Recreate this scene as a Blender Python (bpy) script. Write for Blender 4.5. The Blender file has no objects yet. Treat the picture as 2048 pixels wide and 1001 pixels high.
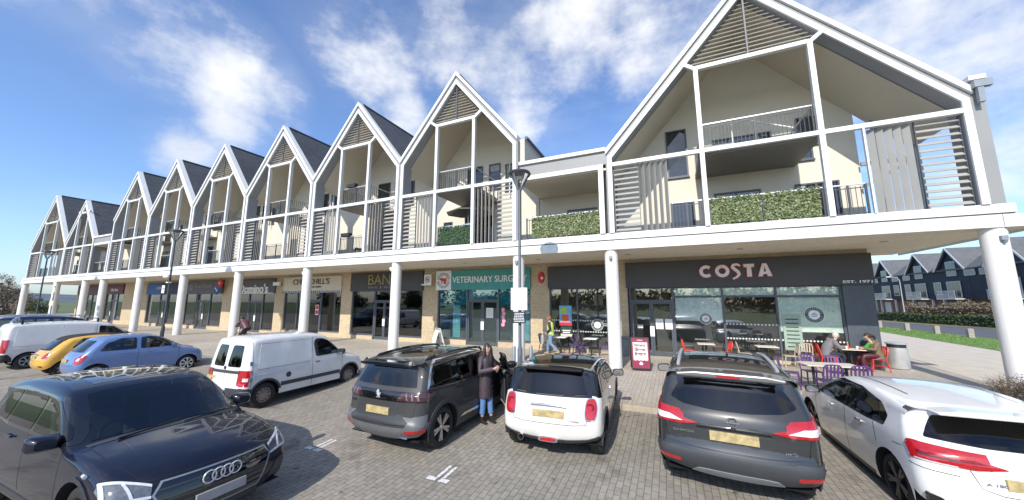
import bpy, bmesh, math, random
from mathutils import Vector, Matrix, geometry
random.seed(7)
S = bpy.context.scene
COL = S.collection
rad = math.radians
V = Vector

# ------------------------------------------------------------------ materials
def nmat(name):
    m = bpy.data.materials.new(name); m.use_nodes = True
    nt = m.node_tree; nt.nodes.clear()
    o = nt.nodes.new('ShaderNodeOutputMaterial')
    p = nt.nodes.new('ShaderNodeBsdfPrincipled')
    nt.links.new(p.outputs[0], o.inputs[0])
    return m, nt, p, o
def N(nt, t, **k):
    n = nt.nodes.new(t)
    for a, b in k.items(): setattr(n, a, b)
    return n
def ramp(nt, fac, stops):
    r = N(nt, 'ShaderNodeValToRGB')
    e = r.color_ramp.elements
    while len(e) > 1: e.remove(e[0])
    e[0].position = stops[0][0]; e[0].color = (*stops[0][1], 1)
    for s, c in stops[1:]:
        q = e.new(s); q.color = (*c, 1)
    nt.links.new(fac, r.inputs[0])
    return r.outputs[0]
def mixc(nt, fac, a, b, mode='MIX'):
    m = N(nt, 'ShaderNodeMix', data_type='RGBA', blend_type=mode)
    if isinstance(fac, (int, float)): m.inputs[0].default_value = fac
    else: nt.links.new(fac, m.inputs[0])
    for i, c in ((6, a), (7, b)):
        if isinstance(c, tuple): m.inputs[i].default_value = (*c, 1)
        else: nt.links.new(c, m.inputs[i])
    return m.outputs[2]
def noise(nt, scale, detail=4, vec=None, rough=.55):
    n = N(nt, 'ShaderNodeTexNoise'); n.inputs['Scale'].default_value = scale
    n.inputs['Detail'].default_value = detail; n.inputs['Roughness'].default_value = rough
    if vec is None: vec = N(nt, 'ShaderNodeTexCoord').outputs['Object']
    nt.links.new(vec, n.inputs['Vector'])
    return n.outputs['Fac']
def plain(name, col, rough=.5, var=.12, metal=0, scale=6, coat=0, spec=.5, bump=0, bscale=60):
    m, nt, p, o = nmat(name)
    f = noise(nt, scale)
    d = tuple(max(0, c*(1-var)) for c in col); l = tuple(min(1, c*(1+var)) for c in col)
    nt.links.new(ramp(nt, f, [(.3, d), (.7, l)]), p.inputs['Base Color'])
    p.inputs['Roughness'].default_value = rough; p.inputs['Metallic'].default_value = metal
    p.inputs['Coat Weight'].default_value = coat; p.inputs['Coat Roughness'].default_value = .03
    p.inputs['Specular IOR Level'].default_value = spec
    if bump:
        b = N(nt, 'ShaderNodeBump'); b.inputs['Strength'].default_value = bump; b.inputs['Distance'].default_value = .01
        nt.links.new(noise(nt, bscale, 3), b.inputs['Height']); nt.links.new(b.outputs[0], p.inputs['Normal'])
    return m
def paint(name, col, metal=.0, rough=.35, dirt=.1, coat=1):
    m, nt, p, o = nmat(name)
    f = noise(nt, 1.7, 6)
    d = tuple(c*(1-dirt)+.02*dirt for c in col)
    bk = N(nt, 'ShaderNodeNewGeometry').outputs['Backfacing']
    dust = mixc(nt, .10 if max(col) > .2 else .012, ramp(nt, f, [(.35, d), (.65, col)]), ramp(nt, noise(nt, 5, 6), [(.45, col), (.75, (.30, .27, .23))]))
    nt.links.new(mixc(nt, bk, dust, (.05, .05, .05)), p.inputs['Base Color'])
    p.inputs['Metallic'].default_value = metal; p.inputs['Roughness'].default_value = rough
    p.inputs['Coat Weight'].default_value = coat; p.inputs['Coat Roughness'].default_value = .04; p.inputs['Specular IOR Level'].default_value = .15
    return m
def emit_free_glass(name, tint=(.75, .8, .8), refl=1.0, opac=0.0, body=(.02, .03, .03)):
    # a flat pane: see-through plus mirror reflection by Fresnel
    m, nt, p, o = nmat(name); nt.nodes.remove(p)
    t = N(nt, 'ShaderNodeBsdfTransparent'); t.inputs[0].default_value = (*tint, 1)
    g = N(nt, 'ShaderNodeBsdfGlossy'); g.inputs[0].default_value = (1, 1, 1, 1); g.inputs['Roughness'].default_value = .01
    fr = N(nt, 'ShaderNodeFresnel'); fr.inputs[0].default_value = 1.6
    mu = N(nt, 'ShaderNodeMath', operation='MULTIPLY'); mu.inputs[1].default_value = refl; mu.use_clamp = True
    nt.links.new(fr.outputs[0], mu.inputs[0])
    x = N(nt, 'ShaderNodeMixShader')
    nt.links.new(mu.outputs[0], x.inputs[0]); nt.links.new(t.outputs[0], x.inputs[1]); nt.links.new(g.outputs[0], x.inputs[2])
    nt.links.new(x.outputs[0], o.inputs[0])
    return m
def brick_mat(name, c1, c2, mortar, sx, sz, vertical=True, ms=.012, bump=.3, rough=.85, off=.5, big=.25, rot=False, stains=False):
    m, nt, p, o = nmat(name)
    tc = N(nt, 'ShaderNodeTexCoord').outputs['Object']
    sep = N(nt, 'ShaderNodeSeparateXYZ'); nt.links.new(tc, sep.inputs[0])
    cmb = N(nt, 'ShaderNodeCombineXYZ')
    if vertical:
        ad = N(nt, 'ShaderNodeMath', operation='ADD'); nt.links.new(sep.outputs[0], ad.inputs[0]); nt.links.new(sep.outputs[1], ad.inputs[1])
        nt.links.new(ad.outputs[0], cmb.inputs[0]); nt.links.new(sep.outputs[2], cmb.inputs[1])
    elif rot:
        nt.links.new(sep.outputs[1], cmb.inputs[0]); nt.links.new(sep.outputs[0], cmb.inputs[1])
    else:
        nt.links.new(sep.outputs[0], cmb.inputs[0]); nt.links.new(sep.outputs[1], cmb.inputs[1])
    b = N(nt, 'ShaderNodeTexBrick'); b.offset = off
    b.inputs['Color1'].default_value = (*c1, 1); b.inputs['Color2'].default_value = (*c2, 1); b.inputs['Mortar'].default_value = (*mortar, 1)
    b.inputs['Scale'].default_value = 1; b.inputs['Brick Width'].default_value = sx; b.inputs['Row Height'].default_value = sz
    b.inputs['Mortar Size'].default_value = ms; b.inputs['Mortar Smooth'].default_value = .2; b.inputs['Bias'].default_value = 0
    nt.links.new(cmb.outputs[0], b.inputs['Vector'])
    f = noise(nt, .35, 6); f2 = noise(nt, 9, 5)
    c = mixc(nt, big*2, b.outputs['Color'], ramp(nt, f, [(.3, (.55, .55, .55)), (.7, (1.0, 1.0, 1.0))]), 'MULTIPLY')
    c = mixc(nt, .6, c, ramp(nt, f2, [(.3, (.72, .72, .72)), (.7, (1.15, 1.13, 1.1))]), 'MULTIPLY')
    if stains:   # oil drips, tyre scuffs and mossy joints
        f3 = noise(nt, 1.1, 3); c = mixc(nt, .75, c, ramp(nt, f3, [(.28, (.45, .44, .43)), (.40, (1, 1, 1))]), 'MULTIPLY')
        f4 = noise(nt, 4.5, 2); c = mixc(nt, .7, c, ramp(nt, f4, [(.24, (.35, .34, .33)), (.31, (1, 1, 1))]), 'MULTIPLY')
        f5 = noise(nt, .16, 4); c = mixc(nt, .5, c, ramp(nt, f5, [(.35, (.85, .88, .80)), (.6, (1.08, 1.02, .95))]), 'MULTIPLY')
    nt.links.new(c, p.inputs['Base Color']); p.inputs['Roughness'].default_value = rough
    p.inputs['Specular IOR Level'].default_value = .25
    bp = N(nt, 'ShaderNodeBump'); bp.inputs['Strength'].default_value = bump; bp.inputs['Distance'].default_value = .01
    mh = N(nt, 'ShaderNodeMath', operation='SUBTRACT'); nt.links.new(noise(nt, 60, 3), mh.inputs[0]); nt.links.new(b.outputs['Fac'], mh.inputs[1])
    nt.links.new(mh.outputs[0], bp.inputs['Height']); nt.links.new(bp.outputs[0], p.inputs['Normal'])
    return m
def leafmat(name, stops, rough=.6):
    m, nt, p, o = nmat(name)
    g = N(nt, 'ShaderNodeNewGeometry').outputs['Random Per Island']
    nt.links.new(ramp(nt, g, stops), p.inputs['Base Color']); p.inputs['Roughness'].default_value = rough
    return m

def streaky(name, col, rough=.45, base=False):   # coated metal with faint rain streaks, and scuffed feet where asked
    m, nt, p, o = nmat(name)
    tc = N(nt, 'ShaderNodeTexCoord').outputs['Object']; v = N(nt, 'ShaderNodeVectorMath', operation='MULTIPLY'); nt.links.new(tc, v.inputs[0]); v.inputs[1].default_value = (9, 9, .45)
    a = ramp(nt, noise(nt, 1, 5, v.outputs[0], .65), [(.30, tuple(c*.80 for c in (col[0], col[1], col[2]*.96))), (.52, col)])
    c = mixc(nt, .55, col, a); c = mixc(nt, .5, c, ramp(nt, noise(nt, .5, 4), [(.3, (.88, .88, .87)), (.7, (1, 1, 1))]), 'MULTIPLY')
    if base:
        sp = N(nt, 'ShaderNodeSeparateXYZ'); nt.links.new(tc, sp.inputs[0]); mr = N(nt, 'ShaderNodeMapRange'); nt.links.new(sp.outputs[2], mr.inputs[0]); mr.inputs[1].default_value = .0; mr.inputs[2].default_value = .5; mr.inputs[3].default_value = .55; mr.inputs[4].default_value = 0
        mu = N(nt, 'ShaderNodeMath', operation='MULTIPLY'); nt.links.new(mr.outputs[0], mu.inputs[0]); nt.links.new(noise(nt, 7, 5), mu.inputs[1]); c = mixc(nt, mu.outputs[0], c, (.30, .26, .21))
    nt.links.new(c, p.inputs['Base Color']); p.inputs['Roughness'].default_value = rough
    return m
M = {}
M['white'] = streaky('white_coated_metal', (.75, .75, .735), .45)
M['whiteband'] = streaky('white_fascia_panel', (.69, .685, .66), .5)
M['greyband'] = plain('grey_cladding', (.27, .27, .265), .5, .06, scale=.7)
M['reveal'] = plain('grey_reveal', (.30, .31, .32), .5, .06, scale=.8)
M['fin'] = plain('grey_fin', (.27, .265, .25), .5, .06, scale=2)
M['louvre'] = plain('taupe_louvre', (.42, .40, .36), .5, .07, scale=2)
M['slat'] = plain('grey_slat', (.37, .365, .345), .45, .06, scale=2)
M['cream'] = plain('cream_render', (.68, .63, .53), .85, .05, scale=.5, bump=.15, bscale=90)
M['ceil'] = plain('cream_soffit', (.66, .59, .47), .8, .05, scale=.4)
M['soffit'] = brick_mat('canopy_soffit', (.76, .70, .58), (.72, .66, .55), (.50, .45, .37), 3.2, .62, vertical=False, ms=.006, bump=.05, big=.1)
M['column'] = streaky('white_column_paint', (.74, .73, .70), .42, base=True)
M['slate'] = brick_mat('slate_roof', (.085, .09, .10), (.11, .115, .125), (.05, .05, .055), .45, .17, vertical=True, ms=.012, bump=.3, rough=.65)
M['brick'] = brick_mat('buff_brick', (.56, .42, .25), (.66, .52, .33), (.58, .51, .40), .225, .075, ms=.010, bump=.25)
M['sill'] = plain('cream_stone', (.62, .54, .41), .8, .1)
M['paving'] = brick_mat('block_paving', (.315, .29, .255), (.385, .355, .31), (.18, .165, .14), .20, .10, vertical=False, rot=True, ms=.006, bump=.5, big=.3, stains=True)
M['pavement'] = brick_mat('pavement_blocks', (.47, .42, .35), (.54, .485, .41), (.33, .29, .24), .22, .11, vertical=False, rot=True, ms=.007, bump=.4, big=.25)
M['path'] = plain('path_asphalt', (.54, .475, .385), .9, .10, scale=2)
M['asphalt'] = plain('road_asphalt', (.10, .105, .115), .85, .15, scale=1.5, bump=.3)
M['kerb'] = plain('kerb_stone', (.40, .35, .27), .85, .15, scale=5, bump=.2)
M['mark'] = plain('road_paint', (.72, .72, .70), .7, .12, scale=12)
_m, _nt, _p, _o = nmat('worn_road_paint'); _nt.links.new(ramp(_nt, noise(_nt, 22, 5), [(.36, (.30, .28, .25)), (.47, (.66, .66, .64)), (.7, (.72, .72, .70))]), _p.inputs['Base Color']); _p.inputs['Roughness'].default_value = .8; M['mark'] = _m
M['frame'] = plain('anthracite_frame', (.075, .088, .105), .4, .08)
M['rail'] = plain('dark_railing', (.06, .065, .07), .4, .08)
M['steel'] = plain('brushed_steel', (.62, .62, .61), .38, .08, metal=.55)
M['galv'] = plain('galvanised_grey', (.27, .29, .31), .45, .08, metal=.3)
M['lampgrey'] = plain('lamp_post_grey', (.12, .135, .15), .42, .08)
M['lampchar'] = plain('lamp_post_charcoal', (.04, .048, .055), .42, .08)
M['badge'] = plain('badge_silver', (.62, .62, .63), .3, .05, metal=.25)
M['lampdark'] = plain('lamp_dark', (.035, .04, .045), .35, .1)
M['glass'] = emit_free_glass('shop_glass', refl=1.8, tint=(.95, .98, .96))
M['glassteal'] = emit_free_glass('teal_shop_glass', refl=2.0, tint=(.70, .90, .92))
M['winglass'] = plain('window_glass', (.022, .026, .03), .03, .2, spec=.9)
M['inner'] = plain('shop_interior', (.30, .27, .24), .8, .25, scale=.7)
M['innerfloor'] = plain('shop_floor', (.40, .34, .27), .6, .2, scale=1)
M['signdark'] = plain('sign_charcoal', (.055, .054, .056), .5, .12, scale=.7)
M['deck'] = plain('balcony_deck', (.14, .135, .13), .7, .1)
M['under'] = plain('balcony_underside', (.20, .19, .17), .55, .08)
M['black'] = plain('matt_black', (.018, .018, .02), .55, .1)
M['wood'] = plain('pale_wood', (.50, .34, .17), .6, .15)
M['paper'] = plain('paper_white', (.78, .78, .76), .7, .04)
M['hedgepanel'] = leafmat('artificial_leaf', [(0, (.03, .055, .015)), (.4, (.10, .14, .045)), (.75, (.22, .25, .11)), (1, (.42, .43, .27))])
M['hedgedark'] = leafmat('artificial_leaf_dark', [(0, (.015, .04, .015)), (.6, (.04, .09, .035)), (1, (.09, .15, .07))])

# ------------------------------------------------------------------ mesh builder
class MB:
    def __init__(s): s.v = []; s.f = []; s.m = []
    def add(s, vs, fs, mi=0):
        b = len(s.v); s.v += [tuple(p) for p in vs]
        for f in fs: s.f.append(tuple(b+i for i in f)); s.m.append(mi)
        return s
    def box(s, x0, x1, y0, y1, z0, z1, mi=0):
        return s.add([(x0,y0,z0),(x1,y0,z0),(x1,y1,z0),(x0,y1,z0),(x0,y0,z1),(x1,y0,z1),(x1,y1,z1),(x0,y1,z1)],
                     [(0,3,2,1),(4,5,6,7),(0,1,5,4),(1,2,6,5),(2,3,7,6),(3,0,4,7)], mi)
    def obox(s, c, sz, R=None, mi=0):
        x, y, z = (a/2 for a in sz); vs = []
        for dz in (-z, z):
            for dx, dy in ((-x,-y),(x,-y),(x,y),(-x,y)):
                p = V((dx,dy,dz)); p = (R @ p if R else p) + V(c); vs.append(p)
        return s.add(vs, [(0,3,2,1),(4,5,6,7),(0,1,5,4),(1,2,6,5),(2,3,7,6),(3,0,4,7)], mi)
    def beam(s, a, b, w, h, up=(0,0,1), mi=0):
        a, b = V(a), V(b); d = (b-a); L = d.length; d.normalize()
        u = V(up); r = d.cross(u)
        if r.length < 1e-4: r = d.cross(V((0,1,0)))
        r.normalize(); u = r.cross(d)
        R = Matrix((r, d, u)).transposed()
        return s.obox((a+b)/2, (w, L, h), R, mi)
    def prism(s, poly, y0, y1, mi=0, plane='xz'):
        n = len(poly); f = {'xz': lambda p, y: (p[0], y, p[1]), 'xy': lambda p, y: (p[0], p[1], y), 'yz': lambda p, y: (y, p[0], p[1])}[plane]
        vs = [f(p, y0) for p in poly]+[f(p, y1) for p in poly]
        tri = geometry.tessellate_polygon([[V((p[0], p[1], 0)) for p in poly]])
        fs = [tuple(t) for t in tri]+[tuple(n+i for i in reversed(t)) for t in tri]+[(i, (i+1) % n, n+(i+1) % n, n+i) for i in range(n)]
        return s.add(vs, fs, mi)
    def tube(s, pts, r, n=8, mi=0, caps=True, closed=False):
        pts = [V(p) for p in pts]; k = len(pts); rs = r if isinstance(r, (list, tuple)) else [r]*k
        vs = []; ref = None
        for i, p in enumerate(pts):
            a = pts[i-1] if (i > 0 or closed) else p; b = pts[(i+1) % k] if (i < k-1 or closed) else p
            d = (b-a).normalized()
            if ref is None:
                ref = V((0,0,1)) if abs(d.z) < .9 else V((1,0,0))
            u = d.cross(ref).normalized(); w = u.cross(d).normalized(); ref = w
            rr = rs[i]; rx, ry = rr if isinstance(rr, tuple) else (rr, rr)
            for j in range(n):
                t = 2*math.pi*j/n; vs.append(p+u*math.cos(t)*rx+w*math.sin(t)*ry)
        fs = []
        for i in range(k if closed else k-1):
            for j in range(n):
                a = i*n; b = ((i+1) % k)*n
                fs.append((a+j, a+(j+1) % n, b+(j+1) % n, b+j))
        if caps and not closed: fs += [tuple(range(n))[::-1], tuple((k-1)*n+j for j in range(n))]
        return s.add(vs, fs, mi)
    def lathe(s, prof, c=(0,0,0), n=20, axis='z', mi=0, caps=True):
        vs = []; c = V(c)
        for r, h in prof:
            for j in range(n):
                t = 2*math.pi*j/n; a, b = r*math.cos(t), r*math.sin(t)
                vs.append(c+V({'z': (a, b, h), 'y': (a, h, b), 'x': (h, a, b)}[axis]))
        fs = []; k = len(prof)
        for i in range(k-1):
            for j in range(n): fs.append((i*n+j, i*n+(j+1) % n, (i+1)*n+(j+1) % n, (i+1)*n+j))
        if caps: fs += [tuple(range(n))[::-1], tuple((k-1)*n+j for j in range(n))]
        return s.add(vs, fs, mi)
    def sphere(s, c, r, n=12, mi=0):
        rx, ry, rz = r if isinstance(r, tuple) else (r, r, r)
        vs = []; k = n//2
        for i in range(1, k):
            p = math.pi*i/k
            for j in range(n):
                t = 2*math.pi*j/n; vs.append((c[0]+rx*math.sin(p)*math.cos(t), c[1]+ry*math.sin(p)*math.sin(t), c[2]+rz*math.cos(p)))
        vs += [(c[0], c[1], c[2]+rz), (c[0], c[1], c[2]-rz)]
        fs = [(i*n+j, (i+1)*n+j, (i+1)*n+(j+1) % n, i*n+(j+1) % n) for i in range(k-2) for j in range(n)]
        t, b = len(vs)-2, len(vs)-1
        fs += [(t, j, (j+1) % n) for j in range(n)]+[(b, (k-2)*n+(j+1) % n, (k-2)*n+j) for j in range(n)]
        return s.add(vs, fs, mi)
    def xf(s, mat, start=0):
        for i in range(start, len(s.v)): s.v[i] = tuple(mat @ V(s.v[i]))
        return s
    def build(s, name, mat, parent=None, smooth=False, org=None, bevel=0, sharp=40, recalc=True):
        me = bpy.data.meshes.new(name)
        vs = s.v
        if org is None and parent is not None and 'W' in parent: org = parent['W']
        if org is not None: vs = [(p[0]-org[0], p[1]-org[1], p[2]-org[2]) for p in vs]
        me.from_pydata(vs, [], s.f)
        for m in (mat if isinstance(mat, (list, tuple)) else [mat]): me.materials.append(m)
        if len(me.materials) > 1: me.polygons.foreach_set('material_index', s.m)
        if recalc:
            bm = bmesh.new(); bm.from_mesh(me); bmesh.ops.recalc_face_normals(bm, faces=bm.faces); bm.to_mesh(me); bm.free()
        if smooth:
            me.polygons.foreach_set('use_smooth', [True]*len(me.polygons)); me.set_sharp_from_angle(angle=rad(sharp))
        me.update()
        o = bpy.data.objects.new(name, me); COL.objects.link(o)
        if parent is not None:
            o.parent = parent
            if 'W' in parent: o['W'] = parent['W']
        if bevel:
            b = o.modifiers.new('Bevel', 'BEVEL'); b.width = bevel; b.segments = 2; b.limit_method = 'ANGLE'
        return o
def tag(o, label=None, cat=None, group=None, kind=None):
    if label: o['label'] = label
    if cat: o['category'] = cat
    if group: o['group'] = group
    if kind: o['kind'] = kind
    return o
def thing(name, label, cat, loc=(0,0,0), rz=0, group=None, world=False):
    o = bpy.data.objects.new(name, None); COL.objects.link(o); o.empty_display_size = .3
    o.location = loc; o.rotation_euler = (0, 0, rad(rz))
    if world: o['W'] = tuple(loc)
    return tag(o, label, cat, group)
def single(mb, name, mat, label, cat, base, group=None, **k):
    o = mb.build(name, mat, org=base, **k); o.location = base
    return tag(o, label, cat, group)
def copytree(o, parent=None):
    c = o.copy(); COL.objects.link(c)
    if parent is not None: c.parent = parent
    for ch in list(o.children): copytree(ch, c)
    return c
def clean(): # drop helper properties
    for o in bpy.data.objects:
        if 'W' in o: del o['W']
def text(name, body, w, h, mat, loc, parent=None, rot=(90,0,0), depth=.02, bold=0.0, shear=0, label=None, W=True, spacing=1):
    cu = bpy.data.curves.new(name, 'FONT'); cu.body = body; cu.extrude = .5; cu.offset = bold; cu.shear = shear; cu.space_character = spacing
    t = bpy.data.objects.new(name+'_tmp', cu); COL.objects.link(t)
    dg = bpy.context.evaluated_depsgraph_get(); me = bpy.data.meshes.new_from_object(t.evaluated_get(dg))
    bpy.data.objects.remove(t)
    xs = [v.co.x for v in me.vertices]; ys = [v.co.y for v in me.vertices]
    x0, x1, y0, y1 = min(xs), max(xs), min(ys), max(ys)
    from mathutils import Euler
    R = Euler([rad(a) for a in rot]).to_matrix()
    org = V(parent['W']) if (parent is not None and W and 'W' in parent) else V((0,0,0))
    for v in me.vertices:
        p = V(((v.co.x-(x0+x1)/2)*w/(x1-x0), (v.co.y-(y0+y1)/2)*h/(y1-y0), v.co.z*2*depth))
        v.co = R @ p + V(loc) - org
    me.materials.clear(); me.materials.append(mat)
    o = bpy.data.objects.new(name, me); COL.objects.link(o)
    if parent is not None:
        o.parent = parent
        if 'W' in parent: o['W'] = parent['W']
    return o
def circle(cx, cy, r, n=20, a0=0, a1=360): return [(cx+r*math.cos(rad(a0+(a1-a0)*i/n)), cy+r*math.sin(rad(a0+(a1-a0)*i/n))) for i in range(n if a1-a0 == 360 else n+1)]
def ringpoly(mb, cx, cz, r0, r1, y0, y1, n=24, mi=0):
    A = circle(cx, cz, r0, n); B = circle(cx, cz, r1, n)
    for i in range(n):
        j = (i+1) % n; mb.prism([A[i], B[i], B[j], A[j]], y0, y1, mi)
def zg(Y): return 0 if Y > 9.35 else -.12-.04*(9.35-max(Y, 4.5))
# ------------------------------------------------------------------ ground
g = MB(); g.add([(-1500,-400,-.42),(1500,-400,-.42),(1500,2500,-.42),(-1500,2500,-.42)], [(0,1,2,3)])
M['field'] = plain('distant_grass', (.10, .13, .045), .9, .3, scale=.02)
tag(g.build('ground', M['field']), kind='structure')
def sheet(name, xs, ys, zf, mat):
    mb = MB(); n = len(xs)
    mb.add([(x, y, zf(x, y)) for y in ys for x in xs], [(j*n+i, j*n+i+1, (j+1)*n+i+1, (j+1)*n+i) for j in range(len(ys)-1) for i in range(n-1)])
    return tag(mb.build(name, mat, smooth=True), kind='structure')
def zcar(x, y):
    z = -.12-.04*(9.35-max(y, 4.5))
    if y > 8.3:   # left of the kerbed stretch the blocks run up flush with the pavement
        t = min(1, max(0, (-7.5-x)/2.5)); z += t*(0-z)*min(1, (y-8.3)/1.0)*.97
    return z-.0
sheet('car_park', [-95,-60,-30,-12,-10,-9,-8,-7.5,-4,0,5,13], [-16,0,4.5,6,7,8.3,8.6,8.9,9.2,9.33], zcar, M['paving'])
p = MB(); p.add([(-110,9.33,0),(14.9,9.33,0),(14.9,26,0),(16.2,40,0),(17.2,52,0),(-110,52,0)], [(0,1,2,3,4,5)])
tag(p.build('pavement', M['pavement']), kind='structure')
p = MB(); p.add([(8.7,15.2,.004),(14.9,10,.004),(14.9,26,.004),(16.2,40,.004),(17.2,52,.004),(10,52,.004),(9.2,21,.004)], [(0,1,2,3,4,5,6)])
tag(p.build('path', M['path']), kind='structure')
k = MB()
for i in range(20):
    x = -7.6+i*.915; k.box(x, x+.905, 9.22, 9.352, -.45, .006)
tag(k.build('kerb', M['kerb'], bevel=.012), kind='structure')
M['grass'] = leafmat('grass_blade', [(0, (.07, .14, .02)), (.5, (.13, .24, .035)), (1, (.22, .32, .07))])
M['turf'] = plain('turf', (.12, .21, .035), .9, .3, scale=3)
ver = [(14.95,10),(14.95,26.1),(15.55,39.2),(16.4,55),(19.8,55),(18.9,44.5),(19.6,34.4),(20.3,20),(20.6,10)]
p = MB(); p.add([(x, y, .012) for x, y in ver], [tuple(range(len(ver)))]); tag(p.build('grass_verge', M['turf']), kind='structure')
gb = MB()
for i in range(9000):
    y = random.uniform(11, 55); x = random.uniform(15, 20.2) if y < 35 else random.uniform(15.6, 19.2)
    h = random.uniform(.03, .08); a = random.random()*6.28; w = .022
    dx, dy = w*math.cos(a), w*math.sin(a)
    gb.add([(x-dx,y-dy,.01),(x+dx,y+dy,.01),(x+random.uniform(-.05,.05),y+random.uniform(-.05,.05),h)], [(0,1,2)])
tag(gb.build('grass', M['grass'], recalc=False), 'short bright grass on the verge beside the road', kind='stuff')
p = MB(); p.add([(20.9,5,-.02),(19.9,34.4,-.02),(19.2,44.5,-.02),(20.0,60,-.02),(22.9,60,-.02),(23.6,54,-.02),(27.2,46,-.02),(30,30,-.02),(30,5,-.02)], [tuple(range(9))])
tag(p.build('road', M['asphalt']), kind='structure')
p = MB(); p.add([(27.3,46,-.01),(23.7,54,-.01),(23,60,-.01),(23,130,-.01),(60,130,-.01),(60,5,-.01),(30.1,5,-.01),(30.1,30,-.01)], [tuple(range(8))])
M['soil'] = plain('dry_verge', (.20, .17, .10), .9, .3, scale=1)
tag(p.build('far_verge', M['soil']), kind='structure')
mk = MB()
for X, Y in ((-3.5,5.02),(-6.35,5.0),(-9.2,5.0)):
    z = zg(Y)+.004
    z1 = zg(Y+.38)+.004
    for dx in (-.075, .035):
        mk.add([(X+dx,Y,z),(X+dx+.055,Y,z),(X+dx+.055,Y+.38,z1),(X+dx,Y+.38,z1)], [(0,1,2,3)])
    for dx in (-.20, .03): mk.add([(X+dx,Y-.12,z),(X+dx+.17,Y-.12,z),(X+dx+.17,Y-.012,z),(X+dx,Y-.012,z)], [(0,1,2,3)])
tag(mk.build('parking_marks', M['mark']), kind='structure')
# hills far left and behind
h = MB(); pts = []
random.seed(3)
for i in range(41):
    a = rad(-88+i*5); R = 1500; pts.append((R*math.sin(a), R*math.cos(a), 6+26*abs(math.sin(i*.9))*(.4+.6*random.random())))
vs = []
for x, y, z in pts: vs += [(x*.8, y*.8, -3), (x, y, z), (x*1.3, y*1.3, -3)]
h.add(vs, [(3*i+j, 3*i+3+j, 3*i+4+j, 3*i+1+j) for i in range(40) for j in (0, 1)])
M['hill'] = plain('hill_woodland', (.09, .11, .13), .95, .35, scale=.02)
tag(h.build('hills', M['hill'], smooth=True), kind='structure')

# ------------------------------------------------------------------ terrace building
CL = lambda n, c, **k: M.setdefault(n, plain(n, c, **k))
YF = 13.75; YW = 17.5; YU = 16.5
ORG = (-30, 15.6, 0)
B = thing('terrace_building', 'long terrace of shops under steep white framed gable balconies with white columns', 'building', ORG, world=True)
COLX = [8.22,-1.97,-5.92,-12.78,-19.6,-26.5,-33.5,-40.4,-47.4,-51.4,-58.6,-68.2]
XL, XR = -68.6, 8.95
# slab: soffit, lower fascia, upper fascia
s = MB(); s.box(XL-.1, XR, 13.73, 20.4, 4.47, 4.76); sl = s.build('canopy', M['soffit'], B)
f = MB(); xs = [XL-.12]+sorted([x+.12 for x in COLX])[1:-1]+[8.3, XR+.35]
for a, b in zip(xs, xs[1:]): f.box(a+.006, b-.006, 13.66, 13.73, 4.45, 4.80)
f.box(XR+.35-.07, XR+.344, 13.735, 20.6, 4.45, 4.80); f.box(XL-.12, XL-.05, 13.735, 20.4, 4.45, 4.80)
f.build('lower_fascia', M['whiteband'], sl, bevel=.008)
f = MB(); f.box(XL+.05, 8.6, 13.70, 13.80, 4.85, 5.10); f.box(8.52, 8.6, 13.80, 20.4, 4.85, 5.10); f.build('upper_fascia', M['white'], sl, bevel=.008)
f = MB(); f.box(XL+.1, 8.5, 13.81, 16.49, 4.80, 5.06); f.box(XL+.02, 8.58, 13.74, 13.79, 4.79, 4.86); f.build('balcony_deck', M['deck'], sl)
for i in range(18):
    x = -63+i*4.1; q = MB(); q.lathe([(.11, 4.455), (.11, 4.468)], (x, 15.6, 0), 14); q.build('downlight', M['galv'], sl)
# columns
for x in COLX:
    c = MB(); Yc = 13.95; c.lathe([(.25, 0.0), (.25, 4.47)], (x, Yc, 0), 32); c.lathe([(.252, 2.95), (.252, 2.958)], (x, Yc, 0), 32)
    co = c.build('column', M['column'], B, smooth=True)
    l = MB(); sx = -.3 if x < -8 else .02; sy = -.05 if x < -8 else -.27
    l.box(x+sx-.07, x+sx+.05, Yc+sy-.07, Yc+sy+.06, 4.1, 4.22); l.lathe([(.03, 4.02), (.055, 4.09)], (x+sx, Yc+sy-.03, 0), 10)
    l.build('spotlight', M['paper'] if x < -8 else M['galv'], co)

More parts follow.
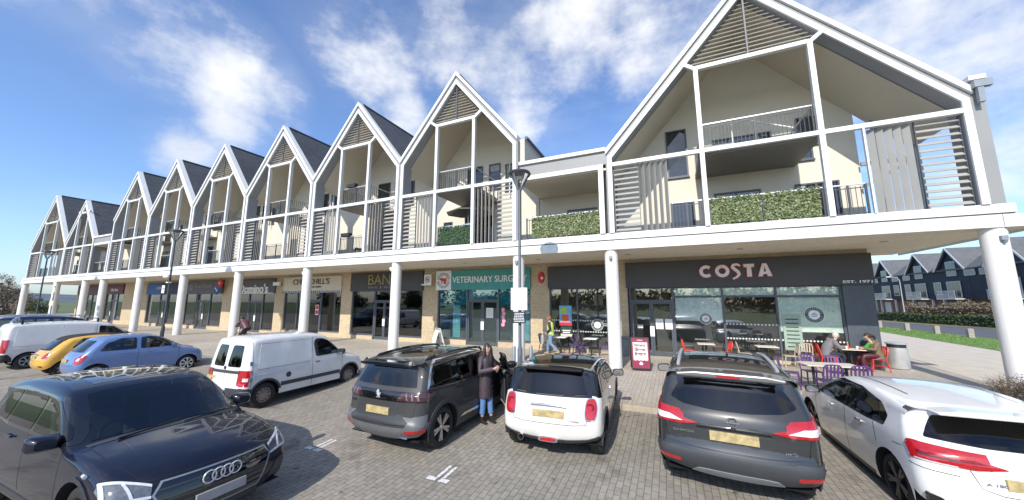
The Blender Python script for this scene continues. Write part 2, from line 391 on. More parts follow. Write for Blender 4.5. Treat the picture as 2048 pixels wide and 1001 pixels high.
def clip_above(xc, hw, za, s, z): # half width of triangle at height z
    return (za-z)/s
def gable(xc, Wd, ze, za, mull, big=False, left_end=False, seed=0):
    rnd = random.Random(seed)
    hw = Wd/2; s = (za-ze)/hw; ct = 1/math.sqrt(1+s*s)
    def zo(d, x): return za-d/ct-s*abs(x)
    def P(x, z): return (xc+x, z)
    def band(d0, d1, x0, x1):   # closed chevron between two offsets, outer half widths x0 (outer) x1 (inner)
        return [P(-x0, zo(d0, x0)), P(0, zo(d0, 0)), P(x0, zo(d0, x0)), P(x1, zo(d1, x1)), P(0, zo(d1, 0)), P(-x1, zo(d1, x1))]
    po = hw-.07; pi_ = hw-.24            # post outer / inner
    d1, d2 = .27, .43
    # inner white frame
    fr = MB()
    zt1 = zo(d1, po); zt2 = zo(d2, pi_)
    fr.prism([P(-po,5.10),P(-po,zt1),P(0,zo(d1,0)),P(po,zt1),P(po,5.10),P(pi_,5.10),P(pi_,zt2),P(0,zo(d2,0)),P(-pi_,zt2),P(-pi_,5.10)], 13.64, 13.705)
    tr = 7.87
    fr.box(xc-pi_, xc+pi_, 13.65, 13.80, tr-.075, tr+.075)
    ztop = 11.36 if not big else 11.12
    mw = .075
    for sg in (-1, 1):
        fr.box(xc+sg*mull-mw, xc+sg*mull+mw, 13.635, 13.81, 5.10, ztop)
        # kinked strut up to the rafter
        x2 = mull+.28; z2 = zo(d2, x2); 
        zk = ztop+.28*.62
        while zo(d2, x2)-(ztop+(x2-mull)*.62) > .02 and x2 < pi_: x2 += .01
        fr.beam((xc+sg*(mull-.02),13.70,ztop-.05),(xc+sg*x2,13.70,ztop+(x2-mull)*.62+.02), .13, .12, up=(0,1,0))
    fr.box(xc-mull, xc+mull, 13.64, 13.80, ztop-.075, ztop+.075)
    fo = fr.build('gable_frame', M['white'], B, bevel=.006)
    # grey reveals behind the face
    rv = MB(); e = .004
    rv.prism([P(-po+e,5.10),P(-po+e,zt1-.01),P(0,zo(d1,0)-.01),P(po-e,zt1-.01),P(po-e,5.10),P(pi_+e,5.10),P(pi_+e,zt2+.006),P(0,zo(d2,0)+.006),P(-pi_-e,zt2+.006),P(-pi_-e,5.10)], 13.708, 14.28)
    rv.build('frame_reveal', M['reveal'], fo)
    # white verge cap and grey infill
    vc = MB(); vc.prism(band(0, .14, hw, hw), 13.60, 13.95); vc.build('verge_cap', M['white'], fo, bevel=.006)
    gi = MB(); gi.prism([P(-hw,zo(.145,hw)),P(0,zo(.145,0)),P(hw,zo(.145,hw)),P(hw,5.10),P(po+.002,5.10),P(po+.002,zt1+.002),P(0,zo(d1,0)+.004),P(-po-.002,zt1+.002),P(-po-.002,5.10),P(-hw,5.10)], 13.69, 13.90)
    gi.build('grey_infill', M['greyband'], fo)
    # louvred triangle
    lv = MB(); z = ztop+.14; step = .155 if not big else .16
    while z < zo(d2, 0)-.12:
        w = (zo(d2, 0)-z)/s-.07
        w = min(w, mull+.05+(z-ztop)*1.4) if z < ztop+.5 else w
        if w > .05: lv.obox((xc, 13.86, z), (2*w, .13, .022), Matrix.Rotation(rad(40), 3, 'X'))
        z += step
    lv.box(xc-.025, xc+.025, 13.76, 13.80, ztop+.076, zo(d2, 0)-.02, 1)
    lv.build('louvre_panel', [M['louvre'], M['frame']], fo)
    # slat and fin screens
    def slats(x0, x1):
        m = MB(); z = 5.22; i = 0
        while z < tr-.1:
            m.obox((xc+(x0+x1)/2, 13.83, z), (x1-x0, .15, .02), Matrix.Rotation(rad(42), 3, 'X')); z += .205
        m.box(xc+x0-.02, xc+x0, 13.80, 13.86, 5.1, tr-.08, 1); m.box(xc+x1, xc+x1+.02, 13.80, 13.86, 5.1, tr-.08, 1)
        m.build('slat_screen', [M['slat'], M['frame']], fo)
    def fins(x0, x1, n, ang):
        m = MB()
        for i in range(n):
            x = x0+(i+.5)*(x1-x0)/n
            m.obox((xc+x, 13.84, (5.12+tr-.1)/2), (.03, .17, tr-.1-5.12), Matrix.Rotation(rad(ang), 3, 'Z'))
        m.build('fin_screen', M['fin'], fo)
    if not big:
        slats(-pi_+.03, -pi_+.80); fins(-pi_+.86, -mull-.10, 6, 62+rnd.uniform(-6, 8))
        fins(mull+.12, pi_-.95, 5, rnd.choice((8, 20, 40))); slats(pi_-.82, pi_-.03)
    else:
        slats(-pi_+.05, -pi_+.95); fins(-pi_+1.02, -pi_+2.02, 5, 35)
        fr2 = MB(); fr2.box(xc+2.68, xc+2.73, 13.66, 13.76, 5.1, tr-.07); fr2.build('screen_post', M['white'], fo)
        fins(2.82, 3.82, 5, 62); slats(3.90, pi_-.05)
    # soffit ceiling under the rafters
    zc = lambda x: zo(.445, x)
    cl = MB(); x = hw
    for sg in (-1, 1):
        q = [(xc, 14.18, zc(0)), (xc+sg*x, 14.18, zc(x)), (xc+sg*x, YU, zc(x)), (xc, YU, zc(0))]
        cl.add(q, [(0,1,2,3)]); 
    cl.build('sloping_ceiling', M['ceil'], fo)
    return zo, s
def roof(xc, hw, ze, za, y1, right_hw=None):
    r = MB(); s = (za-ze)/hw; t = .06
    for sg, w in ((-1, hw), (1, right_hw or hw)):
        a = [(xc,13.92,za-.02),(xc+sg*w,13.92,za-.02-s*w),(xc+sg*w,y1,za-.02-s*w),(xc,y1,za-.02)]
        r.add(a+[(x,y,z-t) for x,y,z in a], [(0,1,2,3),(4,7,6,5),(0,3,7,4),(1,5,6,2),(2,6,7,3),(0,4,5,1)])
    ro = r.build('roof', M['slate'], B)
    q = MB(); q.tube([(xc,13.96,za+.0),(xc,y1,za+.0)], .07, 8); q.build('ridge', M['frame'], ro, smooth=True)
    # rear gable closing
    q = MB(); q.prism([(xc-hw,ze-.15),(xc,za-.12),(xc+hw,ze-.15)], y1-.12, y1-.06); q.build('rear_gable', M['cream'], ro)
    return ro
def railing(x0, x1, y, z, parent, returns=None, panel=False):
    m = MB(); m.beam((x0,y,z+1.02),(x1,y,z+1.02), .05, .04, mi=1); m.beam((x0,y,z+.10),(x1,y,z+.10), .02, .03); m.beam((x0,y,z+.9),(x1,y,z+.9), .02, .025)
    n = max(2, int((x1-x0)/.115))
    for i in range(n+1): x = x0+(x1-x0)*i/n; m.box(x-.007, x+.007, y-.007, y+.007, z+.02, z+.95)
    for x in (x0, (x0+x1)/2, x1): m.box(x-.028, x+.028, y-.02, y+.02, z, z+1.02)
    if returns:
        for x in (x0, x1):
            m.beam((x,y,z+1.02),(x,returns,z+1.02), .04, .05, mi=1); m.beam((x,y,z+.1),(x,returns,z+.1), .02, .03)
            k = int((returns-y)/.13)
            for i in range(1, k): yy = y+(returns-y)*i/k; m.box(x-.007, x+.007, yy-.007, yy+.007, z+.02, z+1.0)
    return m.build('railing', [M['rail'], M['steel']], parent)
def opening(x0, x1, z0, z1, kind, mull=()):
    f = MB(); t = .06; y0, y1 = YU-.05, YU+.05
    f.box(x0, x0+t, y0, y1, z0, z1); f.box(x1-t, x1, y0, y1, z0, z1); f.box(x0+t, x1-t, y0, y1, z1-t, z1); f.box(x0+t, x1-t, y0, y1, z0, z0+t)
    for x in mull: f.box(x-.03, x+.03, y0+.003, y1, z0+t, z1-t)
    o = f.build(kind, M['frame'], B)
    p = MB(); p.box(x0+t, x1-t, YU-.01, YU+.0, z0+t, z1-t); p.build('pane', M['winglass'], o)
    k = random.random()
    if k < .55:   # pale curtain or blind hanging just inside the glass
        q = MB(); w = x1-x0-2*t
        if k < .3: q.box(x0+t+.01, x0+t+w*random.uniform(.15, .3), YU-.0135, YU-.0105, z0+t+.02, z1-t-.01)
        else: q.box(x0+t+.01, x1-t-.01, YU-.0135, YU-.0105, z1-t-(z1-z0)*random.uniform(.15, .5), z1-t-.01)
        q.build('curtain', CL('curtain_cloth', (.34, .33, .31)), o)
    q = MB(); q.box(x0-.03, x1+.03, YU-.09, YU-.002, z0-.05, z0-.003); q.build('sill', M['frame'], o)
    return o
bays = []   # (xc, W, ze, za, mull, big)
for i in range(3, 9):
    a, b = -5.8-6.77*(i-2), -5.8-6.77*(i-3); bays.append(((a+b)/2-.04, 6.77, 9.95, 14.08, 1.08, False))
BIG = (3.10, 10.2, 8.52, 14.28, 1.70, True)
BL = (-53.7, 7.0, 8.60, 12.70, 1.1, False)
AL = (-62.3, 10.2, 8.60, 14.3, 1.70, True)
wall = MB()
for i, (xc, Wd, ze, za, mu, big) in enumerate(bays+[BIG, BL, AL]):
    gable(xc, Wd, ze, za, mu, big, seed=i+1)
    roof(xc, Wd/2, ze, za, 27.0, 3.75 if xc > 0 else None)
    if xc > 0:   # the verge of the big roof oversails the open end bay
        q = MB(); k = (za-ze)/(Wd/2); t0, t1 = 3.752, Wd/2
        q.prism([(xc+t0, za-.02-k*t0), (xc+t1, za-.02-k*t1), (xc+t1, za-.08-k*t1), (xc+t0, za-.08-k*t0)], 13.92, 16.75); q.build('roof_overhang', M['slate'], B)
    hw = Wd/2; s_ = (za-ze)/hw; zz = lambda x: za-.445*math.sqrt(1+s_*s_)-s_*abs(x)+.03
    x1 = hw if xc < 0 else 3.65
    wall.prism([(xc-hw,5.0),(xc+x1,5.0),(xc+x1,zz(x1)),(xc,zz(0)),(xc-hw,zz(hw))], YU, YU+.25)
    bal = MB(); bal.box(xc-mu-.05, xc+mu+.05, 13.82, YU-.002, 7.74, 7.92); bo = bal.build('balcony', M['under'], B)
    railing(xc-mu+.09, xc+mu-.09, 13.9, 7.92, bo, returns=16.3)
    lr = railing(xc-mu+.09, xc+mu-.09, 13.9, 5.08, sl)
    if big:
        railing(xc-hw+2.3, xc-mu-.1, 13.9, 5.08, sl); railing(xc+mu+.1, xc+2.65, 13.9, 5.08, sl)
    random.seed(i*13)
    if xc > 0:
        opening(.28, 1.12, 7.9, 10.1, 'window'); opening(2.0, 3.65, 5.1, 6.98, 'balcony_door', (2.8,)); opening(.30, 1.25, 5.1, 6.75, 'balcony_door')
        opening(4.75, 6.1, 5.1, 7.0, 'balcony_door', (5.4,)); opening(4.95, 5.45, 7.95, 8.5, 'window'); opening(2.1, 4.2, 7.95, 9.35, 'balcony_door', (3.1,)); opening(5.0, 5.8, 8.55, 9.7, 'window')
    elif big:
        opening(xc-2.0, xc+2.0, 5.1, 7.3, 'balcony_door', (xc-.7, xc+.7)); opening(xc-1.2, xc+1.2, 7.95, 10.0, 'balcony_door', (xc,)); 
    else:
        opening(xc-1.05, xc+.75, 5.1, 7.15, 'balcony_door', (xc-.2,)); opening(xc-.95, xc+.05, 7.95, 10.05, 'balcony_door'); opening(xc+.45, xc+1.15, 8.6, 10.05, 'window')
        opening(xc+1.45, xc+2.0, 8.4, 9.9, 'window')
        if i % 2 == 0: opening(xc-2.5, xc-1.9, 5.9, 7.0, 'window')
    # white flue pipe on the wall
    pf = MB(); px = xc+(1.45 if not big else -.35)
    pf.tube([(px+ .3,16.4,8.0),(px+.3,16.4,9.9 if not big else 10.2)] if not big else [(px,15.9,8.0),(px,15.9,9.98),(px+2.0,15.9,9.1)], .035, 8)
    pf.build('white_pipe', M['paper'], bo, smooth=True)
# links: flat recessed bays
for a, b in ((-5.8, -1.95), (-50.2, -46.42)):
    m = MB(); m.box(a+.03, b-.03, 13.60, 13.95, 8.47, 8.62); 
    m.box(a+.24, b-.16, 13.64, 13.72, 7.74, 7.93); m.box(b-.36, b-.16, 13.64, 13.72, 5.10, 7.735)
    lo = m.build('link_frame', M['white'], B, bevel=.006)
    m = MB(); m.box(a+.04, b-.04, 13.70, 13.9, 7.94, 8.465); m.box(a+.04, b-.06, 13.905, 16.4, 8.3, 8.44); m.box(b-.355, b-.165, 13.725, 14.2, 5.1, 7.735); m.build('link_cladding', M['greyband'], lo)
    m = MB(); m.box(a+.03, b-.03, 13.735, YU-.003, 7.70, 7.79); m.build('link_ceiling', M['ceil'], lo)
    wall.box(a, b, YU, YU+.25, 5.0, 8.4)
    m = MB(); m.box(a-.2, b+.2, 16.6, 26.9, 8.2, 8.46); m.build('flat_roof', M['deck'], lo)
    railing(a+.3, b-.4, 13.9, 5.08, sl)
    opening(a+1.45, a+2.9, 5.1, 6.95, 'balcony_door', (a+2.2,))
wall.box(-68.4, -67.4, YU, YU+.25, 5.0, 8.2)
wo = wall.build('recessed_wall', M['cream'], B)
# flank walls of the main body
for q in ((6.45,6.70,16.76,9.6,5.0),(-5.86,-5.62,13.96,9.86,8.47),(-67.4,-67.15,16.76,8.3,5.0),(-46.5,-46.3,13.96,9.86,8.47)):
    m = MB(); m.box(q[0], q[1], q[2], 26.9, q[4], q[3]); m.build('flank_wall', M['cream'], B)
for gx in (-5.54, -46.6): m = MB(); m.tube([(gx,13.98,9.90),(gx,26.8,9.90)], .08, 8); m.build('gutter', M['frame'], B, smooth=True)
# right end: grey return, capping, rainwater hopper, open bracing
m = MB(); m.box(8.205, 8.44, 13.705, 14.3, 5.10, 8.70); m.build('end_cladding', M['greyband'], B)
m = MB(); m.box(8.15, 8.50, 13.60, 14.4, 8.705, 8.84); m.build('end_cap', M['white'], B, bevel=.006)
m = MB(); m.box(8.16, 8.52, 13.46, 13.60, 8.42, 8.62); m.box(8.22, 8.34, 13.48, 13.59, 7.98, 8.42); m.build('rain_hopper', M['galv'], B)
m = MB(); m.beam((7.2,16.3,5.1),(7.2,16.3,10.0), .14, .14); m.beam((6.7,16.3,7.45),(8.2,16.3,7.45), .1, .14); m.beam((6.7,16.3,6.6),(8.1,16.3,7.4), .12, .12); m.beam((8.2,16.3,5.1),(8.2,16.3,8.4), .14, .14)
m.build('brace', M['galv'], B)

# ------------------------------------------------------------------ ground floor
brick = MB(); 
SH = [ # x0, x1, kind
 (-66.0,-59.6,'m0'),(-58.4,-54.0,'m1'),(-48.6,-42.3,'blue'),(-41.45,-35.3,'dental'),(-33.1,-28.2,'dom'),(-27.05,-20.9,'chur'),(-19.9,-13.85,'ban'),(-12.75,-6.75,'vet'),(-5.7,-2.45,'cs'),(-1.80,7.02,'costa')]
edges = [-66.3]
for x0, x1, k_ in SH: edges += [x0, x1]
xs = [-66.35]+[e for e in edges[1:]]
for i in range(0, len(SH)):
    a = -66.4 if i == 0 else SH[i-1][1]; b = SH[i][0]
    if b > a: brick.box(a, b, YW, YW+.35, 0, 4.47)
for x0, x1, k_ in SH:
    if k_ != 'costa': brick.box(x0+.0005, x1-.0005, YW+.002, YW+.33, 4.27, 4.466)
    else: brick.box(x0, 7.0, YW+.002, YW+.33, 4.30, 4.466)
bo_ = brick.build('brick_wall', M['brick'], B)
m = MB(); m.box(6.72, 6.99, YW+.36, 26, 0, 4.47); m.box(-66.4, -66.1, YW+.36, 26, 0, 4.47); m.box(-66.1, 6.7, 25.9, 26.1, 0, 4.47); m.build('rear_wall', M['brick'], B)
def post(f, x, z0, z1, w=.07, y0=None): f.box(x-w/2, x+w/2, (y0 or YW+.06), YW+.20, z0, z1)
def shop(x0, x1, doors, mulls, plinth=.26, top=3.12, trans=2.5, glass='glass', full_trans=False, depth=4.2, bands=()):
    f = MB(); 
    f.box(x0, x1, YW+.055, YW+.205, top, top+.07); f.box(x0, x0+.07, YW+.06, YW+.2, plinth, top); f.box(x1-.07, x1, YW+.06, YW+.2, plinth, top)
    segs = []; cur = x0
    for a, b in doors:
        segs.append((cur, a)); cur = b
        for xx in (a, b): post(f, xx, 0, top, .09)
        f.box(a+.045, b-.045, YW+.06, YW+.2, trans, trans+.09)
    segs.append((cur, x1)); PL = []
    for a, b in segs:
        if b-a < .15: continue
        f.box(a+.05, b-.05, YW+.065, YW+.2, plinth, plinth+.10)
        if full_trans: f.box(a+.05, b-.05, YW+.065, YW+.2, trans+.2, trans+.27)
        pl = MB(); pl.box(a, b, YW-.0, YW+.3, 0, plinth-.004); PL.append(pl)
    for x in mulls: post(f, x, plinth+.1, top)
    so = f.build('shopfront', M['frame'], B)
    for pl in PL: pl.build('brick_plinth', M['brick'], so)
    cuts = sorted(set([x0]+list(mulls)+[c for d in doors for c in d]+[x1]))
    for a, b in zip(cuts, cuts[1:]):
        isd = any(abs(a-d[0]) < .01 and b <= d[1]+.01 for d in doors)
        p = MB()
        if isd: p.box(a+.045, b-.045, YW+.12, YW+.128, trans+.09, top)
        else: p.box(a+.03, b-.03, YW+.12, YW+.128, plinth+.1, top)
        p.build('window_pane', M[glass], so)
    for a, b in doors:
        n = 2 if b-a > 1.4 else 1; w = (b-a-.09)/n
        for j in range(n):
            d0 = a+.045+j*w; d = MB(); t = .09
            d.box(d0+.005, d0+t, YW+.09, YW+.15, .03, trans); d.box(d0+w-t, d0+w-.005, YW+.09, YW+.15, .03, trans)
            d.box(d0+t, d0+w-t, YW+.09, YW+.15, trans-.09, trans-.002); d.box(d0+t, d0+w-t, YW+.09, YW+.15, .03, .2)
            d.box(d0+t, d0+w-t, YW+.118, YW+.126, .2, trans-.09, 1)
            hx = d0+w-t/2 if (j == 0 and n == 2) else d0+t/2
            d.box(hx-.05, hx+.05, YW+.06, YW+.085, .88, 1.34, 2)
            d.build('door', [M['frame'], M[glass], M['paper']], so)
    i = MB(); i.box(x0+.05, x1-.05, YW+depth, YW+depth+.1, 0, 3.4); i.box(x0-.06, x0+.0, YW+.36, YW+depth, 0, 3.4); i.box(x1, x1+.06, YW+.36, YW+depth, 0, 3.4)
    i.box(x0, x1, YW+.34, YW+depth, 3.3, 3.4); i.box(x0, x1, YW+.01, YW+depth, .004, .02, 1)
    i.build('shop_interior', [M['inner'], M['innerfloor']], so)
    return so
def sign(name, label, x0, x1, z0, z1, mat, y=YW, t=.12):
    T = thing(name, label, 'sign', ((x0+x1)/2, y-t, z0), world=True)
    b = MB(); b.box(x0, x1, y-t, y+.05, z0, z1); b.build('panel', mat, T, bevel=.008)
    return T
FY = YW-.125
CL('teal', (.05, .29, .27)); CL('maroon', (.09, .012, .035)); CL('bluesign', (.006, .10, .33)); CL('navysign', (.012, .02, .075)); CL('cream_sign', (.62, .56, .44)); CL('grey_sign', (.085, .08, .09))
CL('gold', (.38, .30, .10), rough=.35, metal=.5); CL('letterwhite', (.80, .80, .80)); CL('red', (.55, .02, .035)); CL('brownletter', (.10, .06, .035)); CL('pinkwhite', (.78, .69, .68)); CL('lettergrey', (.35, .30, .28)); CL('orange', (.65, .10, .03)); CL('green', (.03, .25, .09)); CL('lime', (.35, .55, .04)); CL('sky_poster', (.15, .40, .60)); CL('pink', (.75, .30, .42)); CL('darkgreen', (.015, .05, .035))
# --- coffee shop
cf = shop(-1.80, 6.12, [(-1.72, .16)], [2.12, 4.02], plinth=.14, top=3.06, trans=2.45, full_trans=True)
m = MB(); m.box(6.12, 7.02, YW-.02, YW+.33, 0, 3.10); m.build('grey_pier', M['frame'], B)
T = sign('shop_sign', 'wide charcoal fascia sign of the coffee shop with pink white raised letters', -1.84, 7.05, 3.10, 4.30, M['signdark'])
# letters C O S T A with the sweeping S
def costa_letters(parent, x0, x1, z0, z1, y, mat, back):
    W_ = (x1-x0); h = z1-z0
    def put(fn, dy, mt, nm, grow):
        b = MB(); fn(b, dy, grow); b.build(nm, mt, parent)
    zc = (z0+z1)/2; r = h/2; cx = [x0+.5*h, x0+.5*h+W_*.235, x0+W_*.525, x0+W_*.70, x1-.48*h]
    def letters(b, yy, gr):
        t = .13+gr; ya, yb = yy-.03, yy
        # C
        n = 22; A = [(cx[0]+.02+ (r+gr)*math.cos(rad(48+264*i/n)), zc+(r+gr)*math.sin(rad(48+264*i/n))) for i in range(n+1)]
        I = [(cx[0]+.02+(r-t)*math.cos(rad(40+280*i/n)), zc+(r-t)*math.sin(rad(40+280*i/n))) for i in range(n+1)]
        for i in range(n): b.prism([A[i], A[i+1], I[i+1], I[i]], ya, yb)
        # O
        ringpoly(b, cx[1], zc, r-t, r+gr, ya, yb, 26)
        # S: ribbon that swells in the middle
        pts = [(.30,.36),(.10,.50),(-.16,.46),(-.24,.28),(-.08,.10),(.12,-.08),(.20,-.30),(.02,-.52),(-.26,-.66)]
        P_ = []
        for i in range(len(pts)-1):
            for k in range(4): u = k/4; P_.append((pts[i][0]*(1-u)+pts[i+1][0]*u, pts[i][1]*(1-u)+pts[i+1][1]*u))
        P_.append(pts[-1]); q = len(P_)-1
        L_, R_ = [], []
        for i, p_ in enumerate(P_):
            a = P_[max(0,i-1)]; c = P_[min(q,i+1)]; dx, dz = c[0]-a[0], c[1]-a[1]; l = math.hypot(dx, dz); w = (.10+.10*math.sin(math.pi*i/q))*.5*1.15+gr/h
            L_.append((cx[2]+(p_[0]-dz/l*w)*h, zc+(p_[1]+dx/l*w)*h)); R_.append((cx[2]+(p_[0]+dz/l*w)*h, zc+(p_[1]-dx/l*w)*h))
        for i in range(q): b.prism([L_[i], L_[i+1], R_[i+1], R_[i]], ya, yb)
        # T
        x = cx[3]; b.prism([(x-.36*h-gr,z1+gr),(x+.36*h+gr,z1+gr),(x+.34*h+gr,z1-t),(x-.34*h-gr,z1-t)], ya, yb); b.prism([(x-t/2-.01-gr/2,z1-t),(x+t/2+.01+gr/2,z1-t),(x+t/2+.02+gr/2,z0-gr),(x-t/2-.02-gr/2,z0-gr)], ya, yb)
        # A
        x = cx[4]; q_ = .46*h
        b.prism([(x-t*.55,z1+gr),(x+t*.55,z1+gr),(x+q_+gr,z0-gr),(x+q_-t*1.15,z0-gr),(x+q_-t*1.15-.06*h,z0+.17*h),(x,z1-.22*h),(x-q_+t*1.15+.06*h,z0+.17*h),(x-q_+t*1.15,z0-gr),(x-q_-gr,z0-gr)], ya, yb)
        b.prism([(x-.26*h,z0+.17*h+gr*.5),(x-.2*h,z0+.36*h),(x+.2*h,z0+.36*h),(x+.26*h,z0+.17*h+gr*.5)], ya+.002, yb+.002)
    put(lambda b, y_, g_: letters(b, y_, g_), y-.05, mat, 'lettering', 0)
    put(lambda b, y_, g_: letters(b, y_, g_), y, back, 'letter_halo', .022)
costa_letters(T, 1.27, 3.93, 3.50, 4.03, FY, M['pinkwhite'], M['red'])
text('lettering', 'EST. 1971', .85, .10, M['letterwhite'], (6.55, FY-.005, 3.22), T, bold=.02)
# blinds
def blind(x0, x1, z0, z1, mat, scallop=False, y=YW+.15):
    b = MB(); b.box(x0, x1, y, y+.012, z0, z1)
    if scallop:
        b.box(x0, x1, y-.006, y+.016, z0-.03, z0+.02)
    b.build('roller_blind', mat, cf)
CL('blind_green', (.86, .92, .82)); CL('blind_grey', (.88, .90, .88))
for a, b in ((.25, 2.08), (2.16, 3.98), (4.06, 6.06)): blind(a, b, 2.73, 3.05, M['blind_green'])
blind(.25, 2.08, 1.62, 2.64, M['blind_grey']); blind(4.06, 6.04, 1.30, 2.64, M['blind_green'], True)
def roundel(x, z, r, parent, ring=M['darkgreen'], face=M['letterwhite'], y=YW+.11):
    b = MB(); ringpoly(b, x, z, r*.66, r, y-.006, y, 28, 0); ringpoly(b, x, z, r*.96, r*1.06, y-.005, y+.001, 28, 1); b.prism(circle(x, z, r*.6, 24), y-.006, y, 1)
    # lettering ticks round the ring and a cup mark in the middle
    for i in range(22):
        if i in (0, 11): continue
        a = rad(i*360/22); cx, cz = x+r*.81*math.cos(a), z+r*.81*math.sin(a); b.obox((cx, y-.008, cz), (r*.05, .004, r*.17), Matrix.Rotation(math.pi/2-a, 3, 'Y'), 1)
    for i, w in enumerate((.3, .7, .5)): b.box(x-r*w*.5, x+r*w*.5, y-.009, y-.006, z+r*(.2-.2*i)-.03*r, z+r*(.2-.2*i)+.05*r, 0)
    b.build('window_sticker', [ring, face], parent)
roundel(1.42, 1.72, .23, cf, CL('stickergrey', (.10, .11, .11))); roundel(5.2, 1.95, .30, cf); roundel(-3.28, 1.32, .27, shop(-5.70, -2.45, [], [-4.25], plinth=.16, top=3.08))
cs = [o for o in B.children if o.name.startswith('shopfront')][-1]
def dots(x0, x1, z, n, parent, r=.035, y=YW+.112):
    b = MB()
    for i in range(n): b.prism(circle(x0+(x1-x0)*i/(n-1), z, r, 10), y-.004, y)
    b.build('dot_strip', CL('dotpale', (.62, .66, .58)), parent)
dots(2.2, 3.95, 1.52, 15, cf); dots(2.2, 3.95, .93, 17, cf); dots(4.1, 6.0, .93, 18, cf); dots(-5.6, -2.5, 1.52, 26, cs); dots(-5.6, -2.5, .98, 26, cs)
def poster(x0, x1, z0, z1, mat, label, y=YW+.105, bars=(), name='poster'):
    T_ = thing(name, label, 'poster', ((x0+x1)/2, y, z0), world=True); b = MB(); b.box(x0, x1, y-.006, y, z0, z1); b.build('sheet', mat, T_)
    for j, (a, c, d, e, mt) in enumerate(bars):
        w, h = x1-x0, z1-z0; q = MB(); q.box(x0+a*w, x0+c*w, y-.008-.001*j, y-.0065, z0+d*h, z0+e*h); q.build('print', mt, T_)
    return T_
poster(-.62, -.30, 1.22, 1.68, M['paper'], 'white paper notice on the coffee shop door, left of a pair', y=YW+.085, bars=[(.15,.85,.2+.12*i,.23+.12*i,M['lettergrey']) for i in range(5)])
poster(-.22, .08, 1.22, 1.68, M['paper'], 'white paper notice on the coffee shop door, right of a pair', y=YW+.085, bars=[(.15,.85,.2+.12*i,.23+.12*i,M['lettergrey']) for i in range(5)])
poster(-5.2, -4.55, 1.25, 2.25, M['sky_poster'], 'tall blue and orange picture poster in the small coffee shop window', bars=[(0,1,0,.16,M['red']),(.2,.75,.2,.55,M['orange']),(.1,.6,.6,.9,M['lime'])])
poster(-5.15, -4.55, .72, 1.2, M['darkgreen'], 'dark green menu poster below the blue picture poster', bars=[(.15,.85,.55,.65,M['letterwhite']),(.2,.8,.35,.45,M['letterwhite']),(0,1,0,.25,M['cream_sign'])])
poster(4.15, 4.75, .55, 1.95, CL('menu_panel', (.30, .38, .31)), 'pale green translucent menu panel on the coffee shop window', bars=[(.15,.85,.08+.11*i,.11+.11*i,M['darkgreen']) for i in range(8)])
T = sign('shop_sign', 'blank charcoal fascia panel over the small coffee shop window', -5.74, -2.4, 3.13, 4.26, M['signdark'])
# --- vet
vt = shop(-12.75, -6.75, [(-10.72, -8.68)], [], plinth=.28, top=3.12, trans=2.5, glass='glassteal')
T = sign('shop_sign', 'teal fascia sign with white capital letters and a white square emblem panel', -12.8, -6.72, 3.13, 4.27, M['teal'])
b = MB(); b.box(-12.8, -11.72, YW-.14, YW-.125, 3.13, 4.27); b.build('emblem_panel', M['letterwhite'], T)
text('lettering', 'VETERINARY SURGERY', 4.75, .36, M['letterwhite'], (-9.25, FY-.01, 3.72), T, bold=.008)
def vetlogo(cx, cz, r, y, parent):
    b = MB(); n = 26
    for i in range(n):
        a = 360*i/n
        if i in (0, 13): continue
        b.obox((cx+r*.92*math.cos(rad(a)), y-.004, cz+r*.92*math.sin(rad(a))), (r*.10, .006, r*.2), Matrix.Rotation(math.pi/2-rad(a), 3, 'Y'), 1)
    ringpoly(b, cx, cz, r*.70, r*.76, y-.006, y, 24, 1)
    dog = [(-.55,.05),(-.62,.22),(-.42,.3),(-.3,.42),(-.18,.28),(.3,.25),(.52,.42),(.48,.1),(.4,-.5),(.28,-.5),(.22,-.1),(-.15,-.1),(-.2,-.5),(-.32,-.5),(-.34,.0)]
    b.prism([(cx+p[0]*r, cz+p[1]*r) for p in dog], y-.008, y-.0005, 0); b.prism(circle(cx+.18*r, cz-.28*r, .2*r, 12), y-.010, y-.0006, 0)
    b.build('emblem', [CL('vet_red', (.55, .06, .04)), CL('vet_green', (.05, .14, .12))], parent)
vetlogo(-12.26, 3.70, .46, YW-.141, T)
T = thing('projecting_sign', 'small white square sign with a red animal emblem projecting from the brick', 'sign', (-13.15, YW, 3.4), world=True)
b = MB(); b.box(-13.48, -12.98, YW-.42, YW-.34, 3.42, 4.06); b.build('panel', M['letterwhite'], T, bevel=.01); b = MB(); b.box(-13.72, -13.40, YW-.40, YW-.36, 3.42, 3.5); b.box(-13.72, -13.66, YW-.40, YW, 3.42, 3.52); b.build('bracket', M['letterwhite'], T)
vetlogo(-13.23, 3.76, .2, YW-.421, T)
def vinyl(x0, x1, z0, z1, mat, parent): q = MB(); q.box(x0, x1, YW+.132, YW+.138, z0, z1); q.build('window_film', mat, parent)
CL('film_teal', (.05, .30, .34)); CL('film_pale', (.50, .56, .54))
vinyl(-12.66, -10.8, 2.25, 3.1, M['film_teal'], vt); vinyl(-10.65, -8.75, 2.62, 3.1, M['film_teal'], vt); vinyl(-8.6, -6.84, 2.25, 3.1, M['film_teal'], vt); vinyl(-11.7, -11.2, .4, 2.24, M['film_pale'], vt); vinyl(-7.25, -6.86, .4, 2.24, M['film_pale'], vt)
poster(-9.45, -9.02, 1.55, 2.1, M['paper'], 'white notice taped inside the right vet door', y=YW+.085, bars=[(.1,.9,.15+.1*i,.18+.1*i,M['lettergrey']) for i in range(8)])
T = thing('flower_garland', 'string of pink paper circles hanging in the vet window', 'decoration', (-8.3, YW+.1, 1.2), world=True)
for i in range(5):
    b = MB(); b.prism(circle(-8.42+.05*(i % 2), 2.0-.2*i, .11, 12), YW+.10, YW+.107); b.build('paper_flower', M['pink'], T)
